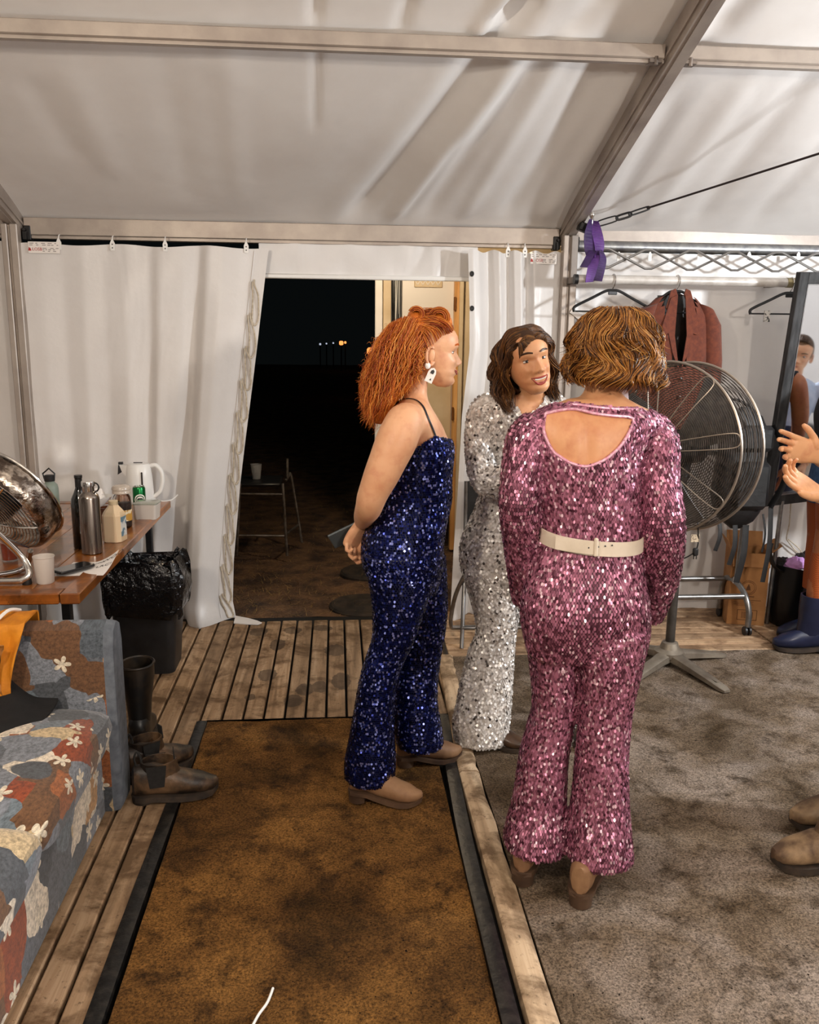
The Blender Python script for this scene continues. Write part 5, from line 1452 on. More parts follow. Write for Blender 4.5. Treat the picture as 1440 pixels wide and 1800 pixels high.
# the lamps inside the tent (fixtures of the lights set at the top)
M_BULB = mat('lit_bulb', hexc('ffffff'), None, emit=(1, .92, .8), estr=8)
for (loc, lab) in ((KEY_LAMP, 'white work lamp hung in the right hand bay'), (WARM_LAMP, 'warm caged lamp hung above the sofa end'), (RIDGE_LAMP, 'warm lamp hung near the ridge')):
    lf = thing('hanging_lamp', lab, 'lamp', (loc[0], loc[1], loc[2]), 0, 'lamps hung under the tent roof')
    zr = roof_z(loc[1])-loc[2]
    MB().tube([(0, 0, .14), (0, 0, zr)], .004, 6).build('cord', M_BLACK, lf)
    MB().lathe([(.02, .19), (.03, .18), (.035, .14), (.03, .135)], 16).build('socket', M_BLACK, lf)
# ================================================================== PEOPLE: tools
def ringpts(cx, cy, cz, rx, ry, n=30, p=2.2, rot=0.0, tx=0.0, ty=0.0):
    out = []
    cr, sr = math.cos(rot), math.sin(rot)
    for k in range(n):
        a = 2*PI*k/n; c, s = math.cos(a), math.sin(a)
        x = rx*abs(c)**(2/p)*(1 if c > 0 else -1); y = ry*abs(s)**(2/p)*(1 if s > 0 else -1)
        out.append((cx+x*cr-y*sr, cy+x*sr+y*cr, cz+tx*x+ty*y))
    return out
def rows_px(rows, Y0, n=30, p=2.2, grow=0.0):
    """rows of (y, x_left, x_right, depth half-extent, shift in Y) measured in the plane Y0"""
    rows = sorted(rows, key=lambda r: r[0]); out = []
    for r in rows:
        y, xl, xr_, ry = r[:4]; dy = r[4] if len(r) > 4 else 0
        a = at(xl, y, Y0+dy); b = at(xr_, y, Y0+dy)
        out.append(ringpts((a.x+b.x)/2, Y0+dy, (a.z+b.z)/2, abs(b.x-a.x)/2+grow, ry+grow, n, p))
    return out
def densify(rings, k=3):
    """smooth in-between rings (Catmull-Rom per vertex)"""
    n = len(rings[0]); cols = [smoothpath([r[i] for r in rings], k) for i in range(n)]
    return [[tuple(cols[i][j]) for i in range(n)] for j in range(len(cols[0]))]
def tube_rings(pts, rs, n=20, sub=4):
    P = smoothpath(pts, sub); m = len(P); src = len(pts)
    R_ = []
    for i in range(m):
        t = i/(m-1)*(src-1); k = min(int(t), src-2); f = ease(t-k)*.5+(t-k)*.5
        a = rs[k]; b = rs[k+1]
        a = a if isinstance(a, (tuple, list)) else (a, a); b = b if isinstance(b, (tuple, list)) else (b, b)
        R_.append((lerp(a[0], b[0], f), lerp(a[1], b[1], f)))
    m_ = MB().tube(P, R_, n, caps=False)
    return [m_.v[i*n:(i+1)*n] for i in range(m)]
def shrink(rings, d):
    out = []
    for r in rings:
        c = sum((Vector(p) for p in r), Vector())/len(r)
        out.append([tuple(Vector(p)+(c-Vector(p)).normalized()*min(d, (c-Vector(p)).length*.6)) for p in r])
    return out
def remesh(lofts, voxel=.006, smooth=3, fac=.5):
    m = MB()
    for L in lofts:
        if isinstance(L, MB): m.join(L)
        else: m.loft(L)
    me = m.mesh('tmp')
    bm = bmesh.new(); bm.from_mesh(me); bmesh.ops.recalc_face_normals(bm, faces=bm.faces); bm.to_mesh(me); bm.free()
    o = bpy.data.objects.new('tmp', me); COL.objects.link(o)
    md = o.modifiers.new('r', 'REMESH'); md.mode = 'VOXEL'; md.voxel_size = voxel
    if smooth:
        ms = o.modifiers.new('s', 'SMOOTH'); ms.iterations = smooth; ms.factor = fac
    dg = bpy.context.evaluated_depsgraph_get(); dg.update()
    me2 = bpy.data.meshes.new_from_object(o.evaluated_get(dg))
    bpy.data.objects.remove(o); bpy.data.meshes.remove(me)
    out = MB()
    nv = len(me2.vertices); co = np.empty(nv*3, 'f'); me2.vertices.foreach_get('co', co)
    out.v = [tuple(p) for p in co.reshape(-1, 3).tolist()]
    out.f = [tuple(p.vertices) for p in me2.polygons]; out.m = [0]*len(out.f)
    bpy.data.meshes.remove(me2)
    return out
def bvh_of(m): return BVHTree.FromPolygons(m.v, m.f)
def drop_faces(m, test):
    keep = []
    for f in m.f:
        c = [sum(m.v[i][k] for i in f)/len(f) for k in range(3)]
        if not test(c): keep.append(f)
    used = sorted({i for f in keep for i in f}); mp = {o: i for i, o in enumerate(used)}
    r = MB(); r.v = [m.v[i] for i in used]; r.f = [tuple(mp[i] for i in f) for f in keep]; r.m = [0]*len(r.f)
    return r
def inpoly(x, y, poly):
    c = False; j = len(poly)-1
    for i in range(len(poly)):
        if (poly[i][1] > y) != (poly[j][1] > y) and x < (poly[j][0]-poly[i][0])*(y-poly[i][1])/(poly[j][1]-poly[i][1])+poly[i][0]: c = not c
        j = i
    return c
def sequins(lofts, tree, su, sv, size, tilt, seed, test=None, aspect=1.0, maxd=.016):
    rg = np.random.default_rng(seed); V = []; Fn = 0
    for rings in lofts:
        A = np.array([[tuple(p) for p in r] for r in rings]); m, n = A.shape[:2]
        circ = np.linalg.norm(np.diff(np.concatenate([A, A[:, :1]], 1), axis=1), axis=2).sum(1)
        nc = max(6, int(circ.mean()/su)); mid = np.linalg.norm(np.diff(A, axis=0), axis=2).mean(1); cum = np.concatenate([[0], np.cumsum(mid)])
        nr = max(3, int(cum[-1]/sv))
        for j in range(nr):
            s = (j+.5)/nr*cum[-1]; i = min(np.searchsorted(cum, s)-1, m-2); i = max(i, 0); t = (s-cum[i])/max(cum[i+1]-cum[i], 1e-6)
            ring = A[i]*(1-t)+A[i+1]*t; dv = (A[i+1]-A[i])
            ncr = max(6, int(nc))
            u = (np.arange(ncr)+(.5 if j % 2 else 0)+rg.uniform(-.12, .12, ncr))/ncr*n
            k = np.floor(u).astype(int) % n; f = (u-np.floor(u))[:, None]
            P = ring[k]*(1-f)+ring[(k+1) % n]*f; T = dv[k]
            for p, tv in zip(P, T):
                r_ = tree.find_nearest(Vector(p), maxd)
                if r_[0] is None: continue
                c, nn = r_[0], r_[1]
                if test and test(c): continue
                V.append((c.x, c.y, c.z, nn.x, nn.y, nn.z, tv[0], tv[1], tv[2]))
    if not V: return None
    V = np.array(V); N = len(V)
    C, Nn, T = V[:, :3], V[:, 3:6], V[:, 6:9]
    Nn = Nn+rg.normal(0, tilt, (N, 3)); Nn /= np.linalg.norm(Nn, axis=1)[:, None]
    T = T-Nn*(T*Nn).sum(1)[:, None]; T /= np.linalg.norm(T, axis=1)[:, None]+1e-9
    B = np.cross(Nn, T)
    sz = size*rg.uniform(.85, 1.1, N)
    C = C+V[:, 3:6]*.0022
    vs = np.empty((N, 6, 3))
    for q in range(6):
        a = PI/3*q
        vs[:, q] = C+(T*(math.cos(a)*aspect)+B*math.sin(a))*sz[:, None]
    me = bpy.data.meshes.new('sequins'); me.vertices.add(N*6); me.vertices.foreach_set('co', vs.reshape(-1).astype('f'))
    me.loops.add(N*6); me.loops.foreach_set('vertex_index', np.arange(N*6, dtype='i'))
    me.polygons.add(N); me.polygons.foreach_set('loop_start', np.arange(0, N*6, 6, dtype='i'))
    try: me.polygons.foreach_set('loop_total', np.full(N, 6, 'i'))
    except Exception: pass
    me.update(calc_edges=True)
    return me
def sequin_mat(name, c1, c2, c3, rough=.28, metal=.75, share=.04):
    m, nt, b = newmat(name)
    g = nd(nt, 'ShaderNodeNewGeometry')
    nt.links.new(ramp(nt, g.outputs['Random Per Island'], [(.0, c1), (.55, c2), (1-share*1.3, c2), (1-share, c3)]), b.inputs['Base Color'])
    b.inputs['Metallic'].default_value = metal; b.inputs['Roughness'].default_value = rough
    return m
def hair_mat(name, cols, rough=.42):
    m, nt, b = newmat(name)
    g = nd(nt, 'ShaderNodeNewGeometry')
    v = coords(nt, (1, 1, 1)); f = noise(nt, v, 22, 3)
    x = math_(nt, 'MULTIPLY_ADD', g.outputs['Random Per Island'], .75, math_(nt, 'MULTIPLY', f, .30))
    nt.links.new(ramp(nt, x, [(i/(len(cols)-1), c) for i, c in enumerate(cols)]), b.inputs['Base Color'])
    b.inputs['Roughness'].default_value = rough; b.inputs['Specular IOR Level'].default_value = .35
    return m
def strands_mesh(strands, n=3):
    m = MB()
    for pts, r in strands:
        k = len(pts); m.tube(pts, [r*(.55+.45*math.sin(PI*(i+1.2)/(k+1.4))) if i < k-1 else r*.2 for i in range(k)], n, caps=False)
    return m
def skin_mat(name, c1, c2, blush):
    m, nt, b = newmat(name)
    v = coords(nt); f = noise(nt, v, 7, 5)
    col = ramp(nt, f, [(.35, c1), (.65, c2)])
    f2 = noise(nt, v, 26, 4)
    col = mix(nt, ramp(nt, f2, [(.50, (0, 0, 0)), (.75, (.55, .55, .55))]), col, blush)
    nt.links.new(col, b.inputs['Base Color'])
    b.inputs['Roughness'].default_value = .48; b.inputs['Subsurface Weight'].default_value = .12
    b.inputs['Subsurface Radius'].default_value = (.012, .005, .003); b.inputs['Subsurface Scale'].default_value = .5
    bumpn(nt, b, noise(nt, v, 260, 3), .08, .001)
    return m

# ---- head: rings from chin to crown, face towards +Y, origin under the chin
HZ = [0, .006, .014, .022, .030, .038, .046, .054, .062, .070, .078, .086, .094, .102, .110, .118, .126, .134, .142, .152, .164, .176, .188, .198, .207, .214, .220, .2245, .226]
YF = [(0, .062), (.008, .081), (.02, .088), (.03, .0855), (.036, .083), (.045, .088), (.052, .089), (.06, .0865), (.07, .086), (.085, .085), (.10, .083), (.115, .0805), (.128, .086), (.14, .0885), (.155, .088), (.17, .083), (.185, .073), (.2, .055), (.214, .031), (.226, .002)]
YB = [(0, .03), (.01, .01), (.03, -.018), (.05, -.045), (.07, -.066), (.09, -.081), (.11, -.092), (.13, -.098), (.15, -.0985), (.17, -.092), (.19, -.077), (.205, -.056), (.218, -.026), (.226, 0)]
HW = [(0, .016), (.008, .030), (.02, .041), (.035, .050), (.05, .0565), (.07, .0625), (.09, .067), (.11, .0705), (.13, .0735), (.15, .0745), (.17, .072), (.19, .063), (.205, .049), (.218, .028), (.226, .002)]
def head_mesh(smile=0.0, open_=0.0, nose=1.0):
    n = 112; rings = []
    zs = []
    for a, b in zip(HZ, HZ[1:]): zs += [a, (a+b)/2]
    zs.append(HZ[-1])
    for z in zs:
        yf, yb, w = interp(YF, z), interp(YB, z), interp(HW, z); yc = lerp(yb, yf, .50); r = []
        for k in range(n):
            a = 2*PI*k/n; c, s = math.cos(a), math.sin(a)
            p = 2.35 if s > 0 else 2.05
            x = w*abs(c)**(2/p)*(1 if c > 0 else -1); y = yc+(yf-yc if s > 0 else yc-yb)*abs(s)**(2/p)*(1 if s > 0 else -1)
            if s > 0:
                G = lambda x0, z0, sx, sz: math.exp(-((x-x0)/sx)**2-((z-z0)/sz)**2)
                d = 0
                A = interp([(.068, 0), (.073, .010), (.080, .021), (.087, .0215), (.095, .017), (.107, .010), (.120, .004), (.130, 0)], z)*nose
                d += A*math.exp(-(x/interp([(.07, .0135), (.085, .0125), (.10, .0085), (.12, .0075)], z))**2)
                for e in (-1, 1):
                    d += .008*nose*G(e*.013, .078, .006, .006)
                    d -= .0085*G(e*.031, .117, .016, .010)
                    d += .0035*G(e*.030, .136, .020, .006)
                    d += (.0045+.004*smile)*G(e*.040, .086, .016, .014)
                    d -= .003*smile*G(e*.030, .060, .006, .016)
                d += .0035*G(0, .0565, .020, .0055)+.004*G(0, .0455, .017, .006)-.003*G(0, .0512, .022, .003)-.0035*G(0, .036, .016, .005)
                d -= .010*open_*G(0, .0505, .018, .008)
                y += d
            r.append((x, y, z))
        rings.append(r)
    m = MB().loft(rings)
    for e in (-1, 1):      # ears
        er = MB(); pts = []
        for k in range(22):
            t = k/21; a = lerp(-2.2, 2.5, t)
            rr = lerp(.017, .021, .5-.5*math.cos(t*PI))
            pts.append(Vector((e*(.073+.010*math.sin(t*PI)), -.008-rr*math.cos(a)*.75, .102+rr*1.55*math.sin(a)*(-1))))
        er.tube(pts, [.0042+.0015*math.sin(k/21*PI) for k in range(22)], 7)
        er.ball((e*.072, -.006, .102), (.005, .013, .022), 10, 8); er.ball((e*.075, -.002, .076), (.0055, .007, .009), 8, 6)
        m.join(er)
    return m
M_EYE = mat('eye_white', hexc('e8e2dc'), None, rough=.15)
M_IRIS = mat('eye_iris', hexc('2b221d'), None, rough=.1)
M_LIP = mat('lip', hexc('a8524a'), None, rough=.35)
M_LIP_D = mat('lip_painted', hexc('9c4038'), None, rough=.3)
M_TEETH = mat('teeth', hexc('efe8dd'), None, rough=.2)
M_MOUTH = mat('mouth_inside', hexc('3a1210'), None, rough=.5)
M_LASH = mat('lash', hexc('1f140f'), None, rough=.6)
def face_parts(hm, HM, bodyobj, world_off, skinm, browm, lipm, smile=.3, open_=0.0, squint=.3):
    tr_ = bvh_of(hm)
    def fy(x, z):
        h = tr_.ray_cast(Vector((x, .3, z)), Vector((0, -1, 0)))
        return h[0].y if h[0] is not None else .08
    T = Matrix.Translation(-world_off) @ HM
    def put(m, name, mt_): return m.xf(T).build(name, mt_, bodyobj)
    for e in (-1, 1):
        cx, cz = e*.031, .117; cy = fy(cx, cz)
        put(MB().ball((cx, cy-.0078, cz), .0118, 16, 12), 'eyeball', M_EYE)
        put(MB().ball((cx+.0005, cy+.0017, cz-.0005), (.0052, .0026, .0052), 12, 8), 'iris', M_IRIS)
        # lids: caps over the upper and lower part of the ball
        for up_, cov in ((1, .30+.35*squint), (-1, .18+.40*squint)):
            lid = MB()
            def fl_(u, v):
                a = lerp(-1.25, 1.25, u); b = lerp(1.35, .95-cov*1.25, v)
                r = .0129
                return (cx+r*math.sin(a)*math.cos(b*.6), cy-.0078+r*math.cos(a)*math.cos(b), cz+up_*r*math.sin(b))
            lid.grid(fl_, 14, 6); put(lid, 'eyelid', skinm)
            ed = [Vector(fl_(i/12, 1.0))+Vector((0, .0006, 0)) for i in range(13)]
            put(MB().tube(ed, .0011 if up_ > 0 else .0006, 5), 'lash_line', M_LASH)
        bp_ = []
        for i in range(9):
            t = i/8; x = e*lerp(.013, .050, t); z = .1375+.006*math.sin(t*PI*.8)-.003*t+.002*smile
            bp_.append(Vector((x, fy(x, z)+.0008, z)))
        put(MB().tube(bp_, [(.0016, .0028+.0012*math.sin(PI*i/8)) for i in range(9)], 6, flat=(0, 1, 0)), 'eyebrow', browm)
    w = .0235+.006*smile; lift = .006*smile
    def lipcurve(z0, sag, off, k=13):
        P = []
        for i in range(k):
            t = -1+2*i/(k-1); x = w*t; z = z0+lift*t*t+sag*(1-t*t)
            P.append(Vector((x, fy(x, z)+off, z)))
        return P
    if open_ > 0:
        mo = MB(); pu = lipcurve(.0525, .0015, -.001); pd = lipcurve(.0525, -.013*open_-.001, -.001)
        vs = pu+pd; k = len(pu); mo.add(vs, [(i, i+1, k+i+1, k+i) for i in range(k-1)]); put(mo, 'mouth_opening', M_MOUTH)
        te = MB(); tu = [p+Vector((0, .0016, -.0005)) for p in pu[2:-2]]; td = [p+Vector((0, .0012, -.0052)) for p in pu[2:-2]]; k2 = len(tu)
        te.add(tu+td, [(i, i+1, k2+i+1, k2+i) for i in range(k2-1)]); put(te, 'teeth', M_TEETH)
        cz = pd[len(pd)//2]; put(MB().ball((0, cz.y+.0015, cz.z+.0042), (w*.55, .004, .0035), 14, 8), 'tongue', M_LIP)
        up_c, dn_c = lipcurve(.0535, .0025, .0008), lipcurve(.0515, -.013*open_-.002, .0012)
    else:
        up_c, dn_c = lipcurve(.0535, .0018, .0006), lipcurve(.0500, -.0030, .0010)
    k = len(up_c)
    put(MB().tube(up_c, [(.0014+.0018*math.sin(PI*i/(k-1)), .001+.0024*math.sin(PI*i/(k-1))) for i in range(k)], 8, flat=(0, 1, 0)), 'upper_lip', lipm)
    put(MB().tube(dn_c, [(.0014+.0022*math.sin(PI*i/(k-1)), .001+.0034*math.sin(PI*i/(k-1))) for i in range(k)], 8, flat=(0, 1, 0)), 'lower_lip', lipm)
    for e in (-1, 1):
        put(MB().ball((e*.007, fy(e*.007, .0725)+.0002, .0735), (.003, .002, .0016), 8, 6), 'nostril', M_MOUTH)

# ---- hand: wrist at origin, fingers along +Y, palm facing -Z, thumb on side s
def hand_mesh(s=1, curl=(20, 25, 30, 35), spread=5, thumb=(35, 25), size=1.0, voxel=.0024):
    L = []
    L.append(densify([ringpts_y(0, -.012, 0, .027, .019), ringpts_y(0, .010, 0, .029, .0185), ringpts_y(s*-.002, .04, .001, .038, .0165), ringpts_y(s*-.002, .07, .001, .042, .0150), ringpts_y(s*-.003, .09, 0, .040, .0125), ringpts_y(s*-.003, .098, -.001, .034, .009)], 2))
    base = [(s*.030, .088), (s*.010, .094), (-s*.011, .091), (-s*.031, .081)]
    lens = [(.040, .024, .020), (.044, .028, .021), (.040, .026, .020), (.031, .019, .018)]
    for i, ((bx, by), ln) in enumerate(zip(base, lens)):
        az = s*R(spread)*(1.5-i)*-1
        d0 = Vector((math.sin(-az), math.cos(az), 0)); p = Vector((bx, by-.022, -.001)); pts = [p, Vector((bx, by, -.001))]; a = 0; p = pts[-1]
        rs = [.0095, .0102]
        for j, l in enumerate(ln):
            a += R(curl[i])*(.7 if j == 0 else 1.0)
            d = Vector((d0.x*math.cos(a), d0.y*math.cos(a), -math.sin(a)))
            m_ = p+d*(l*.5); p = p+d*l; pts += [m_, p]; rs += [.0090-.0006*j, .0088-.0010*j]
        rs[-1] = .0058
        L.append(MB().tube(pts, [r*(.88 if i == 3 else 1) for r in rs], 10))
    p = Vector((s*.020, .018, -.004)); az, ax_ = R(thumb[0]), R(thumb[1])
    d = Vector((s*math.sin(az), math.cos(az)*math.cos(ax_), -math.sin(ax_)))
    p1 = p+d*.036; d2 = (d+Vector((-s*.25, .25, 0))).normalized(); p2 = p1+d2*.032; d3 = (d2+Vector((-s*.15, .2, 0))).normalized(); p3 = p2+d3*.026
    L.append(MB().tube([p, (p+p1)/2, p1, (p1+p2)/2, p2, (p2+p3)/2, p3], [.015, .0155, .0118, .0108, .0106, .0098, .006], 10))
    m = remesh(L, voxel, 3, .45)
    if size != 1: m.v = [(x*size, y*size, z*size) for x, y, z in m.v]
    return m
def ringpts_y(cx, cy, cz, rx, rz, n=20, p=2.6):
    out = []
    for k in range(n):
        a = 2*PI*k/n; c, s_ = math.cos(a), math.sin(a)
        out.append((cx+rx*abs(c)**(2/p)*(1 if c > 0 else -1), cy, cz+rz*abs(s_)**(2/p)*(1 if s_ > 0 else -1)))
    return out
def frame_to(origin, ydir, zdir):
    y = Vector(ydir).normalized(); z = Vector(zdir); z = (z-y*z.dot(y)).normalized(); x = y.cross(z)
    return Matrix(((x.x, y.x, z.x, origin[0]), (x.y, y.y, z.y, origin[1]), (x.z, y.z, z.z, origin[2]), (0, 0, 0, 1)))
M_SKIN_A = skin_mat('skin_fair_tan', hexc('c98d62'), hexc('dba478'), hexc('b86f4c'))
M_SKIN_B = skin_mat('skin_fair', hexc('d09770'), hexc('e2af88'), hexc('c07a5c'))
M_TAN = mat('tan_suede', hexc('6e4c33'), hexc('94704f'), 9, .7, bump=.25, bscale=60)
M_TANSOLE = mat('brown_sole', hexc('3a281c'), hexc('57402e'), 14, .6)
def wear_boots(root, places, mu, ms, kw, name='boot'):
    for (x, y, z, rz) in places:
        u, s_, h = boot_parts(**kw)
        M_ = Matrix.Translation(Vector((x, y, z))-root.location) @ Matrix.Rotation(rz, 4, 'Z')
        b_ = u.xf(M_).build(name, mu, root); s_.xf(M_).build('sole', ms, b_); h.xf(M_).build('heel', ms, b_)
# ================================================================== WOMAN IN PINK (back to the camera)
PY = 2.31
pk_root = thing('person', 'person in pink sequin jumpsuit with white belt, back to the camera', 'person', (.64, PY, 0))
torso = densify(rows_px([(1150, 930, 1132, .090), (1112, 921, 1139, .112, -.008), (1072, 917, 1139, .126, -.012), (1030, 924, 1133, .120, -.008), (990, 936, 1127, .108), (955, 949, 1121, .098), (920, 952, 1119, .095), (880, 947, 1120, .098), (840, 941, 1124, .102), (800, 934, 1130, .104), (768, 927, 1146, .100), (744, 924, 1166, .088), (727, 938, 1158, .070), (712, 968, 1128, .056), (700, 1000, 1106, .050)], PY), 3)
legL = densify(rows_px([(1105, 922, 1026, .085), (1160, 932, 1019, .086), (1235, 938, 1017, .074), (1273, 930, 1008, .072), (1325, 916, 997, .078), (1405, 904, 993, .088), (1450, 892, 993, .098, -.015), (1482, 886, 995, .108, -.022)], 2.36), 3)
legR = densify(rows_px([(1105, 1016, 1139, .085), (1160, 1021, 1128, .086), (1235, 1023, 1110, .074), (1273, 1020, 1106, .072), (1325, 1015, 1101, .078), (1405, 1008, 1102, .088), (1460, 999, 1106, .098, -.015), (1500, 995, 1109, .108, -.022)], 2.27), 3)
A_ = lambda x, y, Y_: at(x, y, Y_)
armL = tube_rings([A_(945, 742, 2.31), A_(926, 770, 2.305), A_(917, 830, 2.29), A_(913, 895, 2.29), A_(919, 960, 2.345), A_(924, 1015, 2.40), A_(927, 1052, 2.44)], [.040, .055, .056, .055, .053, .050, .046], 22)
armR = tube_rings([A_(1138, 744, 2.31), A_(1158, 775, 2.305), A_(1160, 840, 2.29), A_(1166, 915, 2.27), A_(1163, 960, 2.30), A_(1160, 1010, 2.36), A_(1152, 1060, 2.41), A_(1149, 1092, 2.43)], [.042, .055, .053, .060, .064, .058, .042, .022], 22)
suit = remesh([torso, legL, legR, armL, armR], .0065, 3)
tree = bvh_of(suit)
YB_ = 2.205
def hit(tree_, x, y):
    d = ray(x, y).normalized(); r_ = tree_.ray_cast(Vector((0, 0, CAM_H)), d); return r_[0], r_[1]
hole_px = [(959, 727), (956, 757), (970, 790), (985, 803), (1004, 814), (1031, 820), (1060, 810), (1078, 797), (1091, 784), (1104, 764), (1113, 736), (1080, 731), (1047, 727), (1012, 719), (985, 721)]
zl_px = [(930, 728), (945, 716), (967, 709), (1012, 708), (1050, 713), (1088, 716), (1122, 716), (1150, 728)]
def pink_cut(c):
    x, y = pxof(c)
    if c[1] < PY+.0 and inpoly(x, y, hole_px): return True
    if 938 < x < 1142 and y < interp(zl_px, x) and c[2] > 1.3: return True
    return c[2] > at(1040, 690, PY).z and 950 < x < 1130
M_PINKB = mat('plum_stretch_cloth', hexc('451c2c'), hexc('58273a'), 40, .6)
sm = drop_faces(suit, pink_cut)
sm.v = [tuple(p) for p in sm.v]
so_ = sm.build('jumpsuit', M_PINKB, pk_root, True, True, angle=180)
M_PSEQ = sequin_mat('pink_sequins', hexc('4e2233'), hexc('b5738c'), hexc('efc9d6'), .34, .5, .07)  # dark plum and palest sequins put shade and glints into the colour
sq = sequins([torso, legL, legR, armL, armR], tree, .0066, .0080, .0037, .22, 1, lambda c: pink_cut((c.x, c.y, c.z)), 1.6)
o = link('sequins', sq, M_PSEQ, so_, False, True); o['kind'] = 'stuff'
tp = [hit(tree, x, y)[0] for x, y in hole_px+[hole_px[0]]]
tb_ = MB().tube(smoothpath(tp, 3), .0045, 7)
tb_.build('cutout_trim', mat('pink_trim', hexc('c9849f'), hexc('e6bccb'), 120, .4, .3), so_, True, True)
ct = [hit(tree, x, y+3)[0] for x, y in zl_px[2:-1]]
MB().tube(smoothpath([p for p in ct if p is not None], 4), .0045, 7).build('collar_trim', bpy.data.materials['pink_trim'], so_, True, True)
# body under the suit: back, neck, arms, legs, head in one mesh
tb2 = shrink(torso, .0055)
neck = densify(rows_px([(655, 1030, 1088, .052, .035), (680, 1030, 1088, .052, .025), (700, 1018, 1100, .055, .012), (722, 985, 1120, .062, .0)], PY, grow=-.002), 3)
hp = at(1072, 610, 2.345)
HM = Matrix.Translation((hp.x, 2.345, at(1060, 690, 2.34).z)) @ Matrix.Rotation(R(-6), 4, 'Z')
hmesh = head_mesh()
scap = []
for sx in (-1, 1):      # shoulder blades
    c = at(1034+sx*46, 775, YB_+.042); scap.append(MB().ball((c.x, c.y+.012, c.z), (.042, .030, .060), 14, 10))
bodym = remesh([tb2, neck, shrink(legL, .02), shrink(legR, .02), shrink(armL, .016), shrink(armR, .016)]+scap, .008, 5)
# spine furrow
sx0 = at(1036, 775, YB_).x
bodym.v = [(x, y+.006*math.exp(-((x-sx0)/.016)**2)*(1 if (y < PY-.04 and 1.15 < z < 1.45) else 0), z) for x, y, z in bodym.v]
bodym.join(MB().join(hmesh).xf(HM))
pbody = bodym.build('body', M_SKIN_A, pk_root, True, True, angle=180)
# belt
bl_ = []
za, zb2 = at(953, 937, PY), at(1121, 948, PY)
for k in range(48):
    a = 2*PI*k/48; cx = (za.x+zb2.x)/2; rx = (zb2.x-za.x)/2+.012; c, s_ = math.cos(a), math.sin(a)
    x = cx+rx*abs(c)**(2/2.2)*(1 if c > 0 else -1); y = PY+(.098+.012)*abs(s_)**(2/2.2)*(1 if s_ > 0 else -1)
    z = lerp(za.z, zb2.z, (x-za.x)/(zb2.x-za.x))-.010*max(0, -s_)
    bl_.append((x, y, z))
M_BELT = mat('cream_belt_leather', hexc('ddd0be'), hexc('cbbda9'), 12, .5)
bm2 = MB(); hh = .0205
rings = [[(x, y, z-hh) for x, y, z in bl_], [(x, y, z+hh) for x, y, z in bl_]]
cxm, cym = (za.x+zb2.x)/2, PY
inn = lambda ring, d: [(x+(cxm-x)*d, y+(cym-y)*d, z) for x, y, z in ring]
bm2.loft([inn(rings[0], .03), rings[0], rings[1], inn(rings[1], .03), inn(rings[0], .03)], caps=False)
belt = bm2.build('belt', M_BELT, pk_root, True, True, angle=30)
kp = at(1048, 963, PY-.115)
MB().box((kp.x, PY-.113, kp.z+.001), (.011, .012, .052), bev=.003).build('belt_keeper', M_BELT, belt, False, True)
MB().sheet(lambda u, v: (lerp(at(980, 950, 2.2).x, kp.x, u), PY-.1125-.004*math.sin(PI*u)+.022*(1-u)**2, lerp(kp.z-.0205, kp.z+.0175, v)+.012*(1-u)), 14, 3, .004).build('belt_tip', M_BELT, belt, True, True)
for k in range(4): MB().ball((kp.x-.012+k*.019 if k else kp.x-.02, PY-.1135, kp.z+.002*k), (.0025, .002, .0025), 8, 5).build('belt_hole', M_INK, belt, True, True)
wear_boots(pk_root, [(.547, 2.263, 0, R(-24)), (.695, 2.150, 0, R(-26))], M_TAN, M_TANSOLE, dict(L=.265, W=.044, shaft=.12, sr=(.042, .042), heel=.045, sole=.010, point=.4, vs=.85), 'ankle_boot')
er = at(1097, 697, 2.36)
MB().prism([(-.014, -.02), (.002, -.026), (.016, -.008), (.012, .016), (-.006, .022)], .004, Matrix.Translation(er) @ Matrix.Rotation(R(20), 4, 'Z')).build('earring', mat('lilac_earring', hexc('e3d5dc'), None, rough=.3), pk_root, False, True)
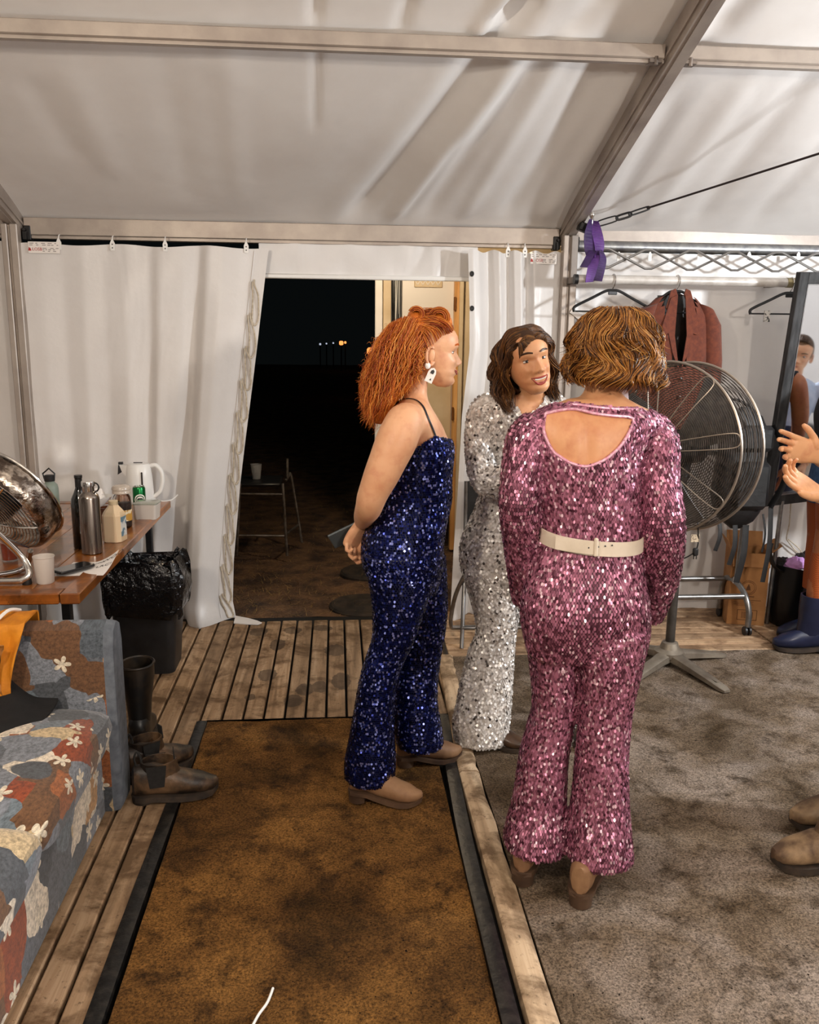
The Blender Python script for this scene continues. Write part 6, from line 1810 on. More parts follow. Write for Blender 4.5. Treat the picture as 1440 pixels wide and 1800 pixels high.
# bob hair: waves follow one shared field so that locks stay together
def bob_hair(seed, N, HB, r0):
    rn = random.Random(seed); S = []
    def fieldw(a, z): return .20*math.sin(z*42+2.0*math.sin(a*2.3)+a*1.7)+.05*math.sin(z*88+a*5.1)
    def lump(a, z): return .007*math.sin(z*60+3*math.sin(a*2.1+1)+a*3.0)+.005*math.sin(z*31-a*4.7)
    for i in range(N):
        th = rn.uniform(-PI, PI); lay = rn.random()**.6
        u = rn.random(); zs_ = .228-.150*u**1.25                 # where the strand starts
        if math.sin(th) > .35 and zs_ < .17: continue
        zend = .012+rn.uniform(-.012, .014)+.04*(1-lay)-.012*math.cos(th)
        zend = min(zend, zs_-.03)
        ph = rn.gauss(0, .35); pts = []; n_ = 18
        for k in range(n_):
            t = k/(n_-1); z = lerp(zs_, zend, t)
            base = .128 if z < .125 else .128*math.sqrt(max(.015, 1-((z-.125)/.108)**2))
            fl = 1.0+.12*ease((.125-z)/.10)
            if z < zend+.028: fl *= 1-.20*((zend+.028-z)/.028)**1.3
            a = th+fieldw(th, z)*(.35+.65*min(1, t*2.5))+.03*ph*math.sin(t*7+ph*9)
            rr = base*fl*(.80+.17*lay)+lump(a, z)*(.3+.7*lay)+.003*math.sin(t*13+ph*20)
            yy_ = -.008+math.sin(a)*rr*1.0
            if yy_ > .078: yy_ = .078
            pts.append(HB @ Vector((math.cos(a)*rr*1.02, yy_, z+.004)))
        S.append((pts, r0*rn.uniform(.6, 1.2)))
    for i in range(160):                                          # loose fly-away ends
        th = rn.uniform(-PI, .3); z = rn.uniform(.04, .2); pts = []
        rr = .132 if z < .125 else .130*math.sqrt(max(.02, 1-((z-.125)/.108)**2))
        cv = rn.uniform(-.5, .5)
        for k in range(8):
            t = k/7; a = th+cv*t; pts.append(HB @ Vector((math.cos(a)*(rr+.020*t*t), -.008+math.sin(a)*(rr+.020*t*t), z-.03*t+.012*t*t)))
        S.append((pts, .0007))
    return S
M_HAIR_P = hair_mat('golden_brown_hair', [hexc('1a0d06'), hexc('3c200d'), hexc('744519'), hexc('a86e30'), hexc('d8a860')], .34)
HB = HM @ Matrix.Translation((.010, -.006, .002))
hb = strands_mesh(bob_hair(3, 3600, HB, .0019))
cap = remesh([MB().ball((0, -.010, .128), (.104, .106, .094), 24, 18), MB().ball((0, -.016, .095), (.112, .098, .062), 24, 14)], .008, 3).xf(HB)
hb.join(drop_faces(cap, lambda c: (HB.inverted() @ Vector(c)).y > .062 and (HB.inverted() @ Vector(c)).z < .17))
hb.build('hair', M_HAIR_P, pk_root, True, True, recalc=False, angle=180)

# ================================================================== RED-HAIRED WOMAN IN BLUE (profile, facing right)
BY = 2.92
rd = thing('person', 'person with long frizzy red hair in blue sequin jumpsuit, seen in profile', 'person', (.10, BY, 0))
torso = densify(rows_px([(1035, 652, 768, .140), (1010, 645, 774, .150), (985, 636, 778, .160), (950, 637, 779, .158), (913, 651, 785, .145), (878, 666, 793, .132), (837, 671, 793, .136), (800, 664, 797, .142), (778, 663, 796, .142), (755, 664, 786, .145)], BY, p=2.3), 3)
legN = densify(rows_px([(975, 637, 768, .085), (1020, 648, 762, .088), (1053, 654, 752, .085), (1103, 656, 736, .080), (1130, 653, 725, .078), (1175, 638, 704, .078), (1220, 628, 694, .085), (1280, 618, 692, .095), (1335, 607, 695, .105), (1362, 606, 693, .108)], 2.84), 3)
legF = densify(rows_px([(975, 680, 783, .085), (1053, 700, 786, .085), (1103, 706, 783, .080), (1162, 692, 773, .078), (1225, 690, 768, .085), (1280, 692, 776, .098), (1305, 697, 779, .104)], 3.01), 3)
suit = remesh([torso, legN, legF], .0065, 3); tree = bvh_of(suit)
# neckline: higher at the front, dipping under the arm
zn_px = [(640, 815), (700, 803), (733, 787), (752, 774), (765, 767), (778, 769), (792, 772), (810, 776)]
def blue_cut(c):
    x, y = pxof(c); return y < interp(zn_px, x)+(6 if c[1] > BY+.05 else 0)
M_BLUEB = mat('navy_stretch_cloth', hexc('0b1030'), hexc('10173f'), 40, .5)
so_ = drop_faces(suit, blue_cut).build('jumpsuit', M_BLUEB, rd, True, True, angle=180)
M_BSEQ = sequin_mat('blue_sequins', hexc('060925'), hexc('131d5c'), hexc('96a2f2'), .20, .8, .11)  # pale share of the sequins is glint painted in as colour
sq = sequins([torso, legN, legF], tree, .0072, .0078, .0042, .19, 2, lambda c: blue_cut((c.x, c.y, c.z)), 1.1)
o = link('sequins', sq, M_BSEQ, so_, False, True); o['kind'] = 'stuff'
# body
upper = densify(rows_px([(860, 674, 790, .120), (800, 668, 790, .132), (775, 667, 788, .140), (752, 668, 781, .152), (732, 676, 770, .165), (716, 690, 760, .150), (706, 702, 755, .110), (698, 708, 753, .070), (688, 712, 752, .052), (670, 716, 754, .050), (645, 718, 757, .050)], BY, grow=-.003), 3)
bust = MB().ball(tuple(at(764, 792, BY-.06)), (.048, .055, .055), 16, 12).ball(tuple(at(764, 792, BY+.06)), (.048, .055, .055), 16, 12)
armN = tube_rings([A_(722, 738, 2.84), A_(712, 742, 2.77), A_(697, 775, 2.745), A_(675, 825, 2.735), A_(655, 870, 2.745), A_(648, 893, 2.78), A_(641, 906, 2.86), A_(637, 918, 2.94)], [.045, .064, .068, .060, .050, .045, .038, .0275], 22)
armF = tube_rings([A_(722, 738, 3.0), A_(715, 745, 3.07), A_(695, 800, 3.09), A_(665, 875, 3.10), A_(655, 900, 3.06), A_(645, 925, 2.99)], [.045, .06, .055, .045, .04, .027], 22)
bodym = remesh([upper, bust, armN, armF, shrink(legN, .02), shrink(legF, .02), shrink(torso, .012)], .0065, 6)
ch_ = at(785, 678, BY)
HMr = Matrix.Translation((at(801, 610, BY).x-.092, BY, ch_.z)) @ Matrix.Rotation(R(-90), 4, 'Z') @ Matrix.Rotation(R(-4), 4, 'X') @ Matrix.Scale(1.02, 4)
hm_r = head_mesh(.5)
bodym.join(MB().join(hm_r).xf(HMr))
wr = A_(636, 920, 2.95)
hnd = hand_mesh(1, (38, 48, 55, 62), 4, (30, 30), .98)
hnd.xf(frame_to(wr, A_(616, 966, 2.97)-wr, Vector((-.55, .75, -.15)))); bodym.join(hnd)
wr2 = A_(645, 925, 2.99)
hnd = hand_mesh(-1, (50, 55, 55, 55), 4, (30, 30), .98); hnd.xf(frame_to(wr2, Vector((-.35, -.1, -.9)), Vector((-.6, -.7, 0)))); bodym.join(hnd)
rbody = bodym.build('body', M_SKIN_B, rd, True, True, angle=180)
M_HAIR_R = hair_mat('copper_red_hair', [hexc('5a2008'), hexc('9a4012'), hexc('c0601c'), hexc('d8842f'), hexc('e8a95a')], .42)
face_parts(hm_r, HMr, rbody, rd.location, M_SKIN_B, M_HAIR_R, M_LIP, .9, 0, .85)
# bodice straps
M_STRAP = mat('black_strap', hexc('0c0d16'), None, rough=.5)
tb3 = bvh_of(bodym)
for pl in ([(767, 771), (761, 755), (755, 741), (749, 727), (743, 714), (732, 704), (716, 701), (702, 706), (690, 716)], [(768, 722), (763, 711), (757, 699)]):
    P = []
    for x, y in pl:
        h_, n_ = hit(tb3, x, y)
        if h_ is not None: P.append(h_+n_*.0018)
    if len(P) > 1: MB().tube(smoothpath(P, 4), [(.0042, .0016)]*(4*(len(P)-1)+1), 6).build('shoulder_strap', M_STRAP, so_, True, True)
# earring: white bead and arched drop
eb = at(752, 643, BY-.085)
e1 = MB().ball((eb.x, eb.y, eb.z), (.0095, .005, .011), 14, 10).build('earring', M_WHITEP, rd, True, True)
Me = Matrix.Translation(at(758, 659, BY-.088)) @ Matrix.Rotation(R(24), 4, 'Y')
MB().prism([(-.013, -.026), (.013, -.026), (.0135, .008), (.009, .020), (0, .025), (-.009, .020), (-.0135, .008)], .005, Me).build('earring_drop', M_WHITEP, e1, False, True)
g = MB(); g.prism([(-.006, .004), (.005, .004), (.006, .014), (0, .019), (-.006, .013)], .001, Me @ Matrix.Translation((0, -.003, 0))); g.prism([(.0, -.018), (.007, -.017), (.004, -.010)], .001, Me @ Matrix.Translation((0, -.003, 0)))
g.build('earring_pattern', M_INK, e1, False, True)
# wrist tattoo band
MB().tube(smoothpath([wr+Vector((-.026, .0, .012)), wr+Vector((-.01, -.028, .014)), wr+Vector((.018, -.022, .016)), wr+Vector((.026, .0, .018))], 4), [(.0075, .0015)]*13, 6, flat=(0, 0, 1)).build('wristband', mat('blue_grey_band', hexc('6f8590'), None, rough=.6), rd, True, True)
wear_boots(rd, [(.035, 2.80, 0, R(-100)), (.225, 3.03, 0, R(-78))], M_TAN, M_TANSOLE, dict(L=.265, W=.046, shaft=.14, sr=(.045, .052), heel=.04, sole=.010, point=.5, toe_h=.048, vs=.78), 'ankle_boot')
# hair: frizzy mass falling behind, rolls on top
rn = random.Random(12); S = []
def H(px, py, dy): return at(px, py, BY+dy)
guides = []
for k in range(30):
    t = rn.random()
starts = [(690, 574), (705, 565), (720, 560), (735, 566), (745, 580), (748, 600), (745, 615)]
ends = [(637, 705), (638, 735), (648, 752), (660, 755), (674, 735), (695, 712), (720, 695), (735, 680)]
for i in range(4200):
    a = rn.random(); dy = rn.gauss(0, .052); dy = max(-.115, min(.115, dy))
    s_ = a*(len(starts)-1); k = min(int(s_), len(starts)-2); f = s_-k
    sx = lerp(starts[k][0], starts[k+1][0], f)+rn.uniform(-8, 8); sy = lerp(starts[k][1], starts[k+1][1], f)+rn.uniform(-6, 8)
    b = min(1, max(0, a*1.0+rn.gauss(0, .13))); e_ = b*(len(ends)-1); k = min(int(e_), len(ends)-2); f = e_-k
    ex = lerp(ends[k][0], ends[k+1][0], f)+rn.uniform(-6, 6); ey = lerp(ends[k][1], ends[k+1][1], f)+rn.uniform(-22, 6)
    bul = interp([(0, -26), (.5, -12), (1, 0)], a)*(1-abs(dy)/.14)
    mx = (sx+ex)/2+bul-4; my = (sy+ey)/2-8
    sdy = max(-.075, min(.075, dy*.75)); 
    p0, p1, p2 = H(sx, sy, sdy), H(mx, my, dy*1.25), H(ex, ey, dy*1.0)
    pts = []; fr = rn.uniform(5, 16); ph = rn.gauss(0, 1.2)+sx*.05; am = rn.uniform(.002, .009)
    L = rn.uniform(.72, 1.0)
    for q in range(17):
        t = q/16*L; p = p0*(1-t)**2+p1*2*t*(1-t)+p2*t*t
        w_ = am*min(1, t*4)
        p = p+Vector((math.sin(ph+fr*t*2.2), math.cos(ph*1.3+fr*t*1.9), .5*math.sin(fr*t*2+ph*2)))*w_
        pts.append(p)
    S.append((pts, rn.uniform(.0007, .0014)))
# swept side from the hairline to the crown and the rolls
for i in range(760):
    dy = rn.uniform(-.088, .088); t0 = rn.random()
    sx, sy = interp([(0, 798), (.4, 776), (.75, 762), (1, 752)], t0), interp([(0, 577), (.4, 586), (.75, 600), (1, 616)], t0)+6*abs(dy)/.08
    arch = 1-(dy/.10)**2
    hh_ = (rn.uniform(.8, 1.05))
    top = (lerp(778, 742, t0), lerp(532, 572, t0)+ (1-arch)*40*(1-t0*.5)); ex, ey = lerp(742, 716, rn.random()), lerp(548, 570, rn.random())+(1-arch)*30
    yo = dy*1.02
    p0, p1, p2 = H(sx, sy, yo*.98), H(lerp(sx, top[0], hh_), lerp(sy, top[1]-12, hh_), yo*1.06), H(ex, ey, yo*.6)
    pts = [p0*(1-t)**2+p1*2*t*(1-t)+p2*t*t for t in [q/12 for q in range(13)]]
    S.append((pts, rn.uniform(.0010, .0018)))
for (cx, cy, r, cdy, n_) in ((772, 556, 17, -.02, 320), (732, 550, 13, -.015, 240)):     # two rolls
    for i in range(n_):
        dy = rn.uniform(-.045, .045); rr = r*rn.uniform(.45, 1.0); ph = rn.uniform(0, .8); pts = []
        for q in range(15):
            a = ph+q/14*rn.uniform(4.4, 5.0)
            pts.append(H(cx-rr*1.15*math.cos(a+.4), cy-rr*1.1*math.sin(a+.4)+2, cdy+dy+.012*q/14))
        S.append((pts, rn.uniform(.0010, .0018)))
for i in range(260):                  # fly-away frizz around the mass
    a = rn.random(); px_, py_ = interp([(0, 690), (.25, 662), (.5, 646), (.75, 638), (1, 650)], a), interp([(0, 572), (.25, 600), (.5, 640), (.75, 690), (1, 748)], a)
    dy = rn.uniform(-.07, .07); p = H(px_+rn.uniform(0, 26), py_+rn.uniform(-6, 6), dy); d_ = Vector((-1, rn.uniform(-.6, .6), rn.uniform(-.9, .3)))*.0045; cv = Vector((rn.uniform(-1, 1), rn.uniform(-1, 1), rn.uniform(-1.5, .3)))*.007
    S.append(([p+d_*k+cv*math.sin(k*.9) for k in range(8)], .0005))
hb = strands_mesh(S)
fill = []
for (px, py, dy, r) in ((712, 600, 0, (.085, .085, .075)), (690, 625, 0, (.075, .080, .085)), (678, 670, 0, (.070, .072, .085)), (668, 708, 0, (.052, .058, .075)), (700, 660, 0, (.06, .07, .07)), (742, 585, 0, (.085, .074, .065)), (768, 568, 0, (.055, .062, .040)), (733, 556, 0, (.032, .045, .028))):
    c = H(px, py, dy); fill.append(MB().ball(tuple(c), r, 18, 12))
fm_ = remesh(fill, .008, 4)
hi = HMr.inverted()
hb.join(drop_faces(fm_, lambda c: (hi @ Vector(c)).y > .055 and (hi @ Vector(c)).z < .178))
hb.build('hair', M_HAIR_R, rd, True, True, recalc=False, angle=180)
# phone behind her back
pp = at(613, 938, 2.98)
ph_ = thing('phone', 'grey phone held behind the back of the woman in blue', 'phone', pp)
MB().box((0, 0, 0), (.072, .009, .14), bev=.003).xf(Matrix.Rotation(R(64), 4, 'Y') @ Matrix.Rotation(R(30), 4, 'Z')).build('body', mat('grey_phone', hexc('5c6366'), None, rough=.3, metal=.5), ph_, False)

# ================================================================== WOMAN IN WHITE (laughing, facing the camera)
WYP = 3.22
wt = thing('person', 'person with wavy brown hair laughing in a white sequin jumpsuit', 'person', (.66, WYP, 0))
torso = densify(rows_px([(1040, 826, 1006, .110), (1005, 813, 1006, .122), (970, 809, 1000, .124), (940, 815, 988, .118), (900, 834, 972, .105), (860, 845, 964, .100, -.02), (815, 848, 968, .108, -.05), (775, 845, 975, .112, -.08), (740, 840, 986, .100, -.11), (718, 846, 988, .082, -.13), (704, 866, 975, .064, -.14), (694, 893, 962, .05, -.15)], WYP), 3)
legN = densify(rows_px([(1000, 813, 915, .09), (1057, 829, 913, .088), (1094, 838, 909, .080), (1118, 837, 905, .076), (1147, 824, 903, .08), (1195, 812, 900, .086), (1239, 803, 897, .096), (1268, 797, 894, .102), (1298, 799, 893, .106)], 3.20), 3)
legF = densify(rows_px([(1000, 902, 1006, .09), (1060, 915, 1008, .086), (1120, 928, 1006, .076), (1200, 938, 1010, .086), (1255, 940, 1017, .1), (1298, 938, 1020, .106)], 3.24), 3)
armN = tube_rings([A_(868, 712, 3.10), A_(850, 722, 3.10), A_(843, 765, 3.10), A_(846, 815, 3.08), A_(856, 845, 3.04), A_(885, 843, 2.97), A_(920, 828, 2.90), A_(945, 815, 2.86)], [.045, .052, .053, .054, .055, .050, .044, .038], 22)
armF = tube_rings([A_(965, 712, 3.10), A_(980, 725, 3.12), A_(990, 790, 3.16), A_(992, 840, 3.16), A_(990, 900, 3.10), A_(985, 940, 3.05)], [.045, .052, .052, .05, .044, .036], 22)
suit = remesh([torso, legN, legF, armN, armF], .0065, 3); tree = bvh_of(suit)
vx, vz = [], []
vpoly = [(lambda v: (v.x, v.z))(at(x, y, 3.02)) for x, y in ((897, 660), (896, 700), (922, 736), (958, 704), (960, 660))]
def white_cut(c): return c[1] < 3.09 and inpoly(c[0], c[2], vpoly) or c[2] > at(930, 696, 3.07).z and at(893, 690, 3.07).x < c[0] < at(962, 690, 3.07).x
M_WHB = mat('silver_stretch_cloth', hexc('c4bdb8'), hexc('ded9d5'), 60, .6)
so_ = drop_faces(suit, white_cut).build('jumpsuit', M_WHB, wt, True, True, angle=180)
M_WSEQ = sequin_mat('white_silver_sequins', hexc('b0a8a2'), hexc('f2eeea'), hexc('4a433f'), .32, .25, .05)
sq = sequins([torso, legN, legF, armN, armF], tree, .0095, .0085, .0056, .42, 3, lambda c: white_cut((c.x, c.y, c.z)), 1.2)
o = link('sequins', sq, M_WSEQ, so_, False, True); o['kind'] = 'stuff'
neck = densify([ringpts(*tuple(at(930, 740, 3.10)), .085, .055), ringpts(*tuple(at(931, 716, 3.09)), .060, .055), ringpts(*tuple(at(933, 702, 3.07)), .047, .05), ringpts(*tuple(at(934, 680, 3.05)), .046, .048), ringpts(*tuple(at(934, 655, 3.04)), .046, .048)], 3)
bodym = remesh([shrink(torso, .007), neck, shrink(legN, .02), shrink(legF, .02), shrink(armN, .014), shrink(armF, .014)], .007, 5)
HMw = Matrix.Translation(at(948, 690, 2.96)) @ Matrix.Rotation(R(180+14), 4, 'Z') @ Matrix.Rotation(R(13), 4, 'Y') @ Matrix.Rotation(R(3), 4, 'X') @ Matrix.Scale(1.04, 4)
HMw = HMw @ Matrix.Translation((0, -.055, -.004))
hm_w = head_mesh(1.0, .9)
bodym.join(MB().join(hm_w).xf(HMw))
hn = hand_mesh(-1, (40, 45, 50, 55), 4, (30, 20)); hn.xf(frame_to(A_(945, 815, 2.86), Vector((.9, -.2, .2)), Vector((0, -.6, .8)))); bodym.join(hn)
hn = hand_mesh(1, (20, 25, 30, 35), 4, (30, 20)); hn.xf(frame_to(A_(985, 940, 3.05), Vector((0, -.3, -1)), Vector((.2, -1, 0)))); bodym.join(hn)
wbody = bodym.build('body', M_SKIN_A, wt, True, True, angle=180)
M_HAIR_W = hair_mat('dark_brown_hair', [hexc('120a06'), hexc('2a180c'), hexc('482b14'), hexc('6f4722'), hexc('a3743e')], .4)
face_parts(hm_w, HMw, wbody, wt.location, M_SKIN_A, M_HAIR_W, M_LIP_D, 1.1, 1.25, .75)
# wavy shoulder-length hair with a parting
rn = random.Random(5); S = []
for i in range(3000):
    side = 1 if rn.random() < .5 else -1
    v = rn.random(); fy_ = lerp(.079, -.105, v)              # front hairline to back of the crown
    z0 = interp([(0, .170), (.12, .198), (.25, .220), (.5, .230), (.75, .207), (1, .15)], v)
    x0 = side*rn.uniform(.0, .010)-.012
    lay = rn.random()
    xm = side*lerp(.072, .092, lay)
    ym = lerp(fy_, -.012 if v < .3 else fy_*.8, .6)-.006+(.020 if v < .18 else 0)
    xe = side*rn.uniform(.066, .100) if v < .7 else side*rn.uniform(.0, .09); ye = lerp(-.005, -.09, min(1, v*1.2))+rn.uniform(-.02, .015)
    ze = rn.uniform(-.045, .02)-.01
    ph = (1.2 if side > 0 else 2.6)+v*7+rn.gauss(0, .35); am = rn.uniform(.007, .013); fr = 17
    pts = []
    ctrl = [Vector((x0, fy_, z0)), Vector((lerp(x0, xm, .50), lerp(fy_, ym, .35)+.004, z0-.004)), Vector((lerp(x0, xm, .9), lerp(fy_, ym, .75), lerp(z0, .14, .5))), Vector((xm, ym, .125)), Vector((xm*1.08, lerp(ym, ye, .5), .075)), Vector((xe*1.10, ye, .03)), Vector((xe, ye+rn.uniform(-.01, .02), ze))]
    for k, p in enumerate(smoothpath(ctrl, 4)):
        t = k/24
        w_ = am*min(1, t*1.8); pts.append(HMw @ (p+Vector((math.cos(ph+fr*t)*w_, math.sin(ph+fr*t)*w_*.8, 0))))
    S.append((pts, rn.uniform(.0009, .0017)))
for i in range(900):                       # front locks swept off the hairline
    side = 1 if rn.random() < .5 else -1; f = rn.random()
    x0 = -.012+side*f*.066; zz = .184-.050*f*f+rn.uniform(-.004, .010); y0 = interp(YF, zz)*math.sqrt(max(.05, 1-(x0/.080)**2))+.003
    ph = 1.0+f*4+rn.gauss(0, .3)
    ctrl = [Vector((x0, y0, zz)), Vector((lerp(x0, side*.05, .5), lerp(y0, .066, .5)+.004, max(zz, .178)+.006)), Vector((side*lerp(.05, .072, f), lerp(.064, .040, f), .172-.016*f)), Vector((side*.082, .024, .138)), Vector((side*.089, .014, .110)), Vector((side*.092, .0, .07)), Vector((side*.094, -.012, .025)), Vector((side*(.085+rn.uniform(-.012, .012)), -.006, rn.uniform(-.03, .01)))]
    pts = []
    for k, p in enumerate(smoothpath(ctrl, 4)):
        t = k/28; w_ = .010*max(0, min(1, (t-.25)*2)); pts.append(HMw @ (p+Vector((math.cos(ph+17*t)*w_*.7, math.sin(ph+17*t)*w_*.6, 0))))
    S.append((pts, rn.uniform(.0010, .0017)))
hb = strands_mesh(S)
cap = remesh([MB().ball((0, -.012, .140), (.083, .096, .090), 22, 16), MB().ball((0, -.055, .08), (.080, .055, .09), 20, 14)], .008, 3)
cap = drop_faces(cap, lambda c: (c[1] > .025 and c[2] < .150) or (c[1] > .058 and c[2] < .170) or (c[1] > -.025 and c[2] < .12)).xf(HMw)
hb.join(cap)
hb.build('hair', M_HAIR_W, wt, True, True, recalc=False, angle=180)
# hoop earring
ep = HMw @ Vector((.078, .0, .068))
MB().tube([ep+Vector((.012*math.sin(a)*.9, .0, -.034+.034*math.cos(a))) for a in [2*PI*k/20 for k in range(20)]], .0016, 6, closed=True).build('hoop_earring', M_CHROME, wt, True, True)
wear_boots(wt, [(.545, 3.27, 0, R(-130)), (.94, 3.30, 0, R(-160))], mat('dark_brown_shoe', hexc('1c1310'), hexc('4a3424'), 12, .35), M_SOLE, dict(L=.265, W=.044, shaft=.10, sr=(.04, .05), heel=.03, sole=.01, point=.6, toe_h=.04), 'shoe')
# ================================================================== OTHER PEOPLE at the right edge
def figure(name, label, loc, rz, armsL, armsR, skinm, topm, legm, opts):
    """standing figure facing local +Y; arms given as local paths"""
    t = thing(name, label, 'person', loc, rz)
    hs = opts.get('h', 1.0)
    lx = opts.get('lx', .095); ly = opts.get('ly', (0, 0))
    Tz = [(.80, .165, .105, 0), (.88, .178, .122, -.005), (.98, .155, .108, 0), (1.06, .138, .10, .005), (1.16, .145, .105, .01), (1.25, .158, .115, .012), (1.33, .165, .105, .005), (1.385, .165, .085, 0), (1.42, .12, .065, -.005), (1.445, .065, .055, -.008)]
    torso = densify([ringpts(0, y, z, rx, ry) for z, rx, ry, y in Tz], 3)
    neck = densify([ringpts(0, -.012, 1.40, .075, .06), ringpts(0, -.006, 1.44, .055, .054), ringpts(0, .006, 1.49, .05, .05), ringpts(0, .012, 1.54, .049, .05)], 3)
    legs = []
    for i, s in enumerate((-1, 1)):
        dy = ly[i]
        legs.append(densify([ringpts(s*lx*.95, -.005, .86, .092, .10), ringpts(s*lx, dy*.2, .72, .082, .088), ringpts(s*lx, .01+dy*.5, .50, .06, .064), ringpts(s*lx, -.005+dy*.8, .33, .056, .062), ringpts(s*lx, -.01+dy, .12, .038, .042), ringpts(s*lx, -.005+dy, .05, .04, .05)], 3))
    aL = tube_rings(armsL[0], armsL[1], 18); aR = tube_rings(armsR[0], armsR[1], 18)
    body = remesh([torso, neck]+legs+[aL, aR], .0075, 5)
    HMx = Matrix.Translation((0, -.062, 1.475)) @ Matrix.Rotation(opts.get('nod', 0), 4, 'X')
    HMx = Matrix.Translation((0, .028, 0)) @ HMx
    hm = head_mesh(.2); body.join(MB().join(hm).xf(HMx))
    for (arm, hand, M_) in opts['hands']:
        body.join(hand.xf(M_))
    bo = body.build('body', skinm, t, angle=180)
    face_parts(hm, HMx, bo, Vector((0, 0, 0)), skinm, opts['hairm'], M_LIP, .2, 0, .15)
    # hair pulled back
    rn = random.Random(opts.get('seed', 1)); S = []
    for i in range(900):
        a = rn.uniform(-1.5, 1.5); z0 = .190+.03*math.cos(a)-.07*(abs(a)/1.5)**2; x0 = .074*math.sin(a)
        y0 = .066*math.cos(a)-.01
        ctrl = [Vector((x0, y0, z0)), Vector((x0*1.08, y0-.06, z0+.030*math.cos(a)+.004)), Vector((x0*.9, -.09, lerp(z0, .15, .4)+.01)), Vector((x0*.4, -.115, .12+rn.uniform(-.03, .03))), Vector((x0*.2+rn.uniform(-.02, .02), -.125, rn.uniform(.0, .09)))]
        S.append(([HMx @ (p+Vector((rn.uniform(-.002, .002),)*3)) for p in smoothpath(ctrl, 4)], rn.uniform(.001, .0018)))
    hb = strands_mesh(S); cap = remesh([MB().ball((0, -.010, .138), (.0795, .095, .0925), 20, 14)], .008, 2)
    hb.join(drop_faces(cap, lambda c: c[1] > .035 and c[2] < .178 or c[2] < .1 and c[1] > -.03).xf(HMx))
    hb.build('hair', opts['hairm'], t, recalc=False, angle=180)
    # clothes
    top = [torso[len(torso)//6:]]
    sl = opts.get('sleeve', .45)
    parts = [opts['top_rings'](torso)] if 'top_rings' in opts else [torso[3:-1]]
    for A in (aL, aR): parts.append(A[:max(3, int(len(A)*sl))])
    grow = [shrink(p, -.009) for p in parts]
    tm = remesh(grow, .008, 3)
    tm.build('top', topm, t, angle=180)
    if 'shorts' in opts:
        z0 = opts['shorts']
        rr = [torso[:int(len(torso)*.45)]]+[[r for r in L if r[0][2] > z0] for L in legs]
        remesh([shrink(p, -.012) for p in rr], .008, 3).build('shorts', legm, t, angle=180)
        MB().tube([(.167*math.cos(a*PI/16), .002+.117*math.sin(a*PI/16), .965) for a in range(32)], [(.006, .016)]*32, 6, closed=True, flat=(1, 0, 0)) 
    else:
        rr = [torso[:int(len(torso)*.45)]]+legs
        remesh([shrink(p, -.013) for p in rr], .008, 3).build('trousers', legm, t, angle=180)
    return t
M_HAIR_D = hair_mat('brown_tied_hair', [hexc('20140d'), hexc('3d2817'), hexc('5d4027'), hexc('7d5a3a')], .4)
M_DENIM = mat('blue_denim', hexc('33507a'), hexc('4a6a96'), 40, .8, bump=.3, bscale=300)
M_NAVYJ = mat('navy_denim', hexc('12172e'), hexc('1c2340'), 40, .8, bump=.3, bscale=300)
M_BLACKT = mat('black_jersey', hexc('131315'), hexc('1d1d20'), 20, .8)
M_WHITET = mat('pale_blue_blouse', hexc('aebbd2'), hexc('c9d2e2'), 16, .7, bump=.3, bscale=30)
M_SKIN_C = skin_mat('skin_tanned', hexc('a8623c'), hexc('bd7548'), hexc('8f4a2e'))
# -- the person whose talking hands reach in from the right
LOC = Vector((1.78, 2.42, 0)); RZ4 = R(90)
Wl = (Matrix.Translation(LOC) @ Matrix.Rotation(RZ4, 4, 'Z')).inverted()
def loc4(x, y, Y_): return Wl @ at(x, y, Y_)
# person faces -X; the right hand is away from the camera (upper hand), the left hand is nearer (lower hand)
wU, wL = at(1436, 800, 2.52), at(1438, 868, 2.30)
hU = hand_mesh(-1, (8, 18, 26, 32), 3, (52, -5), 1.0)
hU_M = Wl @ frame_to(wU, at(1340, 768, 2.50)-wU, Vector((.15, .95, .10)))
hL = hand_mesh(1, (10, 16, 22, 28), 3, (35, 5), 1.0)
hL_M = Wl @ frame_to(wL, at(1340, 812, 2.26)-wL, Vector((-.1, .65, -.72)))
a4 = figure('person', 'person at the right edge gesturing with both hands, in tan boots and jeans', LOC, RZ4,
    ([(-.14, 0, 1.385), (-.185, -.005, 1.36), (-.215, -.02, 1.22), (-.215, .0, 1.12), tuple(lerp(Vector((-.215, .0, 1.12)), Wl @ wL, .5)), tuple(Wl @ wL)], [.04, .05, .046, .040, .036, .026]),
    ([(.14, 0, 1.385), (.185, -.005, 1.36), (.215, -.02, 1.24), (.205, .0, 1.14), tuple(lerp(Vector((.205, .0, 1.14)), Wl @ wU, .5)), tuple(Wl @ wU)], [.04, .05, .046, .040, .036, .026]),
    M_SKIN_A, M_BLACKT, M_NAVYJ, dict(hands=[(0, hU, hU_M), (0, hL, hL_M)], hairm=M_HAIR_D, seed=3, sleeve=.4, lx=.105, ly=(.145, -.02)))
wb_ = Wl @ lerp(wL, Wl.inverted() @ Vector((-.215, .0, 1.12)), .10)
dd = (Wl @ wL-Vector((-.215, 0, 1.12))).normalized()
MB().tube([wb_-dd*.012, wb_+dd*.0, wb_+dd*.014], .0295, 18, caps=False).build('wristband', mat('pale_blue_band', hexc('aebfd6'), None, rough=.5), a4)
wear4 = [(-.11, .145), (.10, -.03)]
M_WORK = mat('muddy_tan_boot', hexc('4f3927'), hexc('a98c69'), 11, .7, lo=.4, hi=.7, bump=.4, bscale=50)
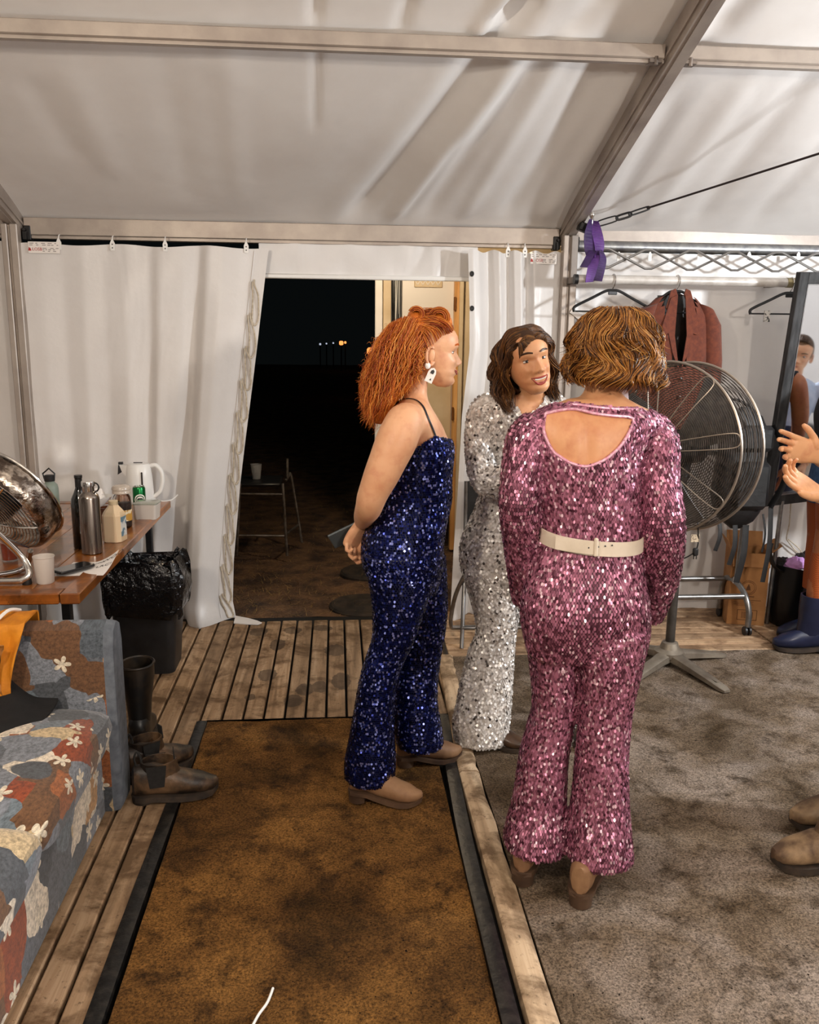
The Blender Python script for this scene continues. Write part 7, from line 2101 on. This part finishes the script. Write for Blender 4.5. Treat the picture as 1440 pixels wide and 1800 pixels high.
for (x, y) in wear4:
    u, s_, h = boot_parts(L=.30, W=.053, shaft=.14, sr=(.05, .055), heel=.028, sole=.018, toe_h=.058)
    M_ = Matrix.Translation((x, y-.03, 0)) @ Matrix.Rotation(R(0), 4, 'Z')
    b_ = u.xf(M_).build('work_boot', M_WORK, a4); s_.xf(M_).build('sole', M_SOLE, b_); h.xf(M_).build('heel', M_SOLE, b_)
# place so that the near toe stands where the photo shows it
# -- the person in denim shorts, orange fishnets and gumboots
LOC5 = Vector((2.61, 4.20, 0)); RZ5 = R(80)
M_FISH, nt, b = newmat('orange_fishnet')
v = coords(nt, (1, 1, 1)); w1 = nd(nt, 'ShaderNodeTexWave', wave_type='BANDS', bands_direction='DIAGONAL'); w1.inputs['Scale'].default_value = 60; nt.links.new(v, w1.inputs[0])
v2 = coords(nt, (1, -1, -1)); w2 = nd(nt, 'ShaderNodeTexWave', wave_type='BANDS', bands_direction='DIAGONAL'); w2.inputs['Scale'].default_value = 60; nt.links.new(v2, w2.inputs[0])
mx_ = math_(nt, 'MAXIMUM', w1.outputs['Fac'], w2.outputs['Fac'])
nt.links.new(ramp(nt, mx_, [(.80, hexc('c0622a')), (.92, hexc('7d3512'))]), b.inputs['Base Color']); b.inputs['Roughness'].default_value = .6
a5 = figure('person', 'person in denim shorts, orange fishnet tights and navy gumboots at the right edge', LOC5, RZ5,
    ([(-.14, 0, 1.385), (-.185, .02, 1.36), (-.215, .055, 1.2), (-.215, .05, 1.09), (-.20, -.06, 1.03), (-.16, -.17, 1.03)], [.04, .052, .048, .040, .034, .026]),
    ([(.14, 0, 1.385), (.185, -.005, 1.36), (.235, -.03, 1.2), (.245, -.06, 1.08), (.24, -.08, .95), (.23, -.08, .86)], [.04, .052, .048, .040, .034, .026]),
    M_SKIN_C, M_BLACKT, M_DENIM, dict(hands=[(0, hand_mesh(1, (20, 25, 30, 30), 5, (35, 20)), frame_to((-.16, -.17, 1.03), (.3, -.9, .1), (-.9, -.3, 0))), (0, hand_mesh(-1, (20, 25, 30, 30), 5, (35, 20)), frame_to((.23, -.08, .86), (0, .1, -.99), (1, .2, 0)))], hairm=M_HAIR_D, seed=8, sleeve=.10, shorts=.745, lx=.09, ly=(.08, -.0)))
tl_ = [ringpts(s*.09, (.01+dy*.5) if z < .55 else dy*.25, z, rx, rx*1.06, 24) for s, dy in ((-1, .08),) for z, rx in ((.30, .062), (.36, .064), (.50, .066), (.60, .076), (.72, .088), (.80, .095))]
MB().loft(densify(tl_, 3)).build('fishnet_tights', M_FISH, a5)
tl_ = [ringpts(.09, .01 if z < .55 else 0, z, rx, rx*1.06, 24) for z, rx in ((.30, .062), (.36, .064), (.50, .066), (.60, .076), (.72, .088), (.80, .095))]
MB().loft(densify(tl_, 3)).build('fishnet_tights', M_FISH, a5)
M_NAVYG = mat('navy_gumboot_rubber', hexc('141a33'), hexc('232a45'), 7, .32, lo=.4, hi=.7)
for (x, y) in ((-.09, -.02), (.09, -.10)):
    u, s_, h = boot_parts(L=.29, W=.052, shaft=.285, sr=(.072, .078), heel=.026, sole=.016, toe_h=.062)
    M_ = Matrix.Translation((x, y, 0)); b_ = u.xf(M_).build('gumboot', M_NAVYG, a5); s_.xf(M_).build('sole', M_SOLE, b_); h.xf(M_).build('heel', M_SOLE, b_)
# -- the person seen in the mirror, standing out of frame and touching the mouth
mc = at(1412, 628, 4.42)
d_in = (mc-Vector((0, 0, CAM_H))).normalized(); r_out = (d_in-mn_*2*d_in.dot(mn_)).normalized()
fp_ = mc+r_out*.74
yaw6 = math.atan2(-(-r_out.x), -r_out.y)      # faces back along the reflected ray
LOC6 = Vector((fp_.x, fp_.y, 0))-Matrix.Rotation(yaw6, 3, 'Z') @ Vector((0, .04, 0)); LOC6.z = 0
h6 = fp_.z-.115-1.475
LOC6.z = 0
a6 = figure('person', 'person in a pale blue blouse touching the mouth, seen only in the mirror', LOC6, yaw6,
    ([(-.14, 0, 1.385), (-.185, -.005, 1.36), (-.20, .05, 1.22), (-.19, .10, 1.16), (-.10, .17, 1.30), (-.035, .165, 1.42)], [.04, .052, .048, .042, .036, .027]),
    ([(.14, 0, 1.385), (.185, -.005, 1.36), (.235, -.02, 1.2), (.245, -.02, 1.08), (.22, .04, .95), (.20, .08, .86)], [.04, .052, .048, .040, .034, .026]),
    M_SKIN_B, M_WHITET, M_NAVYJ, dict(hands=[(0, hand_mesh(1, (45, 60, 60, 60), 3, (20, 30), .95), frame_to((-.035, .165, 1.42), (.25, -.25, .95), (-.2, .95, .25))), (0, hand_mesh(-1, (20, 25, 30, 30), 5, (35, 20)), frame_to((.20, .08, .86), (0, .4, -.9), (1, .2, 0)))], hairm=M_HAIR_D, seed=4, sleeve=.55))
if abs(h6) < .25:
    a6.scale = (1, 1, (1.475+.115+h6)/(1.475+.115))
wear6 = []
for x in (-.095, .095):
    u, s_, h = boot_parts(L=.26, W=.045, shaft=.11, heel=.03)
    M_ = Matrix.Translation((x, -.09, 0)); b_ = u.xf(M_).build('ankle_boot', M_TAN, a6); s_.xf(M_).build('sole', M_SOLE, b_); h.xf(M_).build('heel', M_SOLE, b_)
